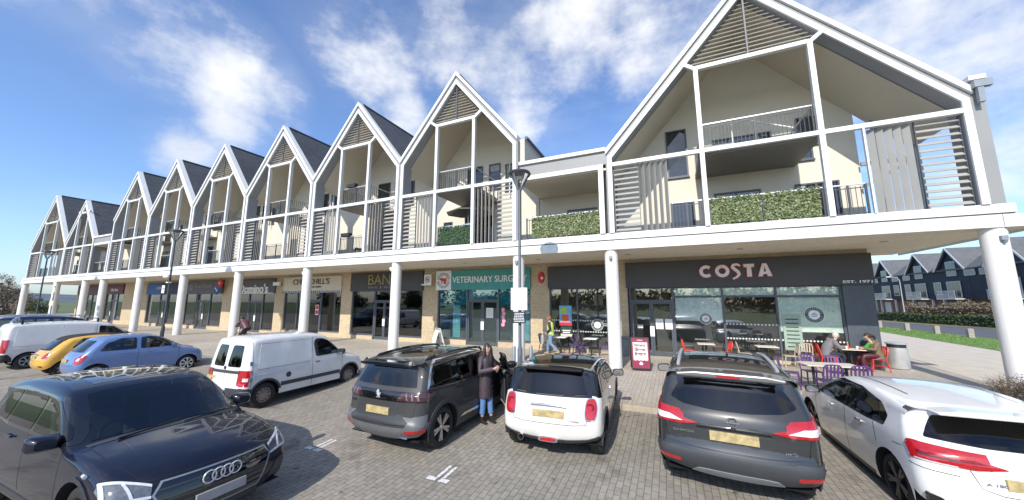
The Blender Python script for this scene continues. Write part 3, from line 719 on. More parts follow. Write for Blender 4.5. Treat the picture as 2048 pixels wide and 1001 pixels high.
# --- salon in the dark unit
bn = shop(-19.9, -13.85, [(-17.85, -16.15)], [], plinth=.24, top=3.12, trans=2.45)
T = sign('shop_sign', 'dark charcoal salon fascia sign with thin gold outline letters', -19.95, -13.8, 3.13, 4.36, M['signdark'])
text('lettering', 'BAN', 1.85, .66, M['gold'], (-17.35, FY-.01, 3.88), T, bold=-.012)
text('lettering', 'HAIR & BEAUTY', 2.6, .13, M['lettergrey'], (-16.95, FY-.01, 3.38), T, spacing=1.6)
# --- sandwich shop
ch = shop(-27.05, -20.9, [(-24.35, -23.0)], [-25.6], plinth=.3, top=3.2, trans=2.5)
T = sign('shop_sign', 'cream fascia sign with brown serif capitals and a striped lower edge', -27.1, -20.86, 3.22, 4.26, M['cream_sign'])
text('lettering', "CHURCHILL'S", 3.9, .42, M['brownletter'], (-24.0, FY-.01, 3.90), T)
text('lettering', 'FISH & CHIPS', 1.5, .12, M['brownletter'], (-23.6, FY-.01, 3.5), T)
b = MB()
for i in range(31): b.prism([(-27.1+i*.2013,3.22),(-27.1+i*.2013+.11,3.22),(-27.1+i*.2013+.11,3.09),(-27.1+i*.2013+.055,3.06),(-27.1+i*.2013,3.09)], YW-.13, YW-.118)
b.build('awning_fringe', M['navysign'], T)
b = MB(); b.box(-27.1, -20.86, YW-.117, YW-.108, 3.08, 3.22); b.build('fringe_back', M['letterwhite'], T)
for x, l in ((-26.2, 'pale wooden window counter on the left of the cream signed shop'), (-21.9, 'pale wooden window counter on the right of the cream signed shop')):
    T = thing('window_counter', l, 'table', (x, YW+.7, .02), world=True); b = MB(); b.box(x-.75, x+.75, YW+.5, YW+.95, 1.22, 1.30); b.build('tabletop', M['wood'], T)
    for dx in (-.65, .65):
        b = MB(); b.box(x+dx-.08, x+dx+.08, YW+.52, YW+.93, .02, 1.218); b.build('leg', M['wood'], T)
vinyl(-25.5, -25.2, .45, 3.1, M['film_pale'], ch); vinyl(-22.7, -22.45, .45, 3.1, M['film_pale'], ch)
poster(-23.55, -23.2, 1.5, 2.2, M['letterwhite'], 'red and white notice on the door of the cream signed shop', y=YW+.08, bars=[(.08,.92,.55,.95,M['red']),(.08,.92,.08,.45,M['red'])])
# --- pizza shop
dm = shop(-33.1, -28.2, [(-31.6, -29.75)], [], plinth=.2, top=3.05, trans=2.4)
T = sign('shop_sign', 'dark grey fascia sign with bold white rounded letters over the pizza shop', -33.15, -28.15, 3.10, 4.22, M['grey_sign'])
text('lettering', "Domino's", 3.75, .72, M['letterwhite'], (-30.75, FY-.02, 3.48), T, bold=.015, depth=.05)
vinyl(-29.5, -29.0, .35, 3.0, M['film_pale'], dm); vinyl(-28.85, -28.55, 1.4, 2.1, M['sky_poster'], dm); vinyl(-32.9, -31.75, 1.9, 2.9, M['navysign'], dm)
b = MB(); b.box(-33.15, -28.15, YW-.15, YW-.122, 3.07, 3.12); b.build('white_strip', M['letterwhite'], T)
T = thing('projecting_sign', 'red and blue domino tile sign standing out beside the dental surgery sign', 'sign', (-35.0, YW, 3.3), world=True)
R45 = Matrix.Rotation(rad(38), 3, 'Y')
for sgn, mt, nd in ((1, M['red'], ((0,0),)), (-1, CL('pizza_blue', (.01, .09, .30)), ((-.14,.0),(.14,.0)))):
    c = V((-35.1, YW-.5, 3.72))+R45 @ V((0, 0, sgn*.33)); b = MB(); b.obox(c, (.64, .10, .64), R45); b.build('tile_half', mt, T, bevel=.03)
    q = MB()
    for dx, dz in nd:
        d = c+R45 @ V((dx, 0, dz)); q.prism(circle(d.x, d.z, .085, 14), YW-.56, YW-.552)
    q.build('pip', M['letterwhite'], T)
b = MB(); b.tube([(-35.1,YW-.5,3.72),(-35.1,YW,3.72)], .03, 6); b.build('bracket', M['frame'], T)
T = thing('projecting_sign', 'slim white box sign on the brick between the pizza shop and the cream signed shop', 'sign', (-27.6, YW, 3.6), world=True)
b = MB(); b.box(-27.95, -27.15, YW-.40, YW-.30, 3.66, 3.92); b.build('panel', M['letterwhite'], T, bevel=.01); b = MB(); b.box(-27.6, -27.54, YW-.30, YW, 3.70, 3.78); b.sphere((-27.6, YW-.34, 3.60), .07, 8); b.build('bracket', M['frame'], T)
# --- dental, blue, maroon units
dn = shop(-41.45, -35.3, [(-39.35, -37.3)], [], plinth=.3, top=3.1, trans=2.45, glass='glassteal')
T = sign('shop_sign', 'dull purple grey fascia sign with thin pale lettering beside the domino tile sign', -41.5, -35.26, 3.12, 4.3, CL('dental_grey', (.10, .09, .105)))
text('lettering', 'Bupa Dental', 2.7, .34, M['lettergrey'], (-38.2, FY-.005, 3.78), T)
vinyl(-41.3, -39.45, 2.3, 3.08, M['film_teal'], dn); vinyl(-39.25, -37.4, 2.56, 3.08, M['film_teal'], dn); vinyl(-37.2, -35.4, 2.3, 3.08, M['film_teal'], dn)
b = MB(); ringpoly(b, -40.3, 3.72, .16, .24, FY-.012, FY-.002, 16); b.build('emblem', CL('palepurple', (.3, .3, .45)), T)
shop(-48.6, -42.3, [(-46.2, -44.6)], [], plinth=.3, top=3.1, trans=2.45)
T = sign('shop_sign', 'bright blue fascia sign that turns navy on its right half', -48.65, -42.26, 3.12, 4.25, M['navysign'])
b = MB(); b.box(-48.65, -45.6, YW-.135, YW-.122, 3.12, 4.25); b.build('blue_half', M['bluesign'], T)
b = MB(); b.box(-46.6, -45.7, YW-.15, YW-.137, 3.62, 3.88); b.build('pale_block', M['lettergrey'], T)
shop(-58.4, -54.0, [(-57.0, -55.6)], [], plinth=.4, top=3.2, trans=2.5, glass='glassteal')
T = sign('shop_sign', 'maroon fascia sign with small white script, nearest of the maroon shops', -58.45, -53.95, 3.25, 4.3, M['maroon'])
text('lettering', 'Dim Sum', 1.7, .32, M['letterwhite'], (-56.0, FY-.005, 3.7), T, shear=.2)
shop(-66.0, -59.6, [(-63.6, -62.2)], [], plinth=.3, top=3.15, trans=2.5)
T = sign('shop_sign', 'maroon fascia sign with orange marks at the far end of the terrace', -66.05, -59.55, 3.2, 4.3, M['maroon'])
b = MB(); b.box(-65.2, -63.2, YW-.135, YW-.122, 3.6, 3.9); b.build('orange_mark', M['orange'], T)
poster(-65.6, -64.3, .8, 2.5, M['orange'], 'orange window poster in the last shop of the terrace', y=YW+.05, bars=[(.2,.8,.35,.65,M['letterwhite'])])
# fire alarm box
T = thing('alarm_box', 'round red alarm box on the brick pier beside the teal sign', 'alarm', (-6.1, YW, 3.4), world=True)
b = MB(); b.lathe([(.30, 0), (.30, -.05), (.26, -.12), (.1, -.14)], (0, 0, 0), 20, 'y'); b.xf(Matrix.Translation((-6.12, YW, 3.72)) @ Matrix.Scale(.62, 4, (1,0,0))); b.build('housing', M['red'], T, smooth=True)
b = MB(); b.box(-6.10, -5.98, YW-.15, YW-.142, 3.62, 3.74); b.build('plate', M['letterwhite'], T)
# ------------------------------------------------------------------ vehicles
M['carglass'] = emit_free_glass('car_glass', (.40, .45, .44), 1.25)
M['darkglass'] = emit_free_glass('privacy_glass', (.10, .11, .115), 1.25)
M['cloth'] = plain('seat_cloth', (.10, .10, .105), .85, .15)
M['tyre'] = plain('tyre_rubber', (.022, .022, .023), .75, .2, scale=9)
M['alloy'] = plain('alloy', (.55, .55, .56), .3, .08, metal=.9)
M['darkalloy'] = plain('dark_alloy', (.06, .06, .065), .35, .1, metal=.6)
M['ruststeel'] = plain('rusty_steel_wheel', (.30, .24, .20), .6, .35, scale=14, metal=.3)
M['trim'] = plain('dark_plastic_trim', (.045, .048, .053), .5, .1, scale=3)
M['gloss'] = plain('gloss_black', (.008, .008, .009), .06, .1, coat=1)
M['chrome'] = plain('chrome', (.75, .75, .76), .12, .03, metal=1)
M['lampred'] = plain('red_lamp_lens', (.40, .010, .014), .12, .12, coat=1, scale=20)
M['lampclear'] = plain('clear_lamp_lens', (.62, .64, .66), .1, .15, coat=1, scale=25)
M['lampdarkred'] = plain('smoked_lamp_lens', (.06, .022, .026), .1, .2, coat=1)
M['lampsmoke'] = plain('smoked_claw', (.20, .16, .17), .1, .2, coat=1)
def platemat(name, col, dk):
    m, nt, p, o = nmat(name); tc = N(nt, 'ShaderNodeTexCoord').outputs['Object']
    nt.links.new(mixc(nt, .55, col, ramp(nt, noise(nt, 13, 2, tc), [(.36, dk), (.62, col)])), p.inputs['Base Color']); p.inputs['Roughness'].default_value = .5
    return m
M['plate'] = platemat('yellow_plate', (.52, .41, .19), (.20, .16, .09))
M['platew'] = plain('white_plate', (.65, .65, .62), .5, .05)
M['lampbowl'] = plain('lamp_reflector', (.12, .13, .15), .12, .25, metal=0, coat=1, scale=30)
M['lampdark2'] = plain('lamp_bowl', (.10, .11, .13), .1, .2, coat=1)
M['well'] = plain('wheel_well', (.008, .008, .008), .9, .1)
def chaikin(p, n=2, closed=False):
    for _ in range(n):
        q = [] if closed else [p[0]]
        k = len(p)
        for i in range(k if closed else k-1):
            a, b = p[i], p[(i+1) % k]
            q.append(tuple(.75*u+.25*v for u, v in zip(a, b))); q.append(tuple(.25*u+.75*v for u, v in zip(a, b)))
        if not closed: q.append(p[-1])
        p = q
    return p
def resample(p, mx):
    q = [p[0]]
    for a, b in zip(p, p[1:]):
        d = math.hypot(b[0]-a[0], b[1]-a[1]); n = max(1, math.ceil(d/mx))
        for i in range(1, n+1): q.append(tuple(u+(v-u)*i/n for u, v in zip(a, b)))
    r = [q[0]]
    for c in q[1:]:
        if math.hypot(c[0]-r[-1][0], c[1]-r[-1][1]) > .012: r.append(c)
    return r
def rp(p, n=2):      # polygon with rounded corners
    p = [tuple(a) for a in p]; r = (.012, .028, .06)[min(n, 2)]; k = len(p); q = []
    for i in range(k):
        a, b, c = p[i-1], p[i], p[(i+1) % k]; la, lc = math.dist(a, b), math.dist(b, c); ra, rc = min(r, la*.42), min(r, lc*.42)
        s_ = tuple(b[j]+(a[j]-b[j])*ra/la for j in (0, 1)); e_ = tuple(b[j]+(c[j]-b[j])*rc/lc for j in (0, 1))
        for t in (0, .33, .67, 1): q.append(tuple((1-t)**2*s_[j]+2*t*(1-t)*b[j]+t*t*e_[j] for j in (0, 1)))
    return q
class Car:
    def __init__(s, name, label, cat, X, Y, z, rz, group, paintm, L, W, H, belt, axles, wr, outline, zb=.24, tum=.32, plan=(.05, .06), arch=1.18, tuck=.05, scale=1.0):
        s.root = thing(name, label, cat, (X, Y, z), rz, group); s.root.scale = (scale,)*3
        s.paint = paintm; s.L, s.W, s.H = L, W/2, H; s.belt, s.axles, s.wr, s.zb, s.tum, s.plan, s.tuck = belt, axles, wr, zb, tum, plan, tuck
        s.arch = wr*arch; s.frames = {}; s.shell(outline)
    def w(s, x, z):
        t = 0
        if z > s.belt: k = 1-.02-(z-s.belt)*s.tum/s.W; 
        else:
            u = (z-s.zb)/(s.belt-s.zb); k = 1-s.tuck*max(0, (.45-u)/.45)**1.6-.02*max(0, (u-.6)/.4)**2
        hl = s.L/2
        if x > s.axles[1]: k -= s.plan[0]*((x-s.axles[1])/(hl-s.axles[1]))**2
        if x < s.axles[0]: k -= s.plan[1]*((s.axles[0]-x)/(hl+s.axles[0]))**2
        return s.W*max(.3, k)
    def shell(s, outline):
        o = resample(chaikin(outline, 2), .085); n = len(o)
        nr = []
        for i in range(n):
            a, b = o[max(0, i-1)], o[min(n-1, i+1)]; dx, dz = b[0]-a[0], b[1]-a[1]; l = math.hypot(dx, dz); nr.append((dz/l, -dx/l))
        for _ in range(2): nr = [tuple(sum(nr[max(0, min(n-1, i+k))][j] for k in (-1, 0, 1))/3 for j in (0, 1)) for i in range(n)]
        P1 = [(o[i][0]+nr[i][0]*(o[i][2]+o[i][3]), o[i][1]+nr[i][1]*(o[i][2]+o[i][3])) for i in range(n)]
        U = [0, .12, .25, .38, .5, .62, .72, .80, .86, .90, .935, .96, .98, .993, 1]
        rows = []; vs = []; fs = []; ms = []
        for i in range(n):
            x, z, c, r = o[i]; y1 = s.w(*P1[i]); row = []
            for u in [-a for a in U[:0:-1]]+U:
                q = max(0, min(1, (abs(u)*y1-(y1-r))/max(r, 1e-4))); d = c*abs(u)**2.5+r*(1-math.sqrt(1-q*q))
                row.append(len(vs)); vs.append((x+nr[i][0]*d, u*y1, z+nr[i][1]*d))
            rows.append(row)
        m = len(rows[0])
        for i in range(n-1):
            for j in range(m-1): fs.append((rows[i][j], rows[i][j+1], rows[i+1][j+1], rows[i+1][j])); ms.append(0)
        # side panels: outline, sill and wheel arches
        bot = []; a_ = s.arch
        def arc(xa):
            a0 = math.asin((s.zb-s.wr)/a_); return [(xa+a_*math.cos(a0+(math.pi-2*a0)*k/16), s.wr+a_*math.sin(a0+(math.pi-2*a0)*k/16)) for k in range(17)]
        hc = math.sqrt(a_**2-(s.zb-s.wr)**2)
        bot += [(min(P1[-1][0], s.axles[1]+hc+.3)-.06, s.zb)] if P1[-1][0] > s.axles[1]+hc+.1 else []
        A1, A0 = arc(s.axles[1]), arc(s.axles[0])
        bot += A1
        k = 9; xa, xb = A1[-1][0], A0[0][0]
        bot += [(xa+(xb-xa)*i/k, s.zb) for i in range(1, k)]
        bot += A0
        if P1[0][0] < s.axles[0]-hc-.1: bot.append((max(P1[0][0], s.axles[0]-hc-.3)+.06, s.zb))
        poly = P1+bot; N_ = len(poly)
        def inside(x, z):
            r = False
            for i in range(N_):
                (x1, z1), (x2, z2) = poly[i], poly[i-1]
                if (z1 > z) != (z2 > z) and x < (x2-x1)*(z-z1)/(z2-z1)+x1: r = not r
            return r
        def dist(x, z):
            return min(math.hypot(x-p[0], z-p[1]) for p in poly)
        pts = list(poly); gx = -s.L/2
        while gx < s.L/2:
            gz = s.zb
            while gz < s.H:
                if inside(gx, gz) and dist(gx, gz) > .045: pts.append((gx+.001*math.sin(gz*99), gz+.001*math.cos(gx*77)))
                gz += .075
            gx += .09
        R = geometry.delaunay_2d_cdt([V(p) for p in pts], [], [list(range(N_))], 1, 1e-5)
        for sg in (1, -1):
            b = len(vs); vs += [(p.x, sg*s.w(p.x, p.y), p.y) for p in R[0]]
            fs += [tuple(b+i for i in (f if sg < 0 else f[::-1])) for f in R[2]]; ms += [0]*len(R[2])
            for A in (A0, A1):
                for p, q in zip(A, A[1:]):
                    b = len(vs); vs += [(p[0], sg*s.w(*p), p[1]), (q[0], sg*s.w(*q), q[1]), (q[0], sg*.3*s.W, q[1]), (p[0], sg*.3*s.W, p[1])]; fs.append((b, b+1, b+2, b+3)); ms.append(1)
        b = len(vs); x0, x1 = o[0][0]+.05, o[-1][0]-.05; zz = s.zb+.03
        vs += [(x0, -s.W*.86, zz), (x1, -s.W*.86, zz), (x1, s.W*.86, zz), (x0, s.W*.86, zz)]; fs.append((b, b+1, b+2, b+3)); ms.append(1)
        me = bpy.data.meshes.new('body'); me.from_pydata(vs, [], fs); me.materials.append(s.paint); me.materials.append(M['well'])
        me.polygons.foreach_set('material_index', ms)
        bm = bmesh.new(); bm.from_mesh(me); bmesh.ops.remove_doubles(bm, verts=bm.verts, dist=.0015); bmesh.ops.recalc_face_normals(bm, faces=bm.faces)
        bm.to_mesh(me); bm.free()
        me.polygons.foreach_set('use_smooth', [True]*len(me.polygons)); me.set_sharp_from_angle(angle=rad(38)); me.update()
        ob = bpy.data.objects.new('body', me); COL.objects.link(ob); ob.parent = s.root; s.body = ob
        # triangles for the panel cutter: only paint faces, averaged normals from the paint faces, turned outwards
        me.calc_loop_triangles(); nv = [V((0,0,0)) for _ in me.vertices]; T = []
        cz = s.H*.5
        for t in me.loop_triangles:
            if me.polygons[t.polygon_index].material_index: continue
            a, b_, c = (me.vertices[i].co for i in t.vertices); nn = (b_-a).cross(c-a)
            if nn.length < 1e-9: continue
            ct = (a+b_+c)/3
            ref = V((ct.x*.35, ct.y, ct.z-cz)); 
            if nn.dot(ref) < 0: nn = -nn
            for i in t.vertices: nv[i] += nn
            T.append((t.vertices[0], t.vertices[1], t.vertices[2], nn.normalized()))
        s.co = [v.co.copy() for v in me.vertices]; s.nv = [v.normalized() if v.length > 0 else V((0,0,1)) for v in nv]; s.T = T
    AX = {'R': (V((0,-1,0)), 0, 2), 'L': (V((0,1,0)), 0, 2), 'B': (V((-1,0,0)), 1, 2), 'F': (V((1,0,0)), 1, 2), 'T': (V((0,0,1)), 0, 1)}
    def panel(s, name, poly, side, mat, off=.006, lim=.12, parent=None, label=None, skirt=True, back=None):
        ax, i0, i1 = s.AX[side]
        tri2 = geometry.tessellate_polygon([[V((p[0], p[1], 0)) for p in poly]])
        P2 = []
        for t in tri2:
            q = [poly[k] for k in t]
            if (q[1][0]-q[0][0])*(q[2][1]-q[0][1])-(q[1][1]-q[0][1])*(q[2][0]-q[0][0]) < 0: q.reverse()
            P2.append((q, min(p[0] for p in q), max(p[0] for p in q), min(p[1] for p in q), max(p[1] for p in q)))
        bx0, bx1, bz0, bz1 = min(p[0] for p in poly), max(p[0] for p in poly), min(p[1] for p in poly), max(p[1] for p in poly)
        mb = MB()
        for a, b, c, nn in s.T:
            if nn.dot(ax) < lim: continue
            A, B_, C_ = s.co[a], s.co[b], s.co[c]
            lo0, hi0 = min(A[i0], B_[i0], C_[i0]), max(A[i0], B_[i0], C_[i0])
            if hi0 < bx0 or lo0 > bx1: continue
            lo1, hi1 = min(A[i1], B_[i1], C_[i1]), max(A[i1], B_[i1], C_[i1])
            if hi1 < bz0 or lo1 > bz1: continue
            for q, x0, x1, z0, z1 in P2:
                if hi0 < x0 or lo0 > x1 or hi1 < z0 or lo1 > z1: continue
                pl = [(A, s.nv[a]), (B_, s.nv[b]), (C_, s.nv[c])]
                for k in range(3):
                    e0, e1 = q[k], q[(k+1) % 3]; ex, ez = e1[0]-e0[0], e1[1]-e0[1]
                    dd = [ex*(p[0][i1]-e0[1])-ez*(p[0][i0]-e0[0]) for p in pl]; out = []
                    for j in range(len(pl)):
                        d0, d1 = dd[j], dd[(j+1) % len(pl)]
                        if d0 >= 0: out.append(pl[j])
                        if (d0 >= 0) != (d1 >= 0):
                            t = d0/(d0-d1); p, r = pl[j], pl[(j+1) % len(pl)]; out.append((p[0].lerp(r[0], t), p[1].lerp(r[1], t)))
                    pl = out
                    if len(pl) < 3: break
                if len(pl) >= 3: mb.add([p[0]+p[1].normalized()*off for p in pl], [tuple(range(len(pl)))])
        if not mb.f: return None
        me = bpy.data.meshes.new(name); me.from_pydata(mb.v, [], mb.f); me.materials.append(mat)
        bm = bmesh.new(); bm.from_mesh(me); bmesh.ops.remove_doubles(bm, verts=bm.verts, dist=.0008); bmesh.ops.dissolve_degenerate(bm, dist=.0004, edges=bm.edges)
        bmesh.ops.recalc_face_normals(bm, faces=bm.faces)
        bm.normal_update()
        sm = sum((f.normal.dot(ax)*f.calc_area() for f in bm.faces))
        if sm < 0: bmesh.ops.reverse_faces(bm, faces=bm.faces)
        if skirt:
            bm.normal_update()
            be = [e for e in bm.edges if e.is_boundary]
            nrm = {v: v.normal.copy() for e in be for v in e.verts}
            r = bmesh.ops.extrude_edge_only(bm, edges=be); nvs = [v for v in r['geom'] if isinstance(v, bmesh.types.BMVert)]
            bm.normal_update()
            src = {}
            for v in nvs:
                for e in v.link_edges:
                    w = e.other_vert(v)
                    if w in nrm and (w.co-v.co).length < 1e-7: src[v] = nrm[w]
            for v, n_ in src.items(): v.co -= n_*(off+.004)
        bm.to_mesh(me); bm.free()
        me.polygons.foreach_set('use_smooth', [True]*len(me.polygons)); me.set_sharp_from_angle(angle=rad(40)); me.update()
        o = bpy.data.objects.new(name, me); COL.objects.link(o); o.parent = parent or s.root
        if label: o['label'] = label
        if name in s.WIN:
            for q in [s.body]+s.frames.get(side, []): s.cut(q, poly, side)
        elif name in ('window_frame', 'greenhouse', 'rear_surround'): s.frames.setdefault(side, []).append(o)
        return o
    def panel_rot(s, name, pts, ang, mat, off=.01, lim=.3, **k):
        # a panel laid on along a direction tipped up from straight ahead; pts are (x, y, z) near the surface
        R = Matrix.Rotation(rad(ang), 3, 'Y'); Ri = R.inverted()
        co, nv, T = s.co, s.nv, s.T
        s.co = [R @ v for v in co]; s.nv = [R @ v for v in nv]; s.T = [(a, b, c, R @ n) for a, b, c, n in T]
        o = s.panel(name, [((R @ V(p)).y, (R @ V(p)).z) for p in pts], 'F', mat, off, lim=lim, **k); s.co, s.nv, s.T = co, nv, T
        if o:
            for v in o.data.vertices: v.co = Ri @ v.co
            o.data.update()
        return o
    WIN = ('side_window', 'door_window', 'quarter_window', 'rear_window', 'windscreen')
    def cut(s, o, poly, side):
        # take a window outline out of a panel, leaving a real hole
        ax, i0, i1 = s.AX[side]; bm = bmesh.new(); bm.from_mesh(o.data); bmesh.ops.triangulate(bm, faces=[f for f in bm.faces if len(f.verts) > 4])
        P2 = []
        for t in geometry.tessellate_polygon([[V((p[0], p[1], 0)) for p in poly]]):
            q = [poly[k] for k in t]
            if (q[1][0]-q[0][0])*(q[2][1]-q[0][1])-(q[1][1]-q[0][1])*(q[2][0]-q[0][0]) < 0: q.reverse()
            P2.append(q)
        b = (min(p[0] for p in poly), max(p[0] for p in poly), min(p[1] for p in poly), max(p[1] for p in poly)); kill = []; new = []
        ok = {'R': lambda c: c.y < 0, 'L': lambda c: c.y > 0, 'B': lambda c: c.x < 0, 'F': lambda c: c.x > 0, 'T': lambda c: c.z > s.belt*.8}[side]
        for f in bm.faces:
            u = [v.co[i0] for v in f.verts]; w = [v.co[i1] for v in f.verts]
            if max(u) < b[0] or min(u) > b[1] or max(w) < b[2] or min(w) > b[3]: continue
            if abs(f.normal.dot(ax)) < .12 or not ok(f.calc_center_median()) or (f.material_index and o is s.body): continue
            rem = [[v.co.copy() for v in f.verts]]; hit = False
            for q in P2:
                nx = []
                for pl in rem:
                    cur = pl; outs = []
                    for k in range(3):
                        e0, e1 = q[k], q[(k+1) % 3]; ex, ez = e1[0]-e0[0], e1[1]-e0[1]
                        dd = [ex*(p[i1]-e0[1])-ez*(p[i0]-e0[0]) for p in cur]; I, O = [], []
                        for j in range(len(cur)):
                            d0, d1 = dd[j], dd[(j+1) % len(cur)]
                            (I if d0 >= 0 else O).append(cur[j])
                            if (d0 >= 0) != (d1 >= 0):
                                p = cur[j].lerp(cur[(j+1) % len(cur)], d0/(d0-d1)); I.append(p); O.append(p)
                        if len(O) >= 3: outs.append(O)
                        cur = I
                        if len(cur) < 3: break
                    if len(cur) >= 3: hit = True; nx += outs
                    else: nx.append(pl)
                rem = nx
            if hit: kill.append(f); new += [(r, f.material_index, f.smooth) for r in rem]
        nf = []
        for r, mi, sm in new:
            try: f = bm.faces.new([bm.verts.new(p) for p in r]); f.material_index = mi; f.smooth = sm
            except ValueError: pass
        bmesh.ops.delete(bm, geom=kill, context='FACES'); bmesh.ops.remove_doubles(bm, verts=bm.verts, dist=.0005); bm.to_mesh(o.data); bm.free(); o.data.update()
    def cabin(s, x0, x1, rows=2, drv=-1):
        # dark floor tub, seats with head restraints, dashboard and steering wheel seen through the glass
        w = s.W*.80; zf = s.belt-.08; m = MB(); m.box(x0, x1, -w, w, s.zb+.06, s.zb+.10); 
        for sg in (-1, 1): m.box(x0, x1, min(sg*w, sg*(w+.03)), max(sg*w, sg*(w+.03)), s.zb+.10, zf)
        m.box(x0, x0+.04, -w, w, s.zb+.10, zf); m.box(x1-.25, x1, -w, w, s.zb+.3, zf+.03)
        m.build('cabin_trim', M['trim'], s.root)
        for r in range(rows):
            sx = x1-.95-r*.85
            for sy in ((-.36, .36) if s.W > .8 else (-.33, .33)):
                m = MB(); m.obox((sx-.05, sy, s.belt-.08), (.13, .44, .62), Matrix.Rotation(rad(-14), 3, 'Y')); m.obox((sx+.22, sy, s.belt-.38), (.48, .46, .14)); m.obox((sx-.14, sy, s.belt+.31), (.09, .25, .17), Matrix.Rotation(rad(-10), 3, 'Y'))
                m.build('seat', M['cloth'], s.root, bevel=.04)
        m = MB(); cx, cy, cz = x1-.48, drv*.36, s.belt-.02; m.tube([(cx-.06*math.sin(a*math.pi/9), cy+.18*math.cos(a*math.pi/9), cz+.17*math.sin(a*math.pi/9)) for a in range(18)], .015, 6, closed=True); m.beam((cx, cy, cz), (x1-.2, cy, cz-.1), .05, .05); m.build('steering_wheel', M['black'], s.root)
    def both(s, name, poly, mat, off=.006, **k): return s.panel(name, poly, 'R', mat, off, **k), s.panel(name, poly, 'L', mat, off, **k)
    def mir(s, name, poly, side, mat, off=.006, **k):
        return s.panel(name, poly, side, mat, off, **k), s.panel(name, [(-p[0], p[1]) for p in poly], side, mat, off, **k)
    def seam(s, pts, side, w=.007, parent=None):
        pl = [];
        for sgn in (1, -1):
            r = []
            for i, p in enumerate(pts):
                a, b = pts[max(0, i-1)], pts[min(len(pts)-1, i+1)]; dx, dz = b[0]-a[0], b[1]-a[1]; l = math.hypot(dx, dz)
                r.append((p[0]-sgn*dz/l*w/2, p[1]+sgn*dx/l*w/2))
            pl += r if sgn == 1 else r[::-1]
        return s.panel('gap_or_shade_line', pl, side, M['gloss'], .0015, parent=parent or s.body, skirt=False)
    def archtrim(s, mat, t=.07, off=.014, zmin=None):
        zb = zmin if zmin is not None else s.zb
        for xa in s.axles:
            a0 = math.asin(max(-.95, min(.95, (zb-s.wr)/s.arch))); n = 14
            A = [(xa+(s.arch-.002)*math.cos(a0+(math.pi-2*a0)*i/n), s.wr+(s.arch-.002)*math.sin(a0+(math.pi-2*a0)*i/n)) for i in range(n+1)]
            b0 = math.asin(max(-.95, min(.95, (zb-s.wr)/(s.arch+t))))
            Bq = [(xa+(s.arch+t)*math.cos(b0+(math.pi-2*b0)*i/n), s.wr+(s.arch+t)*math.sin(b0+(math.pi-2*b0)*i/n)) for i in range(n+1)]
            s.both('arch_trim', A+Bq[::-1], mat, off)
    def wheels(s, spokes=5, rim=None, double=False, tw=.22, rr=.70, style='alloy', inset=.03):
        rim = rim or M['alloy']; r = s.wr
        me_t = me_r = None; roots = []
        for xa in s.axles:
            for sg in (-1, 1):
                yo = sg*(s.w(xa, r)-inset)
                w = bpy.data.objects.new('wheel', None); COL.objects.link(w); w.parent = s.root; w.location = (xa, yo, r); w.rotation_euler = (0, random.random()*.7, 0 if sg < 0 else math.pi); w.empty_display_size = .2
                if me_t is None:
                    m = MB(); h = tw
                    m.lathe([(r*rr, .0), (r*.86, -.006), (r*.95, .006), (r*.99, .03), (r, .06), (r, h-.06), (r*.985, h-.03), (r*.93, h), (r*rr, h)], n=40, axis='y', caps=False)
                    for k in range(0): pass
                    t = m.build('tyre', M['tyre'], w, smooth=True); me_t = t.data
                    m = MB(); R_ = r*rr+.004
                    m.lathe([(R_, .004), (R_*.955, -.004), (R_*.90, .012), (R_*.88, .07), (R_*.2, .075), (.0, .075)], n=40, axis='y', caps=False, mi=1)
                    if style == 'alloy':
                        for k in range(spokes):
                            for dd in ((-.11, .11) if double else (0,)):
                                a = 2*math.pi*k/spokes; b_ = a+dd*1.4
                                p0 = V((math.cos(a+dd*.5)*R_*.14, .012, math.sin(a+dd*.5)*R_*.14)); p1 = V((math.cos(b_)*R_*.94, .004, math.sin(b_)*R_*.94))
                                d = (p1-p0).normalized(); sd = V((-d.z, 0, d.x)); w0, w1 = (.035, .05) if not double else (.018, .022)
                                w0 *= r/.33; w1 *= r/.33
                                q = [p0-sd*w0, p0+sd*w0, p1+sd*w1, p1-sd*w1]; m.add(q+[v+V((0,.045,0)) for v in q], [(0,1,2,3),(7,6,5,4),(0,4,5,1),(1,5,6,2),(2,6,7,3),(3,7,4,0)])
                        m.lathe([(0, -.006), (R_*.14, -.004), (R_*.2, .02), (R_*.2, .07)], n=18, axis='y', caps=False)
                    elif style == 'cover':   # wheel cover with cut-outs
                        m.lathe([(R_*.95, -.002), (R_*.82, -.014)], n=36, axis='y', caps=False)
                        for k in range(spokes):
                            a = 2*math.pi*k/spokes; q = []
                            for rr_, hw_ in ((.18, .30), (.5, .2), (.86, .22)):
                                for sg_ in (-1, 1): q.append(V((R_*rr_*math.cos(a+sg_*hw_), -.012-.02*(1-rr_), R_*rr_*math.sin(a+sg_*hw_))))
                            m.add(q, [(0,1,3,2),(2,3,5,4)])
                        m.lathe([(0, -.035), (R_*.2, -.03), (R_*.22, -.012)], n=18, axis='y', caps=False)
                    else:                    # pressed steel
                        m.lathe([(R_*.9, .01), (R_*.78, .035), (R_*.60, .015), (R_*.45, .03), (R_*.30, .0), (R_*.2, -.004), (0, -.004)], n=36, axis='y', caps=False)
                        for k in range(10):
                            a = 2*math.pi*k/10; m.lathe([(.0, .008), (.022, .008)], (R_*.69*math.cos(a), .012, R_*.69*math.sin(a)), 8, 'y', 1, caps=False)
                    rr_o = m.build('rim', [rim, M['well'] if style != 'steel' else M['well']], w, smooth=True, sharp=30); me_r = rr_o.data
                else:
                    for nm, me in (('tyre', me_t), ('rim', me_r)):
                        o = bpy.data.objects.new(nm, me); COL.objects.link(o); o.parent = w
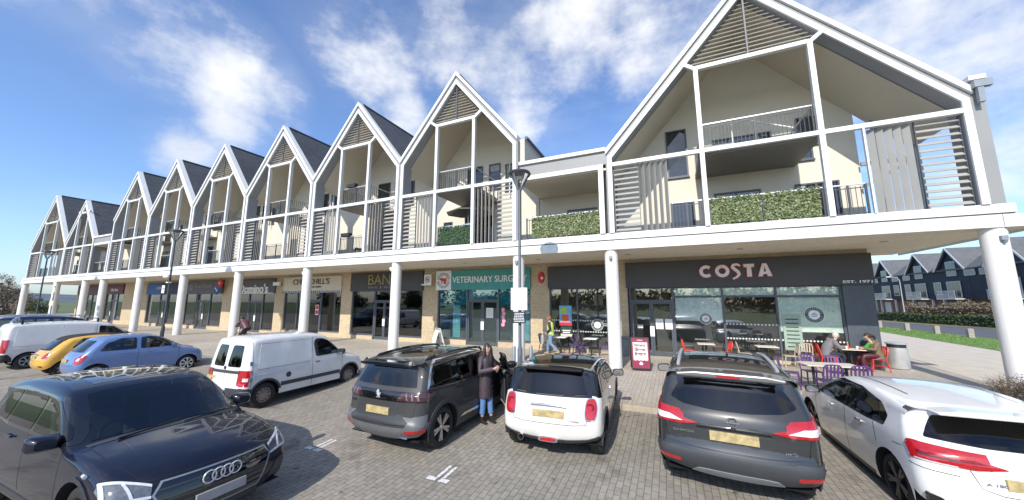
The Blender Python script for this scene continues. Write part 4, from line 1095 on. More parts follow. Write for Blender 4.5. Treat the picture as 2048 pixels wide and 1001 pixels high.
    def mirror(s, x, z, mat, sides=(-1, 1), size=1):
        for sg in sides:
            y = sg*(s.w(x, z)+.14); m = MB(); h_ = [(y-.125*size,z-.07*size),(y+.115*size,z-.08*size),(y+.125*size,z+.06*size),(y-.11*size,z+.085*size)]
            P_ = rp(h_, 2); n_ = len(P_); sh = lambda f, xx: [(xx, y+(p[0]-y)*f, z+(p[1]-z)*f) for p in P_]
            m.add(sh(1, x-.06)+sh(1.03, x-.03)+sh(.92, x+.04)+sh(.6, x+.09), [(i+j*n_, (i+1) % n_+j*n_, (i+1) % n_+(j+1)*n_, i+(j+1)*n_) for j in range(3) for i in range(n_)]+[tuple(range(n_)), tuple(3*n_+i for i in range(n_))[::-1]])
            m.beam((x, sg*(s.w(x, z)-.03), z-.05), (x, y-sg*.08, z-.05), .06, .035)
            o = m.build('mirror', mat, s.root, smooth=True)
            q = MB(); q.prism(rp([(y-.105*size, z-.06*size), (y+.10*size, z-.065*size), (y+.105*size, z+.05*size), (y-.10*size, z+.068*size)]), x-.066, x-.062, plane='yz'); q.build('mirror_glass', M['chrome'], o)
    def handle(s, x, z, mat, w=.2, sides=(-1, 1)):
        for sg in sides:
            y = sg*(s.w(x, z)+.022); m = MB(); m.box(x-w/2, x+w/2, y-.012, y+.012, z-.014, z+.014); m.box(x-w/2, x-w/2+.03, min(y, y-sg*.03), max(y, y-sg*.03), z-.012, z+.012); m.box(x+w/2-.03, x+w/2, min(y, y-sg*.03), max(y, y-sg*.03), z-.012, z+.012)
            m.build('door_handle', mat, s.root, bevel=.005)
    def roofrails(s, x0, x1, y, z, mat, arch=.04, r=.022):
        for sg in (-1, 1):
            m = MB(); pts = [(x0, sg*y, z-.02)]+[(x0+.1+(x1-x0-.2)*i/8, sg*(y+.0), z+.045+arch*math.sin(math.pi*i/8)) for i in range(9)]+[(x1, sg*y, z-.03)]
            m.tube(pts, r, 8); m.build('roof_rail', mat, s.root, smooth=True)
    def rearx(s, y, z):
        # depth of the tail at a height (for fitting plates and badges)
        best = 9
        for a, b, c, nn in s.T:
            if nn.x > -.1: continue
            A, B_, C_ = s.co[a], s.co[b], s.co[c]
            d = (B_.y-A.y)*(C_.z-A.z)-(C_.y-A.y)*(B_.z-A.z)
            if abs(d) < 1e-9: continue
            u = ((y-A.y)*(C_.z-A.z)-(C_.y-A.y)*(z-A.z))/d; v = ((B_.y-A.y)*(z-A.z)-(y-A.y)*(B_.z-A.z))/d
            if u >= -.01 and v >= -.01 and u+v <= 1.01: best = min(best, A.x+u*(B_.x-A.x)+v*(C_.x-A.x))
        return best
    def add(s, name, mb, mat, smooth=False, **k): return mb.build(name, mat, s.root, smooth=smooth, **k)

PARK = 'vehicles parked in the row facing the shops'
# --- white hatch with black roof (rear view)
def mini():
    p = paint('warm_white_paint', (.72, .69, .64), rough=.3)
    c = Car('small_hatchback', 'small white hatchback with a gloss black roof and red tail lamps', 'car', -2.18, 8.12, -.21, 93.6, PARK, p, 3.82, 1.727, 1.414, .93, (-1.26, 1.235), .315,
        [(-1.78,.26,.14,.12),(-1.87,.34,.14,.12),(-1.905,.52,.15,.12),(-1.87,.74,.15,.12),(-1.80,.90,.15,.13),(-1.74,.97,.14,.12),(-1.52,1.32,.10,.09),(-1.47,1.385,.08,.08),(-1.25,1.40,.06,.10),(-.9,1.414,.05,.11),(-.3,1.41,.05,.11),(.18,1.37,.06,.09),(.30,1.33,.08,.07),(.78,.99,.14,.05),(.88,.955,.06,.09),(1.4,.90,.06,.12),(1.68,.80,.12,.14),(1.86,.62,.22,.14),(1.90,.45,.25,.12),(1.84,.24,.22,.10)], tum=.27, tuck=.03, plan=(.07,.07), scale=1.07)
    c.panel('roof_panel', [(-1.50,-.66),(.22,-.66),(.30,-.4),(.32,0),(.30,.4),(.22,.66),(-1.50,.66)], 'T', M['gloss'], .005, lim=.35)
    gh = [(-1.62,.955),(-1.2,.935),(.2,.92),(.66,.95),(.62,1.10),(.30,1.34),(.1,1.40),(-1.1,1.40),(-1.36,1.37),(-1.55,1.12)]
    c.body.data.materials.append(M['gloss'])
    for f in c.body.data.polygons:
        if f.material_index == 0 and min(c.body.data.vertices[i].co.z for i in f.vertices) > .955 and f.center.x < .75: f.material_index = 2
    c.both('greenhouse', rp(gh, 1), M['gloss'], .004)
    c.both('side_window', rp([(-1.38,.99),(-.62,.965),(-.62,1.31),(-1.0,1.32),(-1.18,1.28)], 2), M['carglass'], .009)
    c.both('door_window', rp([(-.55,.965),(.50,.965),(.42,1.10),(.14,1.29),(-.1,1.32),(-.55,1.315)], 2), M['carglass'], .009)
    c.panel('rear_surround', rp([(-.70,.955),(.70,.955),(.60,1.36),(-.60,1.36)], 1), 'B', M['gloss'], .005)
    c.panel('rear_window', rp([(-.62,.99),(-.2,.975),(.2,.975),(.62,.99),(.52,1.30),(.2,1.315),(-.2,1.315),(-.52,1.30)], 1), 'B', M['darkglass'], .010)
    c.panel('windscreen', rp([(.34,-.56),(.76,-.66),(.8,0),(.76,.66),(.34,.56)], 1), 'T', M['carglass'], .006, lim=.2)
    m = MB(); m.prism(rp([(-.52,1.345),(.52,1.345),(.55,1.375),(.3,1.392),(-.3,1.392),(-.55,1.375)], 1), -1.60, -1.44, plane='yz'); c.add('spoiler', m, M['gloss'], bevel=.01)
    for sg in (-1, 1):
        o = c.panel('tail_lamp', rp([(sg*.575,.64),(sg*.75,.64),(sg*.775,.80),(sg*.75,.955),(sg*.61,.955),(sg*.575,.8)], 2), 'B', M['chrome'], .012)
        c.panel('lens', rp([(sg*.59,.655),(sg*.745,.655),(sg*.765,.80),(sg*.74,.942),(sg*.62,.942),(sg*.588,.8)], 2), 'B', M['lampred'], .02, parent=o)
        m = MB(); x = c.rearx(sg*.675, .83)-.026
        ring = [(x-.0, sg*.675+.05*math.cos(a*.4), .84+.05*math.sin(a*.4)) for a in range(16)]; m.tube(ring, .008, 6, closed=True)
        m.box(x-.002, x+.012, min(sg*.60,sg*.74), max(sg*.60,sg*.74), .685, .705); m.build('lamp_ring', M['lampdarkred'], o)
    c.panel('rear_skirt', rp([(-.80,.22),(.80,.22),(.80,.42),(.62,.36),(.3,.33),(-.3,.33),(-.62,.36),(-.80,.42)], 1), 'B', M['trim'], .010)
    c.both('sill_trim', [(-.9,.24),(.87,.24),(.87,.30),(-.9,.30)], M['trim'], .012); c.archtrim(M['trim'], .05)
    c.seam([(-.60,.58),(-.40,.565),(.40,.565),(.60,.58),(.64,.70)], 'B'); c.seam([(-.60,.58),(-.64,.70)], 'B')
    c.both('door_gap', [(-.60,.34),(-.592,.34),(-.592,.955),(-.60,.955)], M['gloss'], .002); 
    x = c.rearx(0, .83); m = MB(); m.tube([(x-.02,-.30,.83),(x-.03,-.15,.84),(x-.03,.15,.84),(x-.02,.30,.83)], .017, 8); c.add('boot_handle', m, M['chrome'], True)
    m = MB(); x = c.rearx(0, .71); m.box(x-.02, x+.005, -.26, .26, .655, .765); c.add('number_plate', m, M['plate'], bevel=.004)
    m = MB(); x = c.rearx(0, .36); m.prism(rp([(-.15,.285),(.15,.285),(.17,.33),(.12,.365),(-.12,.365),(-.17,.33)]), x-.035, x+.01, plane='yz'); o = c.add('fog_lamp', m, M['chrome']); m = MB(); m.prism(rp([(-.12,.30),(.12,.30),(.13,.33),(.09,.352),(-.09,.352),(-.13,.33)]), x-.045, x-.03, plane='yz'); m.build('lens', M['lampred'], o)
    m = MB(); x = c.rearx(.45, .33); m.lathe([(.045, -.06), (.05, -.06), (.05, .12), (.04, .12), (.038, -.05)], (x-.0, .47, .30), 18, 'x', caps=False); c.add('exhaust', m, M['chrome'], True)
    x = c.rearx(0, 1.05); m = MB(); m.beam((x-.02,0,1.0),(x+.02,-.36,1.05), .012, .02); m.lathe([(.02,-.03),(.02,.0)], (x-.0,.02,1.0), 8, 'x'); c.add('rear_wiper', m, M['black'])
    text('lettering', 'COOPER', .17, .022, M['chrome'], (c.rearx(-.42, .63)-.012, -.42, .63), c.root, rot=(90,0,-90), depth=.004)
    c.mirror(.50, 1.0, M['gloss'], size=.95); c.handle(-.42, .88, M['chrome'], .15)
    c.wheels(5, M['darkalloy'], tw=.2)
    for sg in (-1, 1): c.panel('headlight', rp([(sg*.42,.60),(sg*.72,.60),(sg*.74,.80),(sg*.5,.84)], 2), 'F', M['lampclear'], .01)
    c.cabin(-1.2,.85)
mini()
# --- grey crossover (rear view)
def crossover():
    p = paint('grey_metallic', (.21, .20, .195), metal=.5, rough=.36)
    c = Car('grey_crossover', 'dark grey crossover with silver roof rails and wide red and white tail lamps', 'car', .85, 8.2, -.24, 86.2, PARK, p, 4.38, 1.806, 1.60, 1.0, (-1.32, 1.33), .345,
        [(-2.02,.30,.12,.12),(-2.13,.40,.13,.13),(-2.17,.55,.14,.13),(-2.11,.68,.14,.12),(-2.09,.85,.14,.12),(-2.06,1.0,.14,.12),(-2.0,1.09,.13,.11),(-1.78,1.42,.10,.09),(-1.85,1.50,.08,.06),(-1.80,1.535,.07,.08),(-1.5,1.565,.06,.12),(-.9,1.595,.05,.13),(-.2,1.59,.05,.13),(.3,1.52,.06,.10),(1.05,1.10,.14,.05),(1.15,1.06,.06,.10),(1.7,.98,.07,.14),(2.0,.86,.16,.14),(2.16,.68,.24,.14),(2.18,.48,.26,.12),(2.08,.26,.2,.10)], tum=.30, plan=(.06,.05), scale=1.11)
    c.both('side_window', rp([(-1.55,1.13),(-1.0,1.06),(-.35,1.04),(-.35,1.42),(-.8,1.44),(-1.25,1.36)], 2), M['carglass'], .006)
    c.both('door_window', rp([(-.28,1.04),(.92,1.07),(.7,1.22),(.28,1.42),(-.28,1.43)], 2), M['carglass'], .006)
    c.panel('rear_window', rp([(-.70,1.16),(-.55,1.10),(-.2,1.07),(.2,1.07),(.55,1.10),(.70,1.16),(.62,1.30),(.54,1.40),(.2,1.425),(-.2,1.425),(-.54,1.40),(-.62,1.30)], 1), 'B', M['darkglass'], .008)
    m = MB(); m.prism([(-.60,1.455),(.60,1.455),(.62,1.50),(.4,1.53),(-.4,1.53),(-.62,1.50)], -1.97, -1.70, plane='yz'); c.add('spoiler', m, p, bevel=.02)
    x = -1.975; m = MB(); m.box(x-.006, x+.02, -.13, .13, 1.475, 1.505); c.add('brake_lamp', m, M['lampred'])
    c.panel('roof_glass', rp([(-1.2,-.46),(.1,-.46),(.1,.46),(-1.2,.46)], 1), 'T', M['gloss'], .004)
    c.panel('windscreen', rp([(.36,-.56),(1.0,-.68),(1.05,0),(1.0,.68),(.36,.56)], 1), 'T', M['carglass'], .006, lim=.2)
    for sg in (-1, 1):
        P_ = [(sg*.38,.90),(sg*.60,.864),(sg*.95,.864),(sg*.95,1.0),(sg*.80,.99),(sg*.60,.948)]
        o = c.panel('tail_lamp', rp(P_, 0), 'B', M['lampred'], .014, lim=.12)
        c.panel('reversing_lens', rp([(sg*.55,.90),(sg*.84,.89),(sg*.90,.965),(sg*.72,.96)], 0), 'B', M['lampclear'], .02, parent=o)
        c.panel('side_lens', rp([(-2.10,.87),(-1.85,.90),(-1.62,1.07),(-1.66,1.10),(-1.98,1.03)], 0), 'R' if sg < 0 else 'L', M['lampred'], .012, lim=.2, parent=o)
        c.panel('reflector', rp([(sg*.60,.42),(sg*.85,.44),(sg*.85,.475),(sg*.60,.46)], 1), 'B', M['lampred'], .022)
    c.panel('rear_bumper', rp([(-.92,.28),(.92,.28),(.92,.60),(.55,.585),(-.55,.585),(-.92,.60)], 1), 'B', M['trim'], .012)
    c.panel('skid_plate', rp([(-.5,.30),(.5,.30),(.42,.385),(.3,.395),(-.3,.395),(-.42,.385)], 1), 'B', M['galv'], .02)
    c.both('sill_trim', [(-.88,.26),(.9,.26),(.9,.36),(-.88,.36)], M['trim'], .012); c.archtrim(M['trim'], .06)
    c.both('bumper_side', rp([(-2.1,.30),(-1.70,.30),(-1.72,.56),(-2.1,.60)], 1), M['trim'], .010)
    c.seam([(-.78,.86),(-.74,.66),(-.55,.625),(.55,.625),(.74,.66),(.78,.86)], 'B')
    c.seam([(-.86,.64),(-.3,.615),(.3,.615),(.86,.64)], 'B', .006)
    c.both('door_gap', [(-.322,.40),(-.314,.40),(-.314,1.04),(-.322,1.04)], M['gloss'], .002); c.both('door_gap', [(.86,.40),(.868,.40),(.868,1.04),(.86,1.04)], M['gloss'], .002)
    x = c.rearx(0, .80); m = MB(); m.box(x-.025, x+.01, -.26, .26, .735, .845); c.add('number_plate', m, M['plate'], bevel=.004)
    m = MB(); m.box(x-.03, x+.02, -.40, .40, .885, .90); c.add('boot_handle', m, M['gloss'], bevel=.004)
    x = c.rearx(0, .96); m = MB(); m.tube([(x-.02, .055*math.cos(a*.35), .965+.055*math.sin(a*.35)) for a in range(18)], .008, 6, closed=True); m.box(x-.03, x-.012, -.075, .075, .957, .973); c.add('badge', m, M['chrome'])
    text('lettering', 'QASHQAI', .24, .03, M['chrome'], (c.rearx(.52, .79)-.016, .56, .79), c.root, rot=(90,0,-90), depth=.005)
    text('lettering', 'dCi', .1, .03, M['chrome'], (c.rearx(-.52, .70)-.016, -.56, .70), c.root, rot=(90,0,-90), depth=.005)
    x = c.rearx(0, 1.15); m = MB(); m.beam((x-.02,.02,1.12),(x+.015,-.36,1.115), .014, .022); m.lathe([(.025,-.03),(.025,.0)], (x,.04,1.11), 8, 'x'); c.add('rear_wiper', m, M['black'])
    c.roofrails(-1.55, .35, .60, 1.50, M['steel'], .05, .024); c.mirror(.75, 1.10, M['gloss']); c.handle(-.55, .95, p); c.handle(.35, .95, p)
    c.wheels(5, M['alloy'], double=True, tw=.23)
    c.cabin(-1.3,1.1)
crossover()
# --- black seven seat SUV with its driver door open
def suv():
    p = paint('black_paint', (.004, .004, .006), rough=.4, coat=.6)
    c = Car('black_suv', 'large black SUV with its front door standing open and grey lower bumper', 'car', -4.95, 7.42, -.25, 88.6, PARK, p, 4.64, 1.844, 1.64, 1.06, (-1.46, 1.40), .36,
        [(-2.15,.30,.14,.13),(-2.27,.42,.15,.13),(-2.30,.58,.15,.13),(-2.24,.68,.15,.13),(-2.22,.90,.15,.13),(-2.21,1.06,.15,.12),(-2.16,1.12,.14,.10),(-1.95,1.48,.11,.08),(-2.02,1.54,.08,.06),(-1.98,1.575,.06,.08),(-1.7,1.61,.05,.13),(-1.0,1.64,.05,.14),(-.2,1.63,.05,.14),(.35,1.55,.06,.10),(1.12,1.13,.14,.05),(1.22,1.09,.06,.10),(1.8,1.02,.07,.14),(2.12,.92,.15,.15),(2.28,.72,.24,.14),(2.31,.5,.26,.12),(2.2,.26,.2,.10)], tum=.30, plan=(.05,.05), scale=1.02)
    c.both('window_frame', rp([(-1.92,1.13),(-1.0,1.08),(.95,1.10),(.70,1.28),(.2,1.53),(-1.2,1.555),(-1.62,1.53),(-1.78,1.42)], 1), M['gloss'], .004)
    c.both('quarter_window', rp([(-1.80,1.16),(-1.22,1.12),(-1.22,1.50),(-1.58,1.49),(-1.68,1.40)], 2), M['darkglass'], .008)
    c.both('side_window', rp([(-1.16,1.12),(-.22,1.11),(-.22,1.50),(-1.16,1.51)], 2), M['darkglass'], .008)
    c.panel('door_window', rp([(-.14,1.11),(.88,1.13),(.66,1.28),(.2,1.50),(-.14,1.50)], 2), 'L', M['carglass'], .008)
    bl = [(-1.95,1.115),(-1.0,1.065),(.2,1.075),(1.0,1.09),(1.0,1.105),(.2,1.09),(-1.0,1.082),(-1.93,1.135)]
    c.both('chrome_strip', bl, M['chrome'], .012)
    c.both('chrome_strip', [(-1.95,1.12),(-1.90,1.12),(-1.70,1.50),(-1.55,1.56),(-.4,1.575),(.2,1.55),(.2,1.565),(-.4,1.592),(-1.58,1.578),(-1.76,1.51)], M['chrome'], .012)
    c.panel('rear_window', rp([(-.72,1.16),(.72,1.16),(.60,1.47),(-.60,1.47)], 1), 'B', M['darkglass'], .008)
    m = MB(); m.prism([(-.62,1.50),(.62,1.50),(.64,1.54),(.45,1.575),(-.45,1.575),(-.64,1.54)], -2.13, -1.88, plane='yz'); c.add('spoiler', m, M['gloss'], bevel=.02)
    c.panel('roof_glass', rp([(-1.5,-.45),(.2,-.45),(.2,.45),(-1.5,.45)], 1), 'T', M['gloss'], .004)
    c.panel('windscreen', rp([(.40,-.58),(1.08,-.70),(1.12,0),(1.08,.70),(.40,.58)], 1), 'T', M['carglass'], .006, lim=.2)
    c.panel('lamp_band', rp([(-.93,.93),(.93,.93),(.93,1.09),(-.93,1.09)], 1), 'B', M['gloss'], .008)
    for sg in (-1, 1):
        o = c.panel('tail_lamp', rp([(sg*.40,.95),(sg*.94,.95),(sg*.94,1.08),(sg*.5,1.08)], 1), 'B', M['lampdarkred'], .014, lim=.05)
        for k in range(3):
            c.panel('lens', [(sg*(.60+.1*k),.965),(sg*(.625+.1*k),.965),(sg*(.595+.1*k),1.065),(sg*(.57+.1*k),1.065)], 'B', M['lampsmoke'], .019, parent=o, lim=.05)
        c.panel('side_lens', rp([(-2.2,.95),(-1.85,.99),(-1.66,1.07),(-2.12,1.09)], 1), 'R' if sg < 0 else 'L', M['lampdarkred'], .010, parent=o, lim=.2)
        c.panel('reflector', rp([(sg*.60,.43),(sg*.90,.44),(sg*.90,.50),(sg*.62,.48)], 1), 'B', M['lampred'], .022)
        m = MB(); x = c.rearx(sg*.5, .36); m.box(x-.012, x+.05, min(sg*.40,sg*.64), max(sg*.40,sg*.64), .325, .35); c.add('exhaust_trim', m, M['chrome'], bevel=.008)
    greyb = CL('bumper_grey', (.13, .135, .14), rough=.4)
    c.panel('rear_bumper', rp([(-.95,.28),(.95,.28),(.95,.72),(.74,.70),(.62,.52),(-.62,.52),(-.74,.70),(-.95,.72)], 0), 'B', greyb, .012)
    c.both('sill_trim', [(-.98,.26),(.96,.26),(.96,.42),(-.98,.42)], M['trim'], .012); c.archtrim(M['trim'], .075)
    c.both('bumper_side', rp([(-2.2,.30),(-1.84,.30),(-1.86,.55),(-2.2,.70)], 0), greyb, .010)
    c.both('chrome_blade', rp([(-.95,.40),(.1,.40),(.1,.45),(-.80,.45)], 0), M['chrome'], .016)
    c.seam([(-.78,.93),(-.70,.56),(.70,.56),(.78,.93)], 'B')
    for x in (-.18,): c.panel('door_gap', [(x,.42),(x+.008,.42),(x+.008,1.08),(x,1.08)], 'L', M['gloss'], .002)
    c.both('door_gap', [(-1.15,.75),(-1.142,.75),(-1.142,1.08),(-1.15,1.08)], M['gloss'], .002)
    x = c.rearx(0, .76); m = MB(); m.box(x-.02, x+.01, -.27, .27, .70, .82); c.add('number_plate', m, M['plate'], bevel=.004)
    # badge: standing heraldic lion built as a small relief, and the word below
    x = c.rearx(0, 1.02)-.02
    m = MB(); q = [(-.035,-.065),(-.012,-.065),(-.018,-.05),(-.008,-.025),(.012,-.03),(.018,-.055),(.012,-.065),(.036,-.065),(.034,-.02),(.026,.0),(.05,-.005),(.062,.03),(.054,.034),(.046,.01),(.026,.02),(.018,.045),(.012,.075),(-.012,.085),(-.03,.07),(-.022,.055),(-.05,.052),(-.055,.04),(-.02,.034),(-.022,.022),(-.052,.012),(-.054,.0),(-.018,.002),(-.022,-.03)]
    m.prism([(-a*.95, 1.03+b*.95) for a, b in q], x-.01, x+.004, plane='yz'); c.add('badge', m, M['badge'])
    text('lettering', 'PEUGEOT', .28, .022, M['chrome'], (x-.004, 0, .955), c.root, rot=(90,0,-90), depth=.004)
    text('lettering', '5008', .14, .03, M['chrome'], (c.rearx(.66, .86)-.016, .66, .86), c.root, rot=(90,0,-90), depth=.004)
    x = c.rearx(0, 1.2); m = MB(); m.beam((x-.02,.0,1.18),(x+.01,.34,1.20), .014, .03); c.add('rear_wiper', m, M['black'])
    c.roofrails(-1.75, .35, .62, 1.56, M['gloss'], .05, .026); c.mirror(.85, 1.13, M['gloss'], sides=(1,)); c.handle(-.98, 1.0, p); c.handle(.0, 1.0, p, sides=(1,))
    # near-black panel painted in for the shaded doorway, with seat edge, and the open door hung at its front edge
    op = rp([(-.12,.43),(.86,.43),(.95,.75),(.90,1.12),(.66,1.30),(.2,1.525),(-.14,1.525),(-.16,1.0)], 1)
    c.panel('doorway_shade', op, 'R', M['well'], .011)
    m = MB(); m.sphere((.0,-.62,1.12), (.12,.2,.33), 12); m.sphere((.25,-.60,.80), (.28,.22,.10), 12); c.add('front_seat', m, M['trim'], True)
    d = bpy.data.objects.new('front_door', None); COL.objects.link(d); d.parent = c.root; d.empty_display_size = .2
    hx, hy = .93, -c.w(.93, .8)
    d.location = (hx, hy, 0); d.rotation_euler = (0, 0, rad(38))
    low = [(-.12,.43),(.86,.43),(.93,.75),(.90,1.08),(.2,1.075),(-.15,1.08),(-.16,.8)]
    up = rp([(-.14,1.08),(.90,1.08),(.66,1.30),(.2,1.525),(-.14,1.525)], 1)
    def hung(poly, nm, mt, off, inner=0):
        o = c.panel(nm, poly, 'R', mt, off, skirt=False); me = o.data
        for v in me.vertices: v.co.x -= hx; v.co.y -= hy
        o.parent = d; sl_ = o.modifiers.new('Thickness', 'SOLIDIFY'); sl_.thickness = inner or .02; sl_.offset = -1; return o
    hung(low, 'door_panel', p, .0, .14); hung(up, 'door_frame', M['gloss'], .0, .03)
    hung([(-.10,.47),(.82,.47),(.88,.78),(.85,1.0),(-.12,1.0)], 'door_lining', M['trim'], -.145, .02)
    hung(rp([(-.10,1.11),(.82,1.11),(.62,1.27),(.2,1.47),(-.10,1.47)], 1), 'door_glass', M['carglass'], .006, .045)
    hung([(-.12,.405),(.82,.405),(.84,.44),(-.12,.44)], 'sill_seal', CL('seal_grey', (.35, .33, .29)), .004, .15)
    m = MB(); m.sphere((-.12,-.20,1.13), (.09,.14,.09), 14); m.beam((-.12,-.04,1.07),(-.12,-.18,1.09), .07, .05); o = m.build('mirror', M['gloss'], d, smooth=True)
    c.wheels(5, M['alloy'], double=True, tw=.24, rr=.72)
    c.cabin(-1.6,1.15)
suv()
# --- white premium hatch, rear left quarter
def ahatch():
    p = paint('polar_white_paint', (.78, .78, .77), rough=.28)
    c = Car('white_hatchback', 'white five door hatchback with dark wheels and long slanted red tail lamps', 'car', 3.52, 8.28, -.24, 91.0, PARK, p, 4.42, 1.80, 1.44, .95, (-1.43, 1.30), .325,
        [(-2.08,.26,.14,.13),(-2.17,.38,.15,.13),(-2.195,.55,.16,.13),(-2.15,.72,.16,.13),(-2.14,.88,.16,.13),(-2.06,1.0,.15,.12),(-1.72,1.27,.11,.09),(-1.80,1.33,.07,.06),(-1.72,1.365,.06,.08),(-1.3,1.40,.06,.12),(-.6,1.44,.05,.13),(-.1,1.43,.05,.12),(.35,1.36,.07,.09),(1.12,.98,.14,.05),(1.22,.94,.06,.10),(1.75,.86,.07,.14),(2.02,.74,.16,.15),(2.17,.58,.26,.14),(2.20,.42,.28,.12),(2.1,.22,.22,.10)], tum=.36, plan=(.07,.05), zb=.20, tuck=.045, scale=1.03)
    c.both('window_frame', rp([(-1.35,.985),(-.9,.965),(1.0,.965),(.86,1.06),(.45,1.25),(.05,1.345),(-.6,1.345),(-1.15,1.26),(-1.38,1.12)], 1), M['gloss'], .004)
    c.both('side_window', rp([(-1.25,1.01),(-.3,.995),(-.3,1.315),(-.7,1.31),(-1.12,1.22)], 2), M['carglass'], .008)
    c.both('door_window', rp([(-.22,.995),(.85,.99),(.74,1.08),(.38,1.24),(.02,1.315),(-.22,1.315)], 2), M['carglass'], .008)
    c.panel('rear_window', rp([(-.74,1.03),(-.3,1.005),(.3,1.005),(.74,1.03),(.56,1.255),(.3,1.27),(-.3,1.27),(-.56,1.255)], 1), 'B', M['darkglass'], .008)
    m = MB(); m.prism([(-.58,1.30),(.58,1.30),(.60,1.33),(.4,1.362),(-.4,1.362),(-.60,1.33)], -1.93, -1.68, plane='yz'); c.add('spoiler', m, p, bevel=.02)
    for sg in (-1, 1): c.panel('roof_seam', [(-1.2,sg*.50),(.1,sg*.545),(.1,sg*.562),(-1.2,sg*.52)], 'T', M['gloss'], .003)
    c.panel('windscreen', rp([(.42,-.54),(1.05,-.66),(1.1,0),(1.05,.66),(.42,.54)], 1), 'T', M['carglass'], .006, lim=.2)
    for sg in (-1, 1):
        o = c.panel('tail_lamp', rp([(sg*.20,.838),(sg*.45,.79),(sg*.90,.80),(sg*.90,.93),(sg*.80,.95),(sg*.46,.902)], 1), 'B', M['lampred'], .012, lim=.12)
        c.panel('side_lens', rp([(-2.2,.80),(-2.0,.82),(-1.80,.965),(-1.86,.985),(-2.15,.94)], 1), 'L' if sg > 0 else 'R', M['lampred'], .012, lim=.12, parent=o)
        c.panel('lens', [(sg*.56,.845),(sg*.84,.855),(sg*.84,.87),(sg*.56,.86)], 'B', M['lampdarkred'], .017, parent=o, lim=.12); c.panel('lens', [(sg*.58,.79),(sg*.86,.803),(sg*.86,.815),(sg*.58,.802)], 'B', M['lampclear'], .016, parent=o, lim=.12)
        m = MB(); x = c.rearx(sg*.76, .42); m.prism(rp([(sg*.66,.33),(sg*.86,.34),(sg*.86,.48),(sg*.74,.44)], 1), x-.02, x+.04, plane='yz'); c.add('bumper_vent', m, M['gloss'])
    c.panel('rear_diffuser', rp([(-.72,.24),(.72,.24),(.62,.34),(-.62,.34)], 1), 'B', M['trim'], .012)
    c.seam([(-.5,.80),(-.44,.62),(-.3,.58),(.3,.58),(.44,.62),(.5,.80)], 'B')
    for x in (-.26, .92): c.both('door_gap', [(x,.26),(x+.008,.26),(x+.008,.96),(x,.96)], M['gloss'], .002)
    c.both('door_gap', [(-1.18,.72),(-1.172,.72),(-1.10,.96),(-1.11,.96)], M['gloss'], .002)
    c.both('shut_line', [(-2.1,.70),(-1.86,.725),(-1.86,.732),(-2.1,.707)], M['gloss'], .002)
    c.both('fuel_flap', [(-1.75,.86),(-1.55,.84),(-1.54,.845),(-1.74,.866)], M['gloss'], .0015)
    c.both('sill_trim', [(-.96,.20),(.9,.20),(.9,.25),(-.96,.25)], M['trim'], .006)
    x = c.rearx(0, .70); m = MB(); m.box(x-.02, x+.01, -.26, .26, .645, .755); c.add('number_plate', m, M['plate'], bevel=.004)
    x = c.rearx(0, .92); m = MB(); m.lathe([(.055,-.015),(.055,.0)], (x,0,.93), 20, 'x'); m.tube([(x-.016,0,.93),(x-.016,.045,.905)], .005, 5); c.add('badge', m, M['chrome'])
    text('lettering', 'A 180', .16, .03, M['galv'], (c.rearx(.33, .68)-.014, .33, .68), c.root, rot=(90,0,-90), depth=.004)
    c.mirror(.74, 1.0, M['gloss'], size=.9); c.handle(-.75, .87, M['chrome']); c.handle(.25, .86, M['chrome'])
    c.wheels(5, M['darkalloy'], double=True, tw=.22, rr=.74)
    c.cabin(-1.4,1.15)
ahatch()
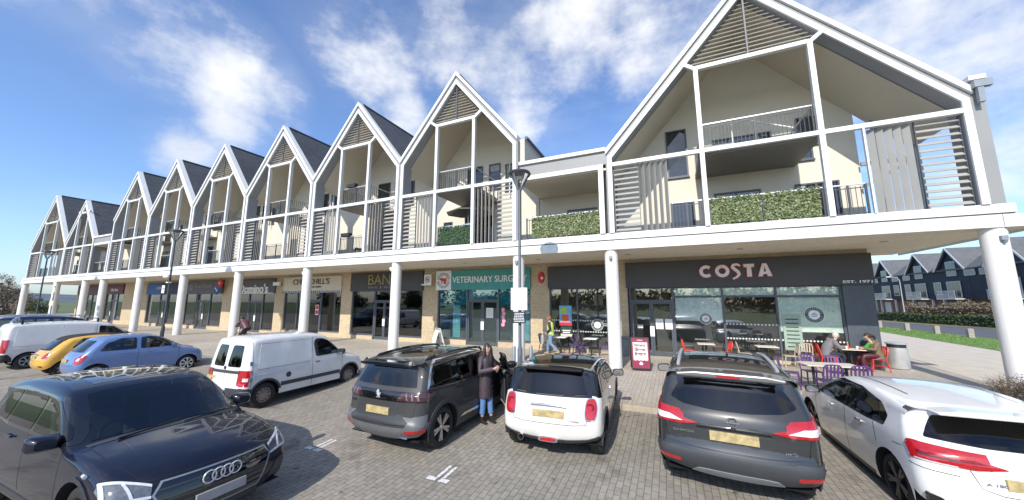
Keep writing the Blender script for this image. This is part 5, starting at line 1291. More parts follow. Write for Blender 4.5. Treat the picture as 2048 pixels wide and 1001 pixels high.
# --- dark blue-black SUV facing the camera
def quatro():
    p = paint('midnight_paint', (.006, .008, .019), rough=.35, coat=.85)
    c = Car('navy_suv', 'midnight blue SUV driving past in front with a wide dark grille', 'car', -7.55, 2.78, -.314, 0.5, None, p, 4.66, 1.89, 1.66, 1.02, (-1.40, 1.42), .375,
        [(-2.2,.30,.14,.13),(-2.32,.5,.15,.13),(-2.30,.8,.15,.13),(-2.22,1.02,.14,.12),(-1.95,1.42,.10,.09),(-2.0,1.52,.07,.07),(-1.9,1.57,.06,.10),(-1.3,1.64,.05,.14),(-.6,1.66,.05,.15),(-.1,1.64,.05,.14),(.25,1.57,.06,.10),(1.02,1.12,.13,.05),(1.12,1.08,.06,.08),(1.6,1.035,.06,.12),(2.0,.95,.10,.13),(2.18,.865,.17,.12),(2.26,.76,.20,.12),(2.31,.58,.20,.12),(2.31,.42,.20,.11),(2.22,.24,.18,.10)], tum=.32, plan=(.05,.06), scale=1.02)
    c.both('window_frame', rp([(-1.85,1.14),(-1.0,1.07),(.95,1.075),(.75,1.22),(.2,1.51),(-1.2,1.545),(-1.6,1.48)], 1), M['gloss'], .004)
    c.both('side_window', rp([(-1.1,1.11),(-.25,1.105),(-.25,1.49),(-1.1,1.50)], 2), M['carglass'], .008); c.both('quarter_window', rp([(-1.68,1.15),(-1.17,1.115),(-1.17,1.49),(-1.5,1.45)], 2), M['carglass'], .008)
    c.both('door_window', rp([(-.17,1.105),(.86,1.11),(.66,1.24),(.16,1.475),(-.17,1.49)], 2), M['carglass'], .008)
    c.panel('windscreen', rp([(.24,-.60),(.5,-.64),(.96,-.74),(1.03,-.4),(1.05,0),(1.03,.4),(.96,.74),(.5,.64),(.24,.60),(.22,.3),(.22,-.3)], 1), 'T', M['carglass'], .006, lim=.2)
    c.panel('scuttle', [(1.0,-.78),(1.06,-.76),(1.13,-.4),(1.14,0),(1.13,.4),(1.06,.76),(1.0,.78),(1.05,.4),(1.06,0),(1.05,-.4)], 'T', M['trim'], .006, lim=.2)
    c.panel('roof_glass', rp([(-1.4,-.48),(0,-.48),(0,.48),(-1.4,.48)], 1), 'T', M['gloss'], .004)
    c.panel('grille', rp([(-.52,.78),(.52,.78),(.59,.68),(.44,.38),(-.44,.38),(-.59,.68)], 0), 'F', M['gloss'], .010)
    c.panel('grille_surround', [(-.535,.795),(.535,.795),(.61,.68),(.455,.36),(-.455,.36),(-.61,.68),(-.535,.795),(-.52,.78),(-.59,.68),(-.44,.38),(.44,.38),(.59,.68),(.52,.78),(-.52,.78)], 'F', M['galv'], .016, lim=.2)
    for k in range(6):
        z = .42+.058*k; w = .44+.14*(z-.38)/.3 if z < .68 else .58-.07*(z-.68)/.10
        if abs(z-.53) < .0: continue
        c.panel('grille_bar', [(-w,z),(w,z),(w,z+.014),(-w,z+.014)], 'F', M['trim'], .026)
    fx = lambda y, z: -Car.rearx(type('q', (), {'T': [(a,b,cc,V((-n.x,n.y,n.z))) for a,b,cc,n in c.T], 'co': [V((-q.x,q.y,q.z)) for q in c.co]})(), y, z)
    m = MB(); x = fx(0, .70)+.04
    for k in range(4):
        m.tube([(x+.0, -.135+.09*k+.066*math.cos(a*.35), .70+.066*math.sin(a*.35)) for a in range(18)], .0085, 6, closed=True)
    c.add('badge', m, M['badge'], True)
    m = MB(); x = fx(0, .50)+.04; m.box(x-.03, x, -.26, .26, .445, .555); c.add('number_plate', m, CL('plate_grey', (.30, .30, .30)), bevel=.004)
    for sg in (-1, 1):
        K = lambda *q: [(x, sg*y, z) for x, y, z in q]
        o = c.panel_rot('headlight', K((2.26,.62,.70),(2.19,.60,.80),(1.92,.90,.905),(1.95,.95,.80),(2.1,.93,.71)), 30, M['lampbowl'], .010)
        for nm, q in (('light_strip', ((2.205,.605,.785),(2.19,.60,.803),(1.92,.90,.908),(1.945,.905,.885))), ('light_strip', ((2.265,.615,.695),(2.25,.612,.715),(2.08,.925,.73),(2.10,.93,.708))), ('light_strip', ((2.20,.735,.73),(2.19,.76,.735),(2.04,.80,.85),(2.05,.775,.845))), ('light_strip', ((2.1,.93,.71),(2.08,.905,.72),(1.93,.885,.895),(1.92,.905,.905)))):
            c.panel_rot(nm, K(*q), 30, M['lampclear'], .017, parent=o, lim=.15)
        c.panel('air_intake', rp([(sg*.60,.36),(sg*.86,.34),(sg*.88,.58),(sg*.70,.54)], 1), 'F', M['trim'], .010, lim=.02)
        c.panel('bonnet_crease', [(1.2,sg*.52),(2.1,sg*.60),(2.1,sg*.607),(1.2,sg*.529)], 'T', M['gloss'], .002)
        c.panel('bonnet_gap', [(1.15,sg*.765),(1.7,sg*.77),(2.12,sg*.66),(2.12,sg*.667),(1.7,sg*.778),(1.15,sg*.773)], 'T', M['well'], .0015)
    c.panel('bonnet_gap', [(2.13,-.66),(2.2,-.3),(2.21,0),(2.2,.3),(2.13,.66),(2.122,.66),(2.193,.3),(2.203,0),(2.193,-.3),(2.122,-.66)], 'T', M['well'], .0015)
    c.panel('lower_intake', rp([(-.5,.26),(.5,.26),(.46,.34),(-.46,.34)], 1), 'F', M['trim'], .010)
    for x in (-.22, .90): c.both('door_gap', [(x,.42),(x+.008,.42),(x+.008,1.06),(x,1.06)], M['gloss'], .002)
    c.both('sill_trim', [(-.9,.28),(.92,.28),(.92,.36),(-.9,.36)], M['trim'], .010); c.archtrim(p, .05, .012)
    m = MB(); m.beam((1.12,-.55,1.085),(1.05,.1,1.125), .014, .02); m.beam((1.12,.1,1.095),(1.04,.62,1.11), .014, .02); c.add('wipers', m, M['black'])
    m = MB(); m.tube([(1.55,-c.w(1.55,1.0)-.004,.9),(1.62,-c.w(1.62,.9)-.004,.9)], .02, 8); c.add('indicator', m, M['lampclear'])
    c.mirror(.72, 1.13, p, size=1.15); c.handle(-.75, .98, p); c.handle(.2, .97, p)
    c.wheels(5, M['alloy'], double=True, tw=.24, rr=.72)
    x = c.root
    # seats and wheel glimpsed through the screen stay behind the dark tinted glass
    c.cabin(-1.5,1.05)
quatro()
# --- small white panel van
def smallvan():
    p = paint('van_white', (.76, .76, .75), rough=.36)
    c = Car('small_white_van', 'small white panel van with rusty steel wheels and two rear windows', 'van', -10.62, 7.45, -.23, 91.5, PARK, p, 4.11, 1.72, 1.80, 1.0, (-1.44, 1.25), .31,
        [(-1.95,.30,.08,.10),(-2.02,.40,.08,.10),(-2.03,.60,.08,.10),(-1.98,.66,.07,.09),(-1.96,1.0,.07,.09),(-1.90,1.40,.06,.09),(-1.84,1.68,.06,.09),(-1.76,1.77,.06,.10),(-1.3,1.80,.05,.10),(-.4,1.80,.05,.11),(.2,1.76,.06,.10),(.42,1.68,.08,.08),(1.08,1.10,.15,.05),(1.2,1.04,.06,.10),(1.7,.94,.08,.16),(1.92,.80,.16,.16),(2.03,.60,.24,.14),(2.04,.44,.26,.12),(1.95,.26,.2,.10)], tum=.16, plan=(.09,.02), zb=.27, tuck=.03)
    c.both('door_window', rp([(-.02,1.08),(.85,1.08),(.80,1.20),(.42,1.50),(.22,1.58),(.0,1.60),(-.08,1.5)], 2), M['carglass'], .006)
    # pressed panel in the load side
    def rim_(poly, w, off): 
        cx, cz = sum(a for a, b in poly)/len(poly), sum(b for a, b in poly)/len(poly)
        return poly
    pr = rp([(-1.68,.98),(-.20,.98),(-.17,1.60),(-1.60,1.60)], 2)
    c.both('side_pressing', pr, p, .012)
    for sd in 'RL': c.seam([(-1.68,1.0),(-1.61,1.58),(-1.58,1.605),(-.20,1.605),(-.17,1.58),(-.19,1.0),(-.22,.975),(-1.65,.975),(-1.68,1.0)], sd, .008)  # dark outline painted in as the pressing's edge shadow, no gap here
    for poly in ([(-1.75,.83),(-.2,.83),(-.2,.845),(-1.75,.845)],): c.both('body_crease', poly, p, .010)
    for sg in (-1, 1): c.panel('rear_window', rp([(sg*.07,1.05),(sg*.56,1.05),(sg*.50,1.58),(sg*.10,1.58)], 2), 'B', M['darkglass'], .006)
    c.seam([(0,.62),(0,1.68)], 'B', .01)
    c.panel('rub_strip', [(-.58,.90),(.62,.90),(.62,.965),(-.58,.965)], 'B', M['trim'], .02)
    c.panel('rear_bumper', rp([(-.86,.28),(.86,.28),(.86,.55),(.70,.57),(.45,.50),(-.45,.50),(-.70,.57),(-.86,.55)], 0), 'B', M['trim'], .03)
    c.both('bumper_side', [(-2.05,.28),(-1.80,.28),(-1.755,.52),(-2.05,.56)], M['trim'], .02, lim=.03)
    c.both('rub_strip', [(-1.05,.46),(.85,.46),(.85,.56),(-1.05,.56)], M['trim'], .014); c.archtrim(M['trim'], .05, .012, .4)
    for sg in (-1, 1):
        o = c.panel('tail_lamp', rp([(sg*.68,.60),(sg*.84,.60),(sg*.84,.98),(sg*.70,.98)], 1), 'B', M['lampred'], .016, lim=.03)
        c.panel('lens', [(sg*.71,.72),(sg*.83,.72),(sg*.83,.80),(sg*.71,.80)], 'B', M['lampclear'], .022, parent=o, lim=.03)
        c.panel('side_lens', [(-1.98,.60),(-1.89,.60),(-1.87,.98),(-1.96,.98)], 'R' if sg < 0 else 'L', M['lampred'], .012, parent=o, lim=.1)
    for x, z0, z1 in ((-.13,.30,1.66), (.92,.36,1.05)): c.both('door_gap', [(x,z0),(x+.009,z0),(x+.009,z1),(x,z1)], M['gloss'], .002)
    c.both('door_gap', [(-1.83,.56),(-1.822,.56),(-1.76,1.68),(-1.768,1.68)], M['gloss'], .002)
    m = MB(); 
    for sg in (-1, 1): m.lathe([(.07, 0), (.075, .01), (.07, .018)], (-.85, sg*(c.w(-.85,.72)+.0)-.009, .72), 16, 'y')
    c.add('fuel_cap', m, M['trim'], True)
    for sg in (-1, 1):
        for z in (.75, 1.15): m = MB(); m.box(-1.86, -1.80, sg*c.w(-1.83, z)-.015, sg*c.w(-1.83, z)+.012, z-.045, z+.045); c.add('door_hinge', m, M['galv'])
    x = c.rearx(0, .98); m = MB(); m.box(x-.03, x, -.02, .02, .99, 1.06); c.add('door_latch', m, M['black'])
    x = c.rearx(.45, .75); m = MB(); m.box(x-.004, x+.03, .28, .70, .66, .80); c.add('number_plate', m, M['plate'], bevel=.004)
    c.mirror(.78, 1.14, M['trim'], size=1.1); c.handle(.03, .93, M['trim'], .13)
    c.panel('windscreen', rp([(.46,-.62),(1.04,-.70),(1.06,.70),(.46,.62)], 1), 'T', M['carglass'], .006, lim=.2)
    m = MB(); m.beam((-1.0,-.1,1.81),(.1,.02,1.81), .03, .006); c.add('roof_seam', m, p)
    c.wheels(8, M['ruststeel'], tw=.18, rr=.66, style='steel')
    c.cabin(-.35,1.1,1)
smallvan()
# --- powder blue hatch
def bluehatch():
    p = paint('powder_blue_paint', (.15, .235, .46), metal=.25, rough=.33)
    c = Car('blue_hatchback', 'powder blue rounded hatchback with silver wheel covers', 'car', -18.62, 6.72, -.25, 87.5, PARK, p, 3.72, 1.66, 1.54, .98, (-1.27, 1.16), .295,
        [(-1.74,.26,.15,.13),(-1.83,.38,.16,.14),(-1.855,.55,.16,.14),(-1.80,.80,.16,.14),(-1.72,.96,.15,.13),(-1.30,1.40,.11,.10),(-1.15,1.48,.07,.12),(-.7,1.535,.06,.14),(-.2,1.54,.06,.14),(.2,1.49,.07,.12),(.45,1.38,.10,.08),(1.02,1.03,.15,.06),(1.14,.98,.07,.11),(1.5,.90,.09,.16),(1.72,.76,.18,.16),(1.84,.58,.26,.15),(1.86,.42,.28,.12),(1.76,.22,.22,.10)], tum=.30, plan=(.10,.09), tuck=.05)
    c.both('side_window', rp([(-1.26,1.03),(-.35,1.02),(-.35,1.42),(-.75,1.42),(-1.08,1.28)], 2), M['carglass'], .006)
    c.both('door_window', rp([(-.24,1.02),(.88,1.04),(.70,1.16),(.34,1.37),(.05,1.43),(-.24,1.43)], 2), M['carglass'], .006)
    c.panel('rear_window', rp([(-.60,1.02),(.60,1.02),(.48,1.37),(-.48,1.37)], 1), 'B', M['carglass'], .006)
    c.panel('windscreen', rp([(.44,-.50),(.98,-.60),(1.0,.60),(.44,.50)], 1), 'T', M['carglass'], .006, lim=.2)
    for sg in (-1, 1):
        o = c.panel('tail_lamp', rp([(sg*.60,.66),(sg*.76,.64),(sg*.79,.84),(sg*.70,.95),(sg*.62,.86)], 2), 'B', M['lampred'], .012, lim=.02)
        c.panel('lens', rp([(sg*.64,.76),(sg*.73,.75),(sg*.74,.84),(sg*.67,.86)], 2), 'B', M['lampclear'], .018, parent=o, lim=.02)
        c.panel('side_lens', rp([(-1.75,.68),(-1.62,.70),(-1.50,.92),(-1.58,.95),(-1.72,.84)], 1), 'R' if sg < 0 else 'L', M['lampred'], .010, parent=o, lim=.15)
        c.panel('headlight', rp([(sg*.46,.66),(sg*.70,.68),(sg*.68,.86),(sg*.52,.86)], 2), 'F', M['lampclear'], .01, lim=.05)
        c.panel('headlight', rp([(1.36,sg*.60),(1.5,sg*.48),(1.58,sg*.5),(1.52,sg*.64)], 2), 'T', M['lampclear'], .012, lim=.1)
    for x, z0, z1 in ((-.30,.34,1.02), (.86,.34,1.0)): c.both('door_gap', [(x,z0),(x+.008,z0),(x+.008,z1),(x,z1)], M['gloss'], .002)
    c.seam([(-.62,.9),(-.55,.6),(.55,.6),(.62,.9)], 'B')
    x = c.rearx(0, .74); m = MB(); m.box(x-.02, x+.01, -.24, .24, .69, .80); c.add('number_plate', m, M['plate'], bevel=.004)
    c.both('sill_trim', [(-.85,.24),(.8,.24),(.8,.29),(-.85,.29)], M['trim'], .006)
    c.handle(-.55, .90, p, .16); c.handle(.0, .91, p, .16); c.mirror(.62, 1.08, p, size=.9)
    c.wheels(7, CL('cover_silver', (.55, .55, .55), rough=.4, metal=.4), style='cover', tw=.18, rr=.74)
    c.cabin(-1.2,1.05)
bluehatch()
# --- yellow cabriolet
def yellow():
    p = paint('yellow_paint', (.72, .40, .06), rough=.33)
    c = Car('yellow_city_car', 'small yellow city car with a black folding fabric roof', 'car', -21.15, 6.55, -.26, 88, PARK, p, 3.55, 1.63, 1.47, .92, (-1.12, 1.17), .29,
        [(-1.64,.26,.15,.13),(-1.74,.38,.16,.14),(-1.77,.55,.17,.14),(-1.72,.78,.17,.14),(-1.60,.93,.15,.13),(-1.20,1.34,.12,.11),(-1.02,1.42,.08,.12),(-.6,1.465,.06,.14),(-.1,1.47,.06,.13),(.25,1.42,.07,.10),(.42,1.34,.10,.07),(.88,1.0,.15,.06),(1.0,.95,.08,.11),(1.4,.86,.12,.18),(1.62,.72,.2,.18),(1.75,.54,.28,.15),(1.77,.40,.28,.12),(1.68,.22,.22,.10)], tum=.32, plan=(.11,.10))
    c.panel('fabric_roof', rp([(-1.2,-.52),(.2,-.52),(.3,0),(.2,.52),(-1.2,.52)], 1), 'T', CL('fabric_black', (.025, .022, .022), rough=.9), .014, lim=.15)
    c.panel('rear_window', rp([(-.50,.99),(.50,.99),(.42,1.28),(-.42,1.28)], 1), 'B', M['carglass'], .018)
    c.panel('rear_surround', rp([(-.56,.96),(.56,.96),(.48,1.36),(-.48,1.36)], 1), 'B', M['fabric_black'], .010)
    c.both('side_window', rp([(-1.05,1.0),(-.45,.99),(-.45,1.36),(-.8,1.34)], 2), M['carglass'], .006); c.both('door_window', rp([(-.38,.99),(.72,1.0),(.5,1.16),(.15,1.36),(-.38,1.37)], 2), M['carglass'], .006)
    c.panel('windscreen', rp([(.42,-.50),(.84,-.60),(.86,.60),(.42,.50)], 1), 'T', M['carglass'], .006, lim=.2)
    for sg in (-1, 1):
        o = c.panel('tail_lamp', rp([(sg*.56,.66),(sg*.72,.66),(sg*.72,.90),(sg*.58,.90)], 2), 'B', M['chrome'], .012, lim=.05); c.panel('lens', rp([(sg*.575,.68),(sg*.71,.68),(sg*.71,.885),(sg*.59,.885)], 2), 'B', M['lampred'], .02, parent=o, lim=.05)
        c.panel('reflector', rp([(sg*.5,.40),(sg*.66,.40),(sg*.66,.45),(sg*.5,.45)], 1), 'B', M['lampdarkred'], .012)
    c.seam([(-.5,.92),(-.5,.62),(.5,.62),(.5,.92)], 'B')
    x = c.rearx(0, .72); m = MB(); m.box(x-.02, x+.01, -.24, .24, .67, .78); c.add('number_plate', m, M['plate'], bevel=.004)
    m = MB(); m.box(x-.015, x+.02, -.3, .3, .83, .85); c.add('boot_handle', m, M['chrome']); c.handle(-.3, .86, M['chrome'], .15); c.mirror(.55, 1.02, p, size=.85)
    c.wheels(8, M['alloy'], tw=.18)
    c.cabin(-1.05,.9)
yellow()
# --- large white van
def bigvan():
    p = paint('big_van_white', (.72, .72, .72), rough=.38)
    c = Car('large_white_van', 'large white panel van with a black rear bumper at the left of the row', 'van', -25.15, 6.95, -.27, 88, PARK, p, 4.78, 1.90, 1.96, 1.05, (-1.62, 1.48), .335,
        [(-2.28,.32,.06,.10),(-2.36,.42,.06,.10),(-2.37,.62,.06,.10),(-2.34,1.1,.06,.10),(-2.28,1.7,.05,.11),(-2.20,1.88,.05,.12),(-2.05,1.94,.05,.12),(-1.2,1.965,.05,.13),(0,1.955,.05,.13),(.62,1.90,.06,.12),(.85,1.80,.09,.09),(1.62,1.20,.15,.06),(1.75,1.13,.07,.11),(2.05,1.0,.12,.18),(2.25,.84,.22,.18),(2.36,.62,.26,.15),(2.37,.45,.26,.12),(2.28,.26,.2,.10)], tum=.14, plan=(.10,.015), zb=.3, tuck=.03, scale=.95)
    c.both('door_window', rp([(.36,1.17),(1.35,1.17),(1.25,1.32),(.85,1.66),(.36,1.72)], 2), M['carglass'], .006)
    c.both('side_pressing', rp([(-2.05,.98),(.2,.98),(.2,1.72),(-2.0,1.72)], 2), p, .012); c.both('body_crease', [(-2.1,.86),(.25,.86),(.25,.88),(-2.1,.88)], p, .012)
    for x in (.28, -.75, 1.42): c.both('door_gap', [(x,.42),(x+.01,.42),(x+.01,1.16 if x > 1 else 1.78),(x,1.16 if x > 1 else 1.78)], M['gloss'], .002)
    c.panel('windscreen', rp([(.9,-.70),(1.56,-.80),(1.6,.80),(.9,.70)], 1), 'T', M['carglass'], .006, lim=.2)
    c.panel('rear_bumper', [(-.95,.30),(.95,.30),(.95,.66),(.72,.66),(.6,.52),(-.6,.52),(-.72,.66),(-.95,.66)], 'B', M['black'], .04)
    c.both('bumper_side', [(-2.34,.34),(-2.02,.34),(-2.05,.52),(-2.16,.66),(-2.34,.66)], M['black'], .03); c.both('rub_strip', [(-1.2,.42),(1.08,.42),(1.08,.52),(-1.2,.52)], M['trim'], .012)
    for sg in (-1, 1):
        o = c.panel('tail_lamp', rp([(sg*.80,.72),(sg*.93,.72),(sg*.93,1.26),(sg*.82,1.26)], 1), 'B', M['lampred'], .016, lim=.03)
        c.panel('side_lens', rp([(-2.34,.72),(-2.22,.72),(-2.18,1.0),(-2.22,1.26),(-2.32,1.26)], 1), 'R' if sg < 0 else 'L', M['lampred'], .012, parent=o, lim=.1)
    c.seam([(0,.62),(0,1.86)], 'B', .01); m = MB(); x = c.rearx(0, .8); m.box(x-.02, x, .2, .7, .74, .86); c.add('number_plate', m, M['plate'])
    for xx in (-1.9, .3):
        m = MB(); m.beam((xx,-.74,2.06),(xx,.74,2.06), .05, .035); m.box(xx-.03, xx+.03, -.76, -.70, 1.90, 2.06); m.box(xx-.03, xx+.03, .70, .76, 1.90, 2.06); c.add('roof_bar', m, M['black'])
    m = MB(); m.tube([(-2.1,-.2,1.95),(-1.95,-.1,2.10),(-1.9,.15,2.13)], .07, 8); m.sphere((-1.95,.0,2.05), (.12,.25,.1), 10); c.add('roof_beacon', m, M['chrome'], True)
    c.mirror(1.25, 1.25, M['black'], size=1.3); c.handle(.42, 1.02, M['black'], .15); c.wheels(6, M['galv'], style='cover', tw=.2, rr=.66)
    c.cabin(.0,1.6,1)
bigvan()
# --- dark blue MPV at the far end
def farcar():
    p = paint('navy_paint', (.012, .022, .07), rough=.3)
    c = Car('navy_people_carrier', 'dark navy people carrier mostly hidden behind the large white van', 'car', -28.6, 7.2, -.26, 88, PARK, p, 4.6, 1.85, 1.78, 1.05, (-1.4, 1.45), .33,
        [(-2.15,.30,.1,.12),(-2.27,.5,.1,.12),(-2.25,1.0,.1,.12),(-2.05,1.6,.08,.1),(-1.95,1.70,.07,.12),(-1.2,1.77,.05,.13),(-.2,1.76,.05,.13),(.45,1.65,.07,.10),(1.45,1.13,.14,.06),(1.6,1.08,.06,.1),(2.0,.95,.1,.16),(2.22,.75,.22,.15),(2.28,.5,.25,.12),(2.18,.26,.2,.1)], tum=.25, scale=1.16)
    c.both('side_window', rp([(-1.95,1.15),(-.2,1.12),(-.2,1.62),(-1.75,1.62)], 2), M['carglass'], .006); c.both('door_window', rp([(-.1,1.12),(1.3,1.14),(1.0,1.34),(.4,1.6),(-.1,1.62)], 2), M['carglass'], .006)
    c.panel('rear_window', rp([(-.68,1.14),(.68,1.14),(.58,1.56),(-.58,1.56)], 1), 'B', M['carglass'], .006); c.panel('windscreen', rp([(.5,-.6),(1.38,-.72),(1.4,.72),(.5,.6)], 1), 'T', M['carglass'], .006, lim=.2)
    c.roofrails(-1.7, .4, .66, 1.70, M['steel']); c.wheels(6, M['alloy'])
    for sg in (-1, 1): c.panel('tail_lamp', rp([(sg*.7,.85),(sg*.88,.85),(sg*.86,1.25),(sg*.72,1.25)], 1), 'B', M['lampred'], .012, lim=.03)
    c.cabin(-1.4,1.45)
farcar()
# ------------------------------------------------------------------ street furniture
def lamp(X, Y, z0, h, label, mt=None):
    mt = mt or M['lampchar']
    T = thing('street_lamp', label, 'street lamp', (X, Y, z0), 0, 'lamp posts along the car park edge')
    m = MB(); m.tube([(0,0,0),(0,0,.95),(0,0,1.05),(0,0,h-.62)], [.085,.085,.055,.045], 14); m.build('pole', mt, T, smooth=True)
    m = MB(); m.box(-.045, .045, -.09, -.084, .35, .75); m.build('access_door', mt, T)
    m = MB()
    for k in range(4):
        a = rad(45+90*k); m.beam((.04*math.cos(a),.04*math.sin(a),h-.66),(.33*math.cos(a),.33*math.sin(a),h-.10), .02, .05)
    m.build('lamp_bracket', mt, T)
    m = MB(); m.lathe([(.05, h-.62), (.12, h-.42), (.31, h-.10)], (0,0,0), 24, caps=False); m.build('glass_cone', emit_free_glass('lamp_cone', (.8,.84,.84), 1.2), T, smooth=True)
    m = MB(); m.lathe([(.0, h+.07), (.22, h+.055), (.37, h), (.40, h-.06), (.38, h-.11), (.30, h-.10), (.0, h-.08)], (0,0,0), 28, caps=False); m.build('canopy', M['lampdark'], T, smooth=True)
    m = MB(); m.lathe([(.0, h-.24), (.10, h-.22), (.12, h-.16), (.0, h-.14)], (0,0,0), 16, caps=False); m.build('lamp_bulb', M['paper'], T, smooth=True)
    return T
lamp(-4.5, 10.69, 0, 6.92, 'tall grey lamp post carrying a blank white plate above a black notice', M['lampgrey'])
T = thing('parking_sign', 'white square back plate clipped to the nearest lamp post', 'sign', (-4.47, 10.56, 2.2)); m = MB(); m.box(-.29, .29, -.02, .0, 0, .72); m.build('panel', M['paper'], T, bevel=.01)
text('lettering', '12', .1, .09, CL('inkblue', (.08, .14, .25)), (.06, -.024, .10), T, W=False, depth=.004)
m = MB(); m.box(-.1, .1, .0, .10, .3, .34); m.build('clip', M['galv'], T)
T = thing('notice', 'small black notice with white lines of text under the white plate', 'sign', (-4.47, 10.56, 1.78)); m = MB(); m.box(-.23, .23, -.02, 0, 0, .37); m.build('panel', M['black'], T)
m = MB()
random.seed(5)
for k in range(6):
    x = -.19+random.random()*.04
    while x < .17:
        w = random.uniform(.03, .07); m.box(x, min(x+w, .19), -.024, -.0205, .045+.052*k, .068+.052*k); x += w+.015
m.build('lettering', M['letterwhite'], T)
m = MB(); m.box(-.1, .1, .0, .10, .15, .19); m.build('clip', M['galv'], T)
lamp(-27.3, 10.7, 0, 6.75, 'dark lamp post in front of the blue sign with round floodlights on its pole')
T = thing('pole_lights', 'pair of round white lights strapped to the dark lamp post', 'light', (-27.3, 10.62, 3.9)); m = MB(); m.sphere((-.14,-.1,.05), (.14,.10,.13), 12); m.build('lamp_head', M['paper'], T, smooth=True); m = MB(); m.sphere((.12,-.12,0), (.15,.1,.12), 12); m.build('lamp_head', M['steel'], T, smooth=True); m = MB(); m.box(-.1, .1, -.05, .13, -.35, -.28); m.build('bracket', M['paper'], T)
T = thing('parking_sign', 'small white plate high on the dark lamp post beside the blue sign', 'sign', (-27.45, 10.55, 2.95)); m = MB(); m.box(-.22, .08, -.02, 0, 0, .46); m.build('panel', M['paper'], T); m = MB(); m.prism(circle(-.05, .26, .07, 12), -.024, -.02); m.build('emblem', M['red'], T)
lamp(-48.3, 10.7, 0, 6.7, 'farthest lamp post, before the low gable at the end of the terrace')
T = thing('parking_sign', 'cream plates on a post by the far end column', 'sign', (-47.0, 11.1, 0)); m = MB(); m.tube([(0,0,0),(0,0,3.9)], .04, 8); m.build('pole', M['galv'], T)
for z, w in ((3.2,.6),(2.1,.9),(3.7,.7)): m = MB(); m.box(-w/2, w/2, -.05, -.03, z, z+.4); m.build('panel', M['cream_sign'], T)
# bollards beside the nearest lamp
for (x, y, l) in ((-4.78, 10.85, 'steel bollard left of the nearest lamp post'), (-4.30, 11.15, 'steel bollard right of the nearest lamp post')):
    m = MB(); m.lathe([(.06, 0), (.06, .98), (.045, 1.01), (0, 1.015)], (x, y, 0), 16, caps=False); single(m, 'bollard', M['galv'], l, 'bollard', (x, y, 0), 'steel bollards by the lamp post', smooth=True)
# verge bollards
M['weathered'] = plain('weathered_timber', (.33, .29, .25), .9, .2, scale=8)
for i, (x, y) in enumerate(((18.2, 41.0), (18.45, 37.9), (18.6, 34.9), (18.9, 32.0), (17.9, 44.5))):
    m = MB(); m.box(x-.14, x+.14, y-.14, y+.14, 0, .62); m.box(x-.145, x+.145, y-.145, y+.145, .44, .50, 1)
    single(m, 'verge_bollard', [M['weathered'], M['galv']], 'timber bollard on the grass verge, ' + ['third left of the white corner column', 'second left of the white corner column', 'first left of the white corner column', 'just behind the white corner column', 'farthest along the road'][i], 'bollard', (x, y, 0), 'timber bollards along the verge', bevel=.02)
# bins
T = thing('litter_bin', 'brushed steel litter bin with a dark open top by the seated couple', 'bin', (7.66, 18.1, 0))
m = MB(); m.lathe([(.27, .02), (.30, .10), (.285, .78)], (0,0,0), 28); m.build('body', M['steel'], T, smooth=True)
m = MB(); m.lathe([(.26, .781), (.26, .90)], (0,0,0), 24); m.build('opening', M['black'], T, smooth=True)
m = MB(); m.lathe([(.29, .90), (.295, .95), (.22, .97), (0, .975)], (0,0,0), 28, caps=False); m.lathe([(.29,.90),(.0,.90)], (0,0,0), 28, caps=False); m.build('lid', M['steel'], T, smooth=True)
T = thing('storage_bin', 'small grey plastic bin standing behind the white column', 'bin', (-2.05, 17.2, 0)); m = MB(); m.prism([(-.2,0),(.2,0),(.25,.78),(-.25,.78)], -.22, .22); m.build('body', CL('grey_plastic', (.14, .155, .17)), T, bevel=.03); m = MB(); m.box(-.27, .27, -.24, .24, .785, .86); m.build('lid', M['grey_plastic'], T, bevel=.03)
# pavement boards
T = thing('a_board', 'crimson A-board poster before the coffee shop doors', 'sign', (-1.08, 13.9, 0), 12)
lean = rad(9)
m = MB(); m.obox((0,0,.60), (.66,.03,1.14)); m.xf(Matrix.Rotation(-lean, 4, 'X')); m.xf(Matrix.Translation((0,-.16,.02))); fr = m.build('front_panel', M['black'], T, bevel=.012)
m = MB(); m.obox((0,0,.60), (.62,.03,1.12)); m.xf(Matrix.Rotation(rad(14), 4, 'X')); m.xf(Matrix.Translation((0,.42,.0))); m.build('rear_panel', M['black'], T)
m = MB(); m.obox((0,-.018,.60), (.58,.006,1.04)); m.xf(Matrix.Rotation(-lean, 4, 'X')); m.xf(Matrix.Translation((0,-.16,.02))); po = m.build('poster_sheet', CL('crimson', (.25, .015, .05)), T)
m = MB(); w = [(-.25,.36)]+[(-.25+.5*i/20, .36-.022*abs(math.sin(i*math.pi/5))) for i in range(21)]+[(.25,.36),(.25,.98),(-.25,.98)]
m.prism(w, -.026, -.022); m.xf(Matrix.Rotation(-lean, 4, 'X')); m.xf(Matrix.Translation((0,-.16,.02))); m.build('poster_label', CL('pale_pink', (.75, .60, .58)), T)
def lean_text(body, w_, h_, z, mat, bold=.03):
    o = text('lettering', body, w_, h_, mat, (0,0,0), T, W=False, depth=.004, bold=bold)
    for v in o.data.vertices: v.co = Matrix.Rotation(-lean, 3, 'X') @ (v.co+V((0,-.030,z)))+V((0,-.16,.02))
for t_, w_, z in (('Never', .38, .88), ('Been', .34, .73), ('Better', .40, .58)): lean_text(t_, w_, .125, z, M['brownletter'])
lean_text('COSTA', .2, .05, 1.05, M['pale_pink']); 
m = MB(); m.prism([(-.05,.19),(.05,.19),(.07,.25),(-.07,.25)], -.026, -.021); m.prism(circle(0,.265,.045,12), -.027, -.022); m.xf(Matrix.Rotation(-lean, 4, 'X')); m.xf(Matrix.Translation((0,-.16,.02))); m.build('cup_emblem', M['pale_pink'], T)
m = MB()
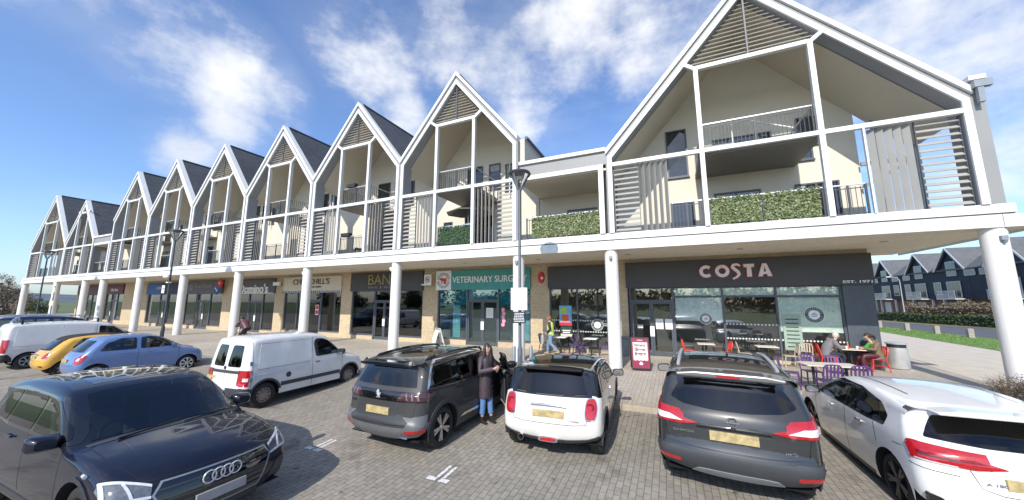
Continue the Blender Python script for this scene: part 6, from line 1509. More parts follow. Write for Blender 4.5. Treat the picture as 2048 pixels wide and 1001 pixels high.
for k in range(3): m.box(-.18, .18, -.027, -.023, .40+.035*k, .412+.035*k)
m.xf(Matrix.Rotation(-lean, 4, 'X')); m.xf(Matrix.Translation((0,-.16,.02))); m.build('small_print', CL('dusty_rose', (.6, .35, .38)), T)
T = thing('a_board', 'white framed folding sign leaning before the teal vet window', 'sign', (-12.1, 16.75, 0), -35)
for sg in (-1, 1):
    m = MB(); pts = [(-.28,sg*.30,0),(-.28,sg*.03,.95),(.28,sg*.03,.95),(.28,sg*.30,0)]; m.tube(pts, .02, 6); m.build('frame', M['letterwhite'], T)
    m = MB(); m.obox((0,sg*.165,.5), (.52,.012,.72), Matrix.Rotation(sg*rad(15.8), 3, 'X')); m.build('panel', M['paper'], T)
# ------------------------------------------------------------------ chairs and tables
CH = {}
def chair(kind, mat, label, x, y, rz, group):
    if kind not in CH:
        T = thing('cafe_chair', label, 'chair', (x, y, 0), rz, group)
        m = MB(); q = [(-.20,-.20),(.20,-.20),(.19,.20),(-.19,.20)]; m.prism(rp(q, 1), .425, .450, plane='xy'); m.build('seat', mat, T, bevel=.008)
        bk = bpy.data.objects.new('backrest', None); bk = None
        m = MB(); m.tube([(-.19,.20,.44),(-.195,.235,.62),(-.19,.275,.80),(-.14,.285,.86),(0,.29,.87),(.14,.285,.86),(.19,.275,.80),(.195,.235,.62),(.19,.20,.44)], .019, 8); m.beam((-.19,.225,.56),(.19,.225,.56), .018, .02)
        bo = m.build('back_frame', mat, T, smooth=True)
        m = MB()
        for k in range(4): xx = -.115+.0767*k; m.beam((xx,.225,.56),(xx,.286,.85), .042, .012)
        m.build('back_slats', mat, T)
        for sx in (-1, 1):
            m = MB(); m.tube([(sx*.18,-.18,.43),(sx*.20,-.215,0)], [.021,.017], 8); m.build('leg', mat, T, smooth=True)
            m = MB(); m.tube([(sx*.185,.19,.44),(sx*.20,.27,0)], [.021,.017], 8); m.build('leg', mat, T, smooth=True)
        m = MB(); m.tube([(-.188,-.2,.22),(-.192,.23,.22)], .009, 6); m.tube([(.188,-.2,.22),(.192,.23,.22)], .009, 6); m.tube([(-.188,-.2,.26),(.188,-.2,.26)], .009, 6); m.build('stretcher', mat, T, smooth=True)
        CH[kind] = T; return T
    T = copytree(CH[kind]); T.location = (x, y, 0); T.rotation_euler = (0, 0, rad(rz)); T['label'] = label; T['group'] = group; return T
TB = [None]
def table(x, y, rz, label, mat_top, sx=.62, sy=.62):
    T = thing('cafe_table', label, 'table', (x, y, 0), rz, 'cafe tables on the pavement')
    m = MB(); m.prism(rp([(-sx/2,-sy/2),(sx/2,-sy/2),(sx/2,sy/2),(-sx/2,sy/2)], 1) if False else [(-sx/2,-sy/2),(sx/2,-sy/2),(sx/2,sy/2),(-sx/2,sy/2)], .725, .752, plane='xy'); m.build('tabletop', mat_top, T, bevel=.008)
    n = (-sx*.3, sx*.3) if sx > .9 else (0,)
    for px in n:
        m = MB(); m.lathe([(.035, .03), (.035, .72)], (px,0,0), 12); m.build('pedestal', M['black'], T, smooth=True)
        m = MB(); m.box(px-.22, px+.22, -.035, .035, .0, .03); m.box(px-.034, px+.034, -.22, .22, .001, .028); m.build('foot', M['black'], T, bevel=.006)
    return T
M['red_chair'] = plain('red_powder_coat', (.62, .045, .025), .4, .06); M['beige_chair'] = plain('beige_powder_coat', (.42, .35, .26), .5, .06); M['purple_chair'] = plain('purple_powder_coat', (.085, .035, .14), .4, .08)
M['top_pale'] = plain('pale_table_top', (.66, .58, .47), .45, .06, scale=3)
G1 = 'metal cafe chairs outside the coffee shop'
table(1.28, 16.75, 0, 'pale square table between two red chairs by the window', M['top_pale'])
chair('r', M['red_chair'], 'red metal chair left of the red pair table', .68, 16.8, 82, G1); chair('r', None, 'red metal chair right of the red pair table', 1.9, 16.75, -80, G1)
table(3.35, 16.75, 0, 'pale square table between beige chairs by the dark window', M['top_pale'], .7, .62)
chair('b', M['beige_chair'], 'beige metal chair left of the beige set table', 2.62, 16.7, 88, G1); chair('b', None, 'beige metal chair right of the beige set table', 4.05, 16.7, -88, G1); chair('b', None, 'beige metal chair set apart, its back to the menu panel', 4.62, 17.0, -20, G1)
table(3.95, 12.75, 6, 'long pale table ringed by purple chairs behind the white hatchback', M['top_pale'], 1.25, .7)
chair('p', M['purple_chair'], 'purple metal chair at the left end of the long table', 3.1, 12.95, 75, G1); chair('p', None, 'purple metal chair nearest the white car, left one at the long table', 3.68, 12.05, 188, G1); chair('p', None, 'purple metal chair nearest the white car, right one at the long table', 4.32, 12.12, 176, G1)
chair('p', None, 'purple metal chair on the far side of the long table, left', 3.75, 13.45, 5, G1); chair('p', None, 'purple metal chair on the far side of the long table, right', 4.35, 13.5, -5, G1)
table(5.98, 17.12, 0, 'pale table between the seated man and the seated woman', M['top_pale'], .68, .62)
chair('r', None, 'red metal chair under the man in the grey jacket', 5.30, 17.1, 84, G1); chair('r', None, 'red metal chair under the woman in the brown coat', 6.65, 17.1, -84, G1); chair('r', None, 'empty red metal chair beside the seated man', 5.35, 17.75, 70, G1); chair('r', None, 'empty red metal chair behind the table, beside the dark pier', 6.45, 16.95+.35+.1, -30, G1)
table(-4.95, 16.9, 0, 'white square table behind the walking man', M['paper'], .6, .6); table(-3.45, 16.8, 0, 'white square table beside the white column', M['paper'], .6, .6)
G2 = 'purple chairs by the small coffee window'
for x, y, r, l in ((-4.25, 16.65, -80, 'purple chair with its back to the second white table'), (-4.05, 16.95, 85, 'purple chair left of the table beside the white column'), (-2.85, 16.7, -85, 'purple chair right of the table beside the white column'), (-5.75, 16.9, 85, 'purple chair half hidden behind the walking man')): chair('p', None, l, x, y, r, G2)
T = thing('lime_chair', 'lime green moulded chair inside the vet window', 'chair', (-7.9, 18.3, .02)); m = MB(); m.box(-.25, .25, -.25, .25, .40, .45); m.build('seat', M['lime'], T, bevel=.02); m = MB(); m.prism(rp([(-.26,.5),(.26,.5),(.30,.9),(-.30,.9)], 1), .2, .25); m.build('backrest', M['lime'], T)
for sx in (-1, 1):
    for sy in (-1, 1): m = MB(); m.tube([(sx*.2,sy*.2,.4),(sx*.23,sy*.23,0)], .014, 6); m.build('leg', M['steel'], T)
T = thing('drink_bottle', 'orange drink bottle on the couple table', 'bottle', (5.95, 17.2, .752)); m = MB(); m.lathe([(.035,0),(.038,.10),(.03,.14),(.014,.17),(.014,.2)], (0,0,0), 12); m.build('bottle', M['orange'], T, smooth=True); m = MB(); m.lathe([(.016,.2),(.016,.225)], (0,0,0), 10); m.build('cap', M['letterwhite'], T)
for x, y, l in ((5.83, 17.0, 'white paper cup near the seated man'), (6.18, 17.1, 'white paper cup near the seated woman')):
    m = MB(); m.lathe([(.03,.752),(.042,.86)], (x,y,0), 12); single(m, 'paper_cup', M['letterwhite'], l, 'cup', (x,y,.752), smooth=True)
# artificial hedge screens on the balcony rails
def hedge_panel(x0, x1, z0, z1, y, mat, label, n):
    m = MB(); rn = random.Random(int(x0*10)); m.box(x0, x1, y+.03, y+.04, z0, z1)
    for i in range(n):
        x = rn.uniform(x0, x1); z = rn.uniform(z0, z1+.035+.03*math.sin(x*9)) if i % 7 else rn.uniform(z1-.08, z1+.10); s_ = rn.uniform(.025, .05); a = rn.uniform(0, 6.28); t = rn.uniform(-.5, .5)
        ux, uz = math.cos(a)*s_, math.sin(a)*s_; d = rn.uniform(0, .05)
        m.add([(x-ux,y+.025-d,z-uz),(x+uz*.6,y+.01-d+t*s_,z-ux*.6),(x+ux,y+.02-d,z+uz),(x-uz*.6,y+.01-d-t*s_,z+ux*.6)], [(0,1,2,3)])
    single(m, 'hedge_screen', mat, label, 'screen', (x0, y, z0), 'artificial hedge screens on the balcony railings', recalc=False)
hedge_panel(-5.25, -2.35, 5.16, 6.02, 13.86, M['hedgepanel'], 'pale green leaf screen on the railing of the flat roofed link', 1500)
hedge_panel(1.55, 3.05, 5.16, 6.04, 13.86, M['hedgepanel'], 'pale green leaf screen on the big gable railing, left of its middle post', 900); hedge_panel(3.10, 4.62, 5.16, 6.04, 13.86, M['hedgepanel'], 'pale green leaf screen on the big gable railing, right of its middle post', 900)
hedge_panel(-10.15, -8.3, 5.16, 6.0, 13.86, M['hedgedark'], 'dark green leaf screen on the gable next to the link', 900)
# balcony furniture
def bench(x, y, z, label, w=1.2):
    T = thing('balcony_sofa', label, 'sofa', (x, y, z)); m = MB(); m.box(-w/2, w/2, -.3, .3, .25, .42); m.build('seat', CL('sofa_grey', (.30, .30, .31)), T, bevel=.03); m = MB(); m.box(-w/2, w/2, .2, .34, .42, .82); m.build('backrest', M['sofa_grey'], T, bevel=.03)
    for sx in (-1, 1): m = MB(); m.box(sx*w/2-.05, sx*w/2+.05, -.3, .3, 0, .6); m.build('arm', M['black'], T)
bench(2.1, 15.3, 7.92, 'grey sofa on the top balcony of the big gable'); bench(3.5, 15.6, 7.92, 'second grey sofa on the top balcony of the big gable', 1.0)
bench(-16.4, 15.3, 5.06, 'grey sofa on the lower balcony two bays left of the lamp post')
for x, z, l in ((-16.3, 8.95, 'dark planter box hooked on the upper railing two bays left of the lamp post'), (-16.5, 6.08, 'dark planter box hooked on the lower railing two bays left of the lamp post')):
    m = MB(); m.prism([(-.30,0),(.30,0),(.34,.2),(-.34,.2)], -.12, .12); m.xf(Matrix.Translation((x, 13.86, z))); single(m, 'railing_planter', M['black'], l, 'planter', (x, 13.86, z), bevel=.01)
T = thing('parasol', 'folded grey parasol leaning under the balcony beside the lamp post', 'parasol', (-9.3, 15.2, 5.06)); m = MB(); m.tube([(0,0,0),(.0,0,2.3)], .025, 8); m.build('pole', M['steel'], T); m = MB()
rn = random.Random(2); cv = [(1.25*math.cos(a*math.pi/4), 1.0*math.sin(a*math.pi/4), 1.95) for a in range(8)]; m.add([(0,0,2.45)]+cv, [(0,1+i,1+(i+1) % 8) for i in range(8)]); m.build('canopy', CL('parasol_cloth', (.16, .155, .15)), T)

# ------------------------------------------------------------------ people
SK = CL('skin', (.55, .33, .24), rough=.55); CL('hair_dark', (.035, .02, .014), rough=.5); CL('hair_grey', (.55, .52, .48)); CL('hair_ginger', (.22, .09, .035)); CL('denim', (.10, .20, .42), rough=.8, scale=20); CL('coat_plum', (.055, .04, .048), rough=.6, scale=14); CL('shoe_black', (.02, .02, .02), rough=.4); CL('hivis', (.62, .75, .10)); CL('silver_tape', (.6, .6, .6)); CL('jacket_grey', (.17, .165, .175), rough=.85); CL('jacket_brown', (.17, .125, .075), rough=.85); CL('burgundy', (.07, .012, .022)); CL('scarf_green', (.06, .40, .05)); CL('lips', (.40, .13, .11)); CL('eye_white', (.8, .8, .8)); CL('eye_dark', (.02, .015, .01)); CL('dark_cloth', (.022, .024, .03))
def skinned(name, chains, mat, parent, sub=2):
    bm = bmesh.new(); ly = bm.verts.layers.skin.verify(); cache = {}
    for ch in chains:
        prev = None; first = ch.get('root', True)
        for p in ch['p']:
            co, r = V(p[:3]), p[3]; key = tuple(round(c, 4) for c in co)
            if key in cache and ch.get('join', True): v = cache[key]
            else:
                v = bm.verts.new(co); v[ly].radius = (r, p[4] if len(p) > 4 else r); 
                if ch.get('join', True): cache[key] = v
                if first: v[ly].use_root = True
            first = False
            if prev is not None and bm.edges.get((prev, v)) is None: bm.edges.new((prev, v))
            prev = v
    me = bpy.data.meshes.new(name); bm.to_mesh(me); bm.free(); me.materials.append(mat)
    o = bpy.data.objects.new(name, me); COL.objects.link(o); o.parent = parent
    s = o.modifiers.new('Skin', 'SKIN'); s.use_smooth_shade = True
    b = o.modifiers.new('Subdivision', 'SUBSURF'); b.levels = sub; b.render_levels = sub
    return o
def hand(wrist, fwd, palm, curl=.5, size=1.0, side=1):
    """five separate fingers rooted in the palm; fwd = direction of the hand, palm = palm normal"""
    f = V(fwd).normalized(); n = (V(palm)-f*f.dot(V(palm))).normalized(); s = f.cross(n)*side; w = V(wrist); c = []
    pc = w+f*.085*size
    c.append({'p': [(*w, .024), (*(w+f*.04*size), .03, .018), (*pc, .034, .016)]})
    for k, (off, ln) in enumerate(((-.030, .070), (-.011, .080), (.010, .075), (.029, .058))):
        b = w+f*.075*size+s*off*size; p = [(*b, .0095)]; d = f.copy(); q = b
        for j in range(3):
            a = curl*(.35+.5*j); d2 = (f*math.cos(a)+n*math.sin(a)).normalized(); q = q+d2*ln*size*(.45, .32, .23)[j]; p.append((*q, (.0088, .0080, .0068)[j]))
        c.append({'p': p, 'join': False})
    b = w+f*.03*size-s*.022*size; p = [(*b, .012)]; d = (f*.7-s*.7+n*.2).normalized(); q = b+d*.045*size; p.append((*q, .0105)); q = q+(f*.9-s*.2+n*.4).normalized()*.035*size; p.append((*q, .0085)); c.append({'p': p, 'join': False})
    return c
def headparts(T, c, yaw, hair_mat, style, pitch=0, skin=SK):
    """hair, eyes, mouth and ears around a head centre; yaw = facing direction in degrees (0 = +x)"""
    R = Matrix.Translation(c) @ Matrix.Rotation(rad(yaw), 4, 'Z') @ Matrix.Rotation(rad(pitch), 4, 'Y')
    m = MB()
    for sg in (-1, 1): m.sphere((.083, sg*.032, .012), (.012,.015,.009), 8)
    m.xf(R); eo = m.build('eyes', M['eye_white'], T, smooth=True)
    m = MB()
    for sg in (-1, 1): m.sphere((.0935, sg*.032, .012), (.004,.007,.007), 8); m.obox((.090, sg*.033, .034), (.01,.036,.007))
    m.xf(R); m.build('pupils_and_brows', M['eye_dark'], T, smooth=True)
    m = MB(); m.sphere((.088,0,-.052), (.010,.026,.008), 8); m.xf(R); m.build('mouth', M['lips'], T, smooth=True)
    m = MB(); rn = random.Random(1)
    m.sphere((-.022,0,.028), (.102,.088,.108), 16)
    if style == 'long':
        for sg in (-1, 1): m.tube([(.03,sg*.068,.07),(.035,sg*.088,0),(.03,sg*.095,-.12),(.05,sg*.085,-.26),(.075,sg*.07,-.40)], [(.03,.02),(.04,.026),(.05,.03),(.055,.03),(.02,.015)], 10)
        m.tube([(-.06,0,.05),(-.095,0,-.08),(-.10,0,-.22)], [.07,.085,.05], 12)
    if style == 'pony': m.sphere((-.13,0,.03), (.06,.05,.06), 12); m.tube([(-.14,0,.03),(-.20,0,-.03),(-.20,0,-.14)], [.04,.045,.015], 10)
    if style == 'short': m.sphere((-.03,0,-.01), (.088,.085,.085), 12)
    if style == 'beard': m.sphere((.045,0,-.075), (.052,.058,.05), 12); m.sphere((-.03,0,-.02), (.095,.088,.10), 12)
    m.xf(R); m.build('hair', hair_mat, T, smooth=True)
def headchain(c, yaw, neck, pitch=0):
    R = Matrix.Translation(c) @ Matrix.Rotation(rad(yaw), 4, 'Z') @ Matrix.Rotation(rad(pitch), 4, 'Y')
    t = lambda x, y, z: tuple(R @ V((x, y, z)))
    return [{'p': [(*neck, .052), (*t(-.018,0,-.085), .056), (*t(.008,0,-.035), .078), (*t(.0,0,.035), .092), (*t(-.008,0,.075), .070)], 'root': False},
            {'p': [(*t(.075,0,.0), .014), (*t(.100,0,-.016), .013), (*t(.092,0,-.024), .010)], 'join': False},
            {'p': [(*t(.0,.083,.0), .010), (*t(-.005,.092,.0), .018, .012)], 'join': False}, {'p': [(*t(.0,-.083,.0), .010), (*t(-.005,-.092,.0), .018, .012)], 'join': False}]
def shoe(T, ankle, dirn, mat, L=.26):
    a = V(ankle); d = V((math.cos(rad(dirn)), math.sin(rad(dirn)), 0)); m = MB(); gz = ankle[2]-.085
    m.tube([a-d*.055+V((0,0,-.045)), a+V((0,0,-.042)), a+d*.09+V((0,0,-.05)), a+d*.165+V((0,0,-.058))], [(.040,.042),(.046,.045),(.047,.035),(.030,.024)], 12)
    m.tube([a+V((0,0,.06)), a+V((0,0,-.04))], [.052,.05], 12)
    m.build('shoe', mat, T, smooth=True)
# woman by the open door (root at her feet)
def woman():
    T = thing('person', 'woman in a long dark quilted coat, jeans and black boots by the open car door', 'person', (-3.93, 7.32, -.20), 0); T.scale = (.9, .9, 1)
    Y = -25   # she faces right and a little to the camera
    f = V((math.cos(rad(Y)), math.sin(rad(Y)), 0)); s = V((-f.y, f.x, 0))
    P_ = lambda a, b, z: tuple(f*a+s*b+V((0, 0, z)))
    hd = P_(.05, 0, 1.60); nk = P_(.015, 0, 1.44)
    wr, wl = P_(.36, -.02, 1.20), P_(.35, .09, 1.16)
    ch = [{'p': [(*P_(0,0,.90), .13, .11), (*P_(0,0,1.08), .115, .09), (*P_(0,0,1.28), .135, .10), (*P_(.005,0,1.38), .10, .08), (*nk, .055)]}]
    ch += headchain(hd, Y-12, nk)
    for sg, kn, an in ((-1, P_(.03,-.10,.47), P_(.0,-.10,.085)), (1, P_(.06,.09,.48), P_(.10,.11,.085))):
        ch.append({'p': [(*P_(0,0,.90), .13), (*P_(0,sg*.09,.84), .095), (*kn, .058), (*(V(kn)*.5+V(an)*.5), .052), (*an, .036)], 'root': False})
    for sg, w_, el in ((-1, wr, P_(.10,-.26,1.12)), (1, wl, P_(.10,.26,1.12))):
        ch.append({'p': [(*P_(.005,0,1.38), .10), (*P_(0,sg*.16,1.37), .056), (*el, .042), (*w_, .026)], 'root': False})
    ch += hand(wr, f*.6+s*.5+V((0,0,.35)), -f*.3+s*.5, .9, 1, 1); ch += hand(wl, f*.6-s*.5+V((0,0,.35)), -s*.5-f*.3, .9, 1, -1)
    skinned('body', ch, SK, T)
    headparts(T, hd, Y-12, M['hair_dark'], 'long')
    m = MB()
    m.tube([P_(0,.0,.55),P_(0,0,.80),P_(0,0,1.0),P_(0,0,1.12),P_(0,0,1.30),P_(0,0,1.40),P_(0,0,1.47)], [(.215,.165),(.205,.165),(.185,.155),(.172,.145),(.195,.15),(.16,.12),(.085,.08)], 20)
    for sg, w_, el in ((-1, wr, P_(.10,-.26,1.12)), (1, wl, P_(.10,.26,1.12))):
        e = V(el); a = V(P_(0,sg*.15,1.375)); m.tube([V(P_(0,sg*.10,1.39)), a, (a+e)/2, e, (e*.4+V(w_)*.6), V(w_)-(V(w_)-e).normalized()*.02], [.085,.088,.076,.07,.06,.05], 14)
    m.tube([P_(-.09,-.10,1.44),P_(-.14,0,1.47),P_(-.09,.10,1.44),P_(.02,.11,1.45)], [.05,.07,.05,.03], 12)
    # quilting rings
    for z, rx, ry in ((.66,.212,.168),(.78,.208,.168),(.90,.197,.162),(1.02,.186,.157),(1.14,.177,.150),(1.26,.192,.153)):
        m.tube([P_(ry*math.cos(a*math.pi/10), rx*math.sin(a*math.pi/10), z) for a in range(20)], .007, 5, closed=True)
    m.build('coat', M['coat_plum'], T, smooth=True)
    m = MB()
    for sg, kn, an in ((-1, P_(.03,-.10,.47), P_(.0,-.10,.20)), (1, P_(.06,.09,.48), P_(.08,.105,.20))):
        m.tube([P_(0,sg*.085,.86), kn, an], [.10,.076,.068], 14)
    m.build('jeans', M['denim'], T, smooth=True)
    shoe(T, P_(.0,-.10,.085), Y, M['shoe_black']); shoe(T, P_(.10,.11,.085), Y, M['shoe_black'])
    m = MB(); m.tube([P_(.03,-.10,1.36),P_(.07,-.19,1.30),P_(-.02,-.21,1.12)], .012, 6); m.build('bag_strap', M['black'], T)
woman()
def walker():
    T = thing('person', 'man in a yellow high visibility vest walking past the small coffee shop window', 'person', (-5.25, 16.25, 0), 0)
    Y = 178; f = V((math.cos(rad(Y)), math.sin(rad(Y)), 0)); s = V((-f.y, f.x, 0)); P_ = lambda a, b, z: tuple(f*a+s*b+V((0, 0, z)))
    hd = P_(.07, 0, 1.66); nk = P_(.03, 0, 1.50); ch = [{'p': [(*P_(-.02,0,.93), .14, .12), (*P_(0,0,1.12), .13, .11), (*P_(.01,0,1.32), .16, .12), (*P_(.02,0,1.43), .11, .09), (*nk, .058)]}]
    ch += headchain(hd, Y, nk)
    legs = ((-1, P_(.16,-.09,.50), P_(.20,-.10,.085)), (1, P_(-.02,.09,.50), P_(-.40,.10,.16)))
    for sg, kn, an in legs: ch.append({'p': [(*P_(-.02,0,.93), .14), (*P_(0,sg*.09,.86), .10), (*kn, .06), (*an, .038)], 'root': False})
    arms = ((-1, P_(-.10,-.25,1.18), P_(.06,-.26,.96)), (1, P_(-.06,.25,1.17), P_(.12,.20,.98)))
    for sg, el, w_ in arms: ch.append({'p': [(*P_(.02,0,1.43), .11), (*P_(.01,sg*.18,1.42), .06), (*el, .045), (*w_, .028)], 'root': False})
    for sg, el, w_ in arms: ch += hand(w_, V(w_)-V(el), f*.2-s*sg, .7, 1, sg)
    skinned('body', ch, SK, T); headparts(T, hd, Y, M['hair_ginger'], 'beard')
    m = MB(); m.tube([P_(-.02,0,.86),P_(0,0,1.12),P_(.01,0,1.32),P_(.015,0,1.44),P_(.02,0,1.49)], [(.19,.145),(.185,.15),(.21,.16),(.17,.13),(.08,.08)], 18); m.build('vest', M['hivis'], T, smooth=True)
    m = MB()
    for z in (.98, 1.12): m.tube([P_(.152*math.cos(a*math.pi/10), .196*math.sin(a*math.pi/10), z) for a in range(20)], [(.006,.024)]*20, 6, closed=True)
    m.build('reflective_tape', M['silver_tape'], T)
    m = MB()
    for sg, el, w_ in arms: a = V(P_(.01,sg*.18,1.42)); m.tube([V(P_(.01,sg*.12,1.43)), a, V(el), V(w_)*.92+V(el)*.08], [.075,.08,.065,.045], 12)
    m.build('sleeves', M['dark_cloth'], T, smooth=True)
    m = MB()
    for sg, kn, an in legs: m.tube([P_(-.02,sg*.085,.93), kn, V(kn)*.12+V(an)*.88], [.115,.082,.06], 14)
    m.build('jeans', CL('denim_pale', (.17, .26, .38), rough=.8), T, smooth=True)
    shoe(T, legs[0][2], Y, CL('shoe_tan', (.40, .30, .2))); shoe(T, legs[1][2], Y, M['shoe_tan'])
    B_ = thing('shopping_bag', 'pale cloth bag held in front of the walking man', 'bag', (-5.62, 16.1, .50)); m = MB(); m.tube([(0,0,0),(0,0,.15),(0,0,.36),(0,0,.42)], [(.12,.09),(.15,.11),(.12,.08),(.04,.03)], 14); m.build('bag', CL('bag_cloth', (.42, .40, .38)), B_, smooth=True); m = MB(); m.tube([(0,-.03,.40),(.08,-.05,.52),(.22,-.05,.50)], .012, 6); m.build('strap', M['bag_cloth'], B_)
walker()
def sitter(x, y, Y, label, jacket, trouser, hairm, style, scarf=None, lean=.12, shoem='shoe_black'):
    T = thing('person', label, 'person', (x, y, 0), 0)
    f = V((math.cos(rad(Y)), math.sin(rad(Y)), 0)); s = V((-f.y, f.x, 0)); P_ = lambda a, b, z: tuple(f*a+s*b+V((0, 0, z)))
    hd = P_(lean+.16, 0, 1.20); nk = P_(lean+.10, 0, 1.05); ch = [{'p': [(*P_(0,0,.55), .15, .13), (*P_(.03+lean*.2,0,.72), .14, .11), (*P_(lean*.6,0,.90), .16, .12), (*P_(lean+.03,0,.99), .11, .09), (*nk, .056)]}]
    ch += headchain(hd, Y, nk, 12)
    legs = ((-1, P_(.44,-.12,.52), P_(.40,-.12,.085)), (1, P_(.44,.12,.52), P_(.46,.13,.085)))
    for sg, kn, an in legs: ch.append({'p': [(*P_(0,0,.55), .15), (*P_(.08,sg*.10,.54), .09), (*kn, .062), (*an, .038)], 'root': False})
    arms = ((-1, P_(lean+.12,-.27,.78), P_(lean+.36,-.12,.80)), (1, P_(lean+.12,.27,.78), P_(lean+.36,.10,.80)))
    for sg, el, w_ in arms: ch.append({'p': [(*P_(lean+.03,0,.99), .11), (*P_(lean,sg*.17,.98), .06), (*el, .045), (*w_, .027)], 'root': False})
    for sg, el, w_ in arms: ch += hand(w_, V(w_)-V(el), (0,0,-1), .6, 1, sg)
    skinned('body', ch, SK, T); headparts(T, hd, Y, hairm, style, 12)
    m = MB(); m.tube([P_(-.02,0,.46),P_(.0,0,.62),P_(.04,0,.78),P_(lean*.7,0,.93),P_(lean+.03,0,1.01),P_(lean+.07,0,1.06)], [(.22,.19),(.20,.17),(.195,.16),(.20,.15),(.15,.12),(.09,.09)], 18)
    for sg, el, w_ in arms: m.tube([P_(lean,sg*.11,.99), P_(lean,sg*.175,.975), el, V(w_)*.93+V(el)*.07], [.075,.085,.07,.05], 12)
    m.tube([P_(lean-.06,-.10,1.03),P_(lean-.09,0,1.06),P_(lean-.06,.10,1.03)], [.04,.07,.04], 10)
    m.build('jacket', jacket, T, smooth=True)
    m = MB()
    for sg, kn, an in legs: m.tube([P_(.0,sg*.10,.55), P_(.22,sg*.11,.55), P_(.42,sg*.12,.53), P_(.46,sg*.12,.46), V(kn)*.1+V(an)*.9], [.11,.095,.082,.078,.055], 14)
    m.build('trousers', trouser, T, smooth=True)
    for sg, kn, an in legs: shoe(T, an, Y, M[shoem])
    if scarf: m = MB(); m.tube([P_(lean+.16,.08,.98),P_(lean+.20,0,.86),P_(lean+.20,0,.70)], [(.06,.04),(.10,.05),(.10,.04)], 12); m.build('scarf', scarf, T, smooth=True)
sitter(5.28, 17.12, 6, 'grey haired man in a grey hooded jacket seated on a red chair', M['jacket_grey'], M['dark_cloth'], M['hair_grey'], 'short', lean=.2)
sitter(6.68, 17.1, 186, 'woman in a brown coat and green scarf seated on a red chair', M['jacket_brown'], M['burgundy'], M['hair_dark'], 'pony', M['scarf_green'], lean=.04, shoem='shoe_black')
def cyclist():
    bx, by = -22.3, 12.3
    T = thing('bicycle', 'dark bicycle ridden along the pavement behind the small white van', 'bicycle', (bx, by, 0), 180)
    for x in (-.52, .55):
        w = bpy.data.objects.new('wheel', None); COL.objects.link(w); w.parent = T; w.location = (x, 0, .34)
        m = MB(); m.tube([(.33*math.cos(a*math.pi/16), 0, .33*math.sin(a*math.pi/16)) for a in range(32)], .016, 8, closed=True); m.build('tyre', M['tyre'], w, smooth=True)
        m = MB()
        for k in range(12): a = k*math.pi/6; m.tube([(0,0,0),(.32*math.cos(a),0,.32*math.sin(a))], .002, 4)
        m.build('spokes', M['steel'], w)
    m = MB(); 
    for a, b in (((-.12,0,.30),(-.28,0,.86)), ((-.25,0,.74),(.38,0,.84)), ((-.12,0,.30),(.40,0,.78)), ((-.52,0,.34),(-.12,0,.30)), ((-.52,0,.34),(-.25,0,.74)), ((.37,0,.98),(.42,0,.72)), ((.42,0,.72),(.55,0,.34))): m.tube([a, b], .017, 8)
    m.build('frame', M['black'], T, smooth=True)
    m = MB(); m.sphere((-.30,0,.90), (.13,.07,.035), 10); m.build('saddle', M['black'], T, smooth=True); m = MB(); m.tube([(.40,-.28,1.05),(.36,-.1,1.0),(.36,.1,1.0),(.40,.28,1.05)], .014, 8); m.build('handlebar', M['black'], T)
    m = MB(); m.sphere((.46,0,.95), (.05,.05,.05), 8); m.build('headlight', M['letterwhite'], T, smooth=True)
    T = thing('person', 'cyclist in a dark maroon top bent over the bicycle near the pizza shop', 'person', (bx, by, 0), 0)
    f = V((-1,0,0)); s = V((0,-1,0)); P_ = lambda a, b, z: tuple(f*a+s*b+V((0, 0, z)))
    hd = P_(.30,0,1.50); nk = P_(.22,0,1.38); ch = [{'p': [(*P_(-.28,0,.96), .14, .12), (*P_(-.16,0,1.10), .13, .11), (*P_(.02,0,1.25), .15, .12), (*P_(.13,0,1.32), .11, .09), (*nk, .056)]}]+headchain(hd, 180, nk)
    legs = ((-1, P_(.14,-.10,.72), P_(-.02,-.11,.36)), (1, P_(.10,.10,.58), P_(-.20,.11,.24)))
    for sg, kn, an in legs: ch.append({'p': [(*P_(-.28,0,.96), .14), (*P_(-.22,sg*.10,.90), .10), (*kn, .06), (*an, .038)], 'root': False})
    for sg in (-1, 1): ch.append({'p': [(*P_(.13,0,1.32), .11), (*P_(.12,sg*.18,1.30), .06), (*P_(.22,sg*.26,1.12), .045), (*P_(.36,sg*.24,1.04), .027)], 'root': False}); ch += hand(P_(.36,sg*.24,1.04), f, (0,0,-1), 1.1, .9, sg)
    skinned('body', ch, SK, T); headparts(T, hd, 180, M['hair_dark'], 'short')
    m = MB(); m.tube([P_(-.30,0,.92),P_(-.17,0,1.09),P_(.01,0,1.25),P_(.13,0,1.34),P_(.18,0,1.37)], [(.19,.15),(.18,.15),(.21,.16),(.16,.12),(.08,.08)], 16)
    for sg in (-1, 1): m.tube([P_(.12,sg*.12,1.32),P_(.12,sg*.19,1.29),P_(.22,sg*.26,1.12),P_(.34,sg*.245,1.05)], [.07,.08,.065,.045], 12)
    m.build('jacket', CL('maroon_cloth', (.10, .035, .045)), T, smooth=True)
    m = MB()
    for sg, kn, an in legs: m.tube([P_(-.26,sg*.09,.93), kn, V(an)], [.115,.08,.055], 12)
    m.build('trousers', M['dark_cloth'], T, smooth=True)
    for sg, kn, an in legs: shoe(T, an, 180, M['shoe_black'])
cyclist()

